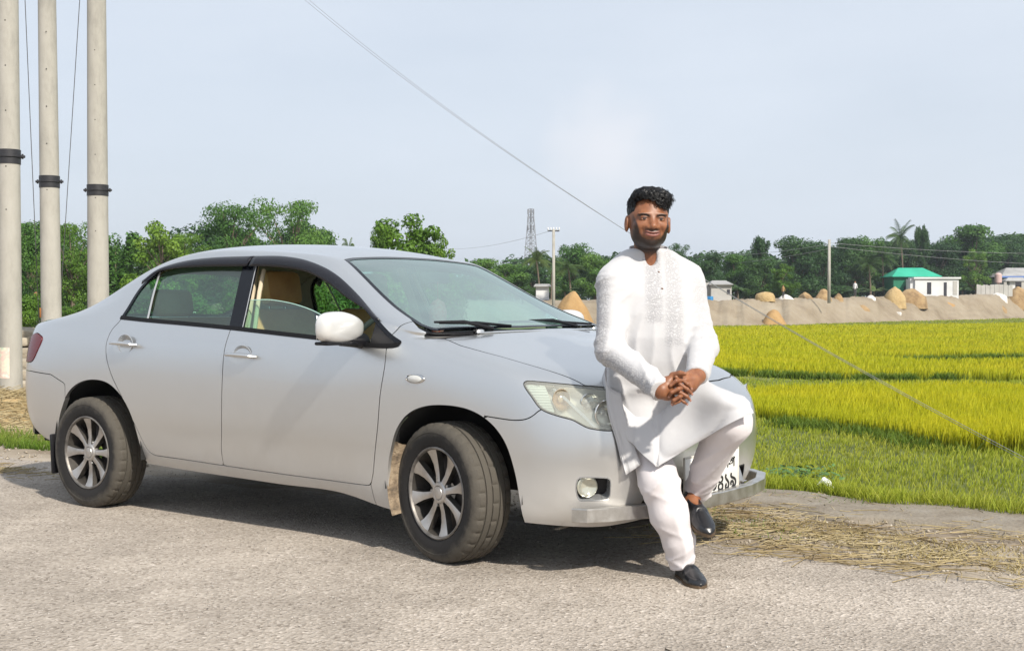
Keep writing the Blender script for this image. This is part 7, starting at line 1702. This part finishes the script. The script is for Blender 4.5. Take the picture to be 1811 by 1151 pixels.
# ------------------------------------------------------------------ concrete poles on the left
CONC = varied(mat('pole_concrete', (.45, .42, .37), .85), [(.25, .24, .215), (.35, .335, .30), (.40, .385, .35)], 3.6, 10, .7, stretch=(1, 1, .35)); add_bump(CONC, 30, .004, .5)
CLAMP = mat('painted_black_iron', (.02, .02, .024), .5)
def big_pole(px, D, wtop, wband, band_py, lab, lean=0.0):
    o = empty('concrete_pole', tuple(ground_at(px, D, 0)), 0, lab, 'pole', 'three concrete poles beside the road'); s_ = D / 2200; zb = CAMP.z - (band_py - 537) * s_; rb = wband * s_ / 2; H = 8.5
    b = MB(); rad = lambda z: rb * (1 + (zb - z) * .030); b.tube([(lean * (z - zb), 0, z) for z in (-.3, 1, 2, 3, 4, 6, H)], [rad(z) for z in (-.3, 1, 2, 3, 4, 6, H)], 40); b.build('shaft', CONC, o)
    b = MB(); R1 = rad(zb) + .006; b.lathe([(R1 - .01, zb + .075), (R1 + .003, zb + .075), (R1 + .003, zb + .012), (R1 + .016, zb + .008), (R1 + .016, zb - .010), (R1 + .003, zb - .014), (R1 + .001, zb - .085), (R1 - .01, zb - .085)], 40); cl = b.build('clamp_band', CLAMP, o, sharp=R(25))
    for sg in (-1, 1):
        b = MB(); Rv_ = Vector((math.sin(YAW), -math.cos(YAW), 0)); c = Rv_ * sg * (R1 + .028) + Vector((0, 0, zb)); b.box(c, (.05, .045, .03), Matrix.Rotation(YAW - R(90), 3, 'Z'), bev=.006); b.tube([c + Vector((0, 0, -.028)), c + Vector((0, 0, .028))], .011, 8); b.build('clamp_lug', CLAMP, cl)
    for z in (zb + .5, zb + 1.0, zb + 1.5, zb + 2.0, zb - .12, zb - .6): b = MB(); v_ = (-Vector((math.cos(YAW), math.sin(YAW), 0)) + Vector((math.sin(YAW), -math.cos(YAW), 0)) * .1).normalized() * (rad(z) - .002); b.lathe([(.008, -.001), (.008, .003), (.0001, .003)], 8, 'y'); b.V = [tuple(v_ + Vector((0, 0, z)) + Matrix.Rotation(YAW + R(90), 3, 'Z') @ Vector(q)) for q in b.V]; b.build('bolt_hole', DARK, o)
    return o
p1 = big_pole(18, 14.0, 33, 37, 278, 'nearest of the three tall concrete poles, at the left edge with a pasted notice')
p2 = big_pole(89, 16.9, 28, 33, 322, 'middle of the three tall concrete poles, with a rust stain low down', -.012)
p3 = big_pole(174, 18.1, 28, 35, 337, 'right-hand tall concrete pole rising behind the boot of the car')
# notice pasted on the nearest pole: printed paper that follows its curve
s_ = 14.0 / 2200; zt, zb_ = CAMP.z - (614 - 537) * s_, CAMP.z - (668 - 537) * s_; rz_ = 37 * s_ / 2 * (1 + 2.2 * .030) + .002; V = []; F = []; nA = 10
a0 = math.atan2(-math.sin(YAW), -math.cos(YAW))
for i in range(nA + 1):
    a = a0 - .95 + 1.25 * i / nA
    for z in (zb_, zt): V.append((rz_ * math.cos(a), rz_ * math.sin(a), z))
for i in range(nA): F.append((i * 2, i * 2 + 2, i * 2 + 3, i * 2 + 1))
pm = mat('faded_notice', (.6, .58, .5), .8); varied(pm, [(.45, .55, .42), (.66, .62, .50), (.66, .48, .42), (.7, .68, .6)], 9, 2, pos=[.35, .48, .58, .7]); mesh('notice', V, F, pm, p1)
# rust streak is part of the middle pole: a hanging rusty strap
b = MB(); s2 = 16.9 / 2200; v_ = -Vector((math.cos(YAW), math.sin(YAW), 0)) * (33 * s2 / 2 * 1.05) + Vector((math.sin(YAW), -math.cos(YAW), 0)) * (-.085); b.box(v_ + Vector((0, 0, CAMP.z - (553 - 537) * s2)), (.02, .02, .13), bev=.003); b.build('rusty_strap', mat('rust', (.25, .10, .03), .9), p2)

WIRE = mat('wire_grey', (.10, .10, .11), .6); WIREL = mat('wire_weathered', (.30, .30, .31), .5, .5)
def wire(name, P0, P1, sag, r, m, label, group=None, n=28):
    P0, P1 = Vector(P0), Vector(P1); b = MB(); b.tube([P0.lerp(P1, i / n) - Vector((0, 0, sag * 4 * (i / n) * (1 - i / n))) for i in range(n + 1)], r, 5); return tag(b.build(name, m), label, 'wire', group)
pw = lambda px, py, D: ground_at(px, D, float(height_at(py, D)))
wire('drop_wire', pw(42, -160, 15.5), pw(69, 575, 17.5), .0, .0055, WIRE, 'thin dark wire falling between the left and middle poles')
wire('drop_wire', pw(153, -120, 17), pw(104, 575, 19.5), .0, .0055, WIRE, 'thin dark wire slanting between the middle and right poles')
for k_ in (0, 1):
    wire('stay_wire', pw(380 + 9 * k_, -140, 24), pw(1950, 880 + 6 * k_, 11.3), (.0, .6)[1], .0032, WIREL, ('upper', 'lower')[k_] + ' of the two grey wires slanting across the sky down to the rice field', 'pair of slanting grey wires')
# distant power poles with their lines
def far_pole(px, top_py, D, z0, r, arm, lab, nm='power_pole'):
    p = ground_at(px, D, z0); H = float(height_at(top_py, D)) - z0; o = empty(nm, tuple(p), 0, lab, 'pole'); b = MB(); b.tube([(0, 0, -.3), (0, 0, H)], [r * 1.25, r], 10); b.build('post', CONC, o)
    if arm:
        b = MB(); Rv_ = Vector((math.sin(YAW), -math.cos(YAW), 0)); b.tube([Rv_ * -arm + Vector((0, 0, H - .1)), Rv_ * arm + Vector((0, 0, H - .1))], .04, 6); b.build('cross_arm', CLAMP, o)
        for q in (-1, -.5, 0, .5, 1): b = MB(); b.tube([Rv_ * arm * q + Vector((0, 0, H - .1)), Rv_ * arm * q + Vector((0, 0, H + .12))], .035, 6); b.build('insulator', WHITEW, o)
    return o
far_pole(979, 406, 76, -.5, .085, .34, 'slim concrete pole with a short cross-arm left of the man'); far_pole(1466, 424, 112, 1.5, .12, 0, 'slim bare pole on the embankment between straw heaps')
for k_, (a, b_) in enumerate((((1466, 430), (1990, 446)), ((1466, 436), (1990, 470)), ((1466, 432), (1180, 452)), ((1466, 440), (1180, 470)))): wire('power_line', pw(a[0], a[1], 112), pw(b_[0], b_[1], 150), .5, .018, WIREL, ('top line running right from the bare pole', 'lower line running right from the bare pole', 'top line running left from the bare pole', 'lower line running left from the bare pole')[k_], 'lines on the bare pole')
wire('power_line', pw(979, 407, 76), pw(780, 440, 120), .4, .010, WIREL, 'faint line running left from the slim pole with cross-arm')
# lattice mast far away
mt = empty('lattice_mast', tuple(ground_at(939, 420, 0)), 0, 'pale lattice phone mast rising over the palms', 'mast'); MG = mat('galvanised_pale', (.20, .21, .23), .7); H = float(height_at(370, 420)); bw = lambda z: 2.0 * (1 - z / H) + .55
legs = []
for sx_2, sy_ in ((-1, -1), (1, -1), (1, 1), (-1, 1)): b = MB(); b.tube([(sx_2 * bw(z), sy_ * bw(z), z) for z in np.linspace(0, H, 6)], .13, 5); b.build('leg', MG, mt)
b = MB(); zs_ = np.linspace(0, H, 18)
for i in range(17):
    z0, z1 = zs_[i], zs_[i + 1]; c0 = [(sx_2 * bw(z0), sy_ * bw(z0), z0) for sx_2, sy_ in ((-1, -1), (1, -1), (1, 1), (-1, 1))]; c1 = [(sx_2 * bw(z1), sy_ * bw(z1), z1) for sx_2, sy_ in ((-1, -1), (1, -1), (1, 1), (-1, 1))]
    for q in range(4): b.tube([c0[q], c1[(q + 1) % 4]], .06, 4, caps=False); b.tube([c0[(q + 1) % 4], c1[q]], .06, 4, caps=False); b.tube([c1[q], c1[(q + 1) % 4]], .06, 4, caps=False)
br_ = b.build('bracing', MG, mt, smooth=False); br_['kind'] = 'stuff'
for z in (H - 1.0, H - 3.5, H - 6.5):
    for a in (0, 2.1, 4.2): b = MB(); b.box((1.1 * math.cos(a), 1.1 * math.sin(a), z), (.35, .35, 1.8), bev=.05); b.build('antenna', MG, mt)

# ------------------------------------------------------------------ left roadside: straw, mud layers
LS = gp(20, 740, 0)
SB = MB()
def mound(cx, cy, rx_, ry_, h, seed, m, name, label, cat):
    V = []; F = []; nr_, na = 12, 34
    for i in range(nr_ + 1):
        t = i / nr_
        for j in range(na):
            a = 2 * math.pi * j / na; k_ = 1 + .2 * noise.noise(Vector((math.cos(a) * 1.2, math.sin(a) * 1.2, seed))); x = cx + rx_ * t * k_ * math.cos(a); y = cy + ry_ * t * k_ * math.sin(a)
            V.append((x, y, h * (1 - t ** 1.8) * (1 + .25 * noise.noise(Vector((x * 2.5, y * 2.5, seed)))) - (.05 if i == nr_ else 0)))
    for i in range(nr_):
        for j in range(na): F.append((i * na + j, i * na + (j + 1) % na, (i + 1) * na + (j + 1) % na, (i + 1) * na + j))
    return tag(mesh(name, V, F, m), label, cat)
mound(-6.4, 2.2, 1.9, 1.0, .22, 3.1, GOLD, 'straw_mound', 'low golden straw mound spread round the foot of the nearest pole', 'straw mound')
n = 2200; th_ = g_.uniform(0, 6.28, n); ra_ = np.sqrt(g_.uniform(0, 1, n)); xx = -6.2 + 2.2 * ra_ * np.cos(th_); yy = 2.05 + 1.25 * ra_ * np.sin(th_)
straw('loose_straw', np.stack([xx, yy], 1), 61, .12, .5, .004, lambda x, y: .22 * np.maximum(0, 1 - (((x + 6.4) / 1.9) ** 2 + ((y - 2.2) / 1.0) ** 2)), .2)
n = 1500; straw('loose_straw', np.stack([g_.uniform(-6.5, -2.0, n), g_.uniform(.9, 2.2, n)], 1), 62, .08, .35, .003)
MUDL = varied(mat('grey_mud_slabs', (.28, .24, .18), .95), [(.17, .14, .10), (.30, .26, .20), (.40, .35, .27)], 1.5, 8); add_bump(MUDL, 8, .05)
ml = empty('turf_stack', tuple(gp(52, 690, 0)), 0, 'stack of grey-brown earth slabs between the nearest pole and the car’s tail', 'earth stack'); c0 = gp(60, 690, 0)
rr = random.Random(4); Rv_ = Vector((math.sin(YAW), -math.cos(YAW), 0)); Fv_ = Vector((math.cos(YAW), math.sin(YAW), 0))
for lay in range(6):
    for q in range(5):
        b = MB(); b.box((0, 0, 0), (.85, .7, .135), Matrix.Rotation(rr.uniform(-.12, .12), 3, 'Z'), bev=.035); V = []
        for v in b.V: v = Vector(v); nz_ = noise.noise(v * 5 + Vector((lay * 3, q * 5, 0))); V.append(tuple(v * (1 + .12 * nz_) + Vector((0, 0, .02 * nz_))))
        b.V = V; o = b.build('slab', MUDL, ml); o.location = (Rv_ * ((q - 2) * .82 + rr.uniform(-.08, .08)) + Fv_ * (lay * .32 + rr.uniform(-.08, .08)) + Vector((0, 0, .07 + lay * .132))); o.rotation_euler = (rr.uniform(-.05, .05), rr.uniform(-.05, .05), YAW - R(90) + rr.uniform(-.08, .08))
# person in white far away near the middle pole, another on the embankment
def far_person(px, D, z0, shirt, label, H=1.6):
    o = empty('person', tuple(ground_at(px, D, z0)), 0, label, 'person'); k_ = H / 1.7
    def f(p):
        d = cap(p, (0, 0, .95), (0, 0, 1.38), .13, .15); d = smin(d, cap(p, (-.17, 0, 1.36), (-.24, .04, .95), .05, .04), .05); d = smin(d, cap(p, (.17, 0, 1.36), (.25, -.02, .98), .05, .04), .05); return d
    def l_(p): return smin(cap(p, (-.08, 0, .9), (-.09, .03, .06), .085, .045), cap(p, (.08, 0, .9), (.1, -.04, .06), .085, .045), .04)
    def h_(p): return smin(ell(p, (0, 0, 1.58), (.085, .1, .12)), cap(p, (0, 0, 1.36), (0, 0, 1.5), .05, .05), .03)
    for nm_, fn, lo_, hi_, m in (('shirt', f, (-.35, -.25, .75), (.35, .25, 1.6), shirt), ('legs', l_, (-.25, -.2, -.02), (.25, .2, 1.05), GREYF), ('head', h_, (-.15, -.2, 1.28), (.15, .2, 1.75), SKIN)):
        V, Q = surface_nets(fn, lo_, hi_, .03); q = fastmesh(nm_, V * k_, Q, 4, m, o, True)
    return o
far_person(64, 46, 0, WHITEW, 'distant person in a white shirt half hidden by the middle pole'); far_person(1385, D_(1385, 6), float(crest_z(1385)), SAND, 'tiny distant figure in orange beside the golden straw stack', 1.2); far_person(1512, D_(1512, 8), float(crest_z(1512)), WHITEW, 'tiny distant figure in white on the embankment before the banana plants')

# ------------------------------------------------------------------ thin summer haze in the air
hzm = bpy.data.materials.new('haze_air'); hzm.use_nodes = True; nt = hzm.node_tree; nt.nodes.clear(); o_ = nt.nodes.new('ShaderNodeOutputMaterial'); pv = nt.nodes.new('ShaderNodeVolumePrincipled'); pv.inputs['Color'].default_value = (.80, .87, .98, 1); pv.inputs['Density'].default_value = .00038; pv.inputs['Anisotropy'].default_value = .2; nt.links.new(pv.outputs[0], o_.inputs['Volume'])
haze_box = MB().box((-200, 200, 18.5), (1500, 1500, 41.0)).build('haze', hzm, smooth=False); haze_box['kind'] = 'stuff'
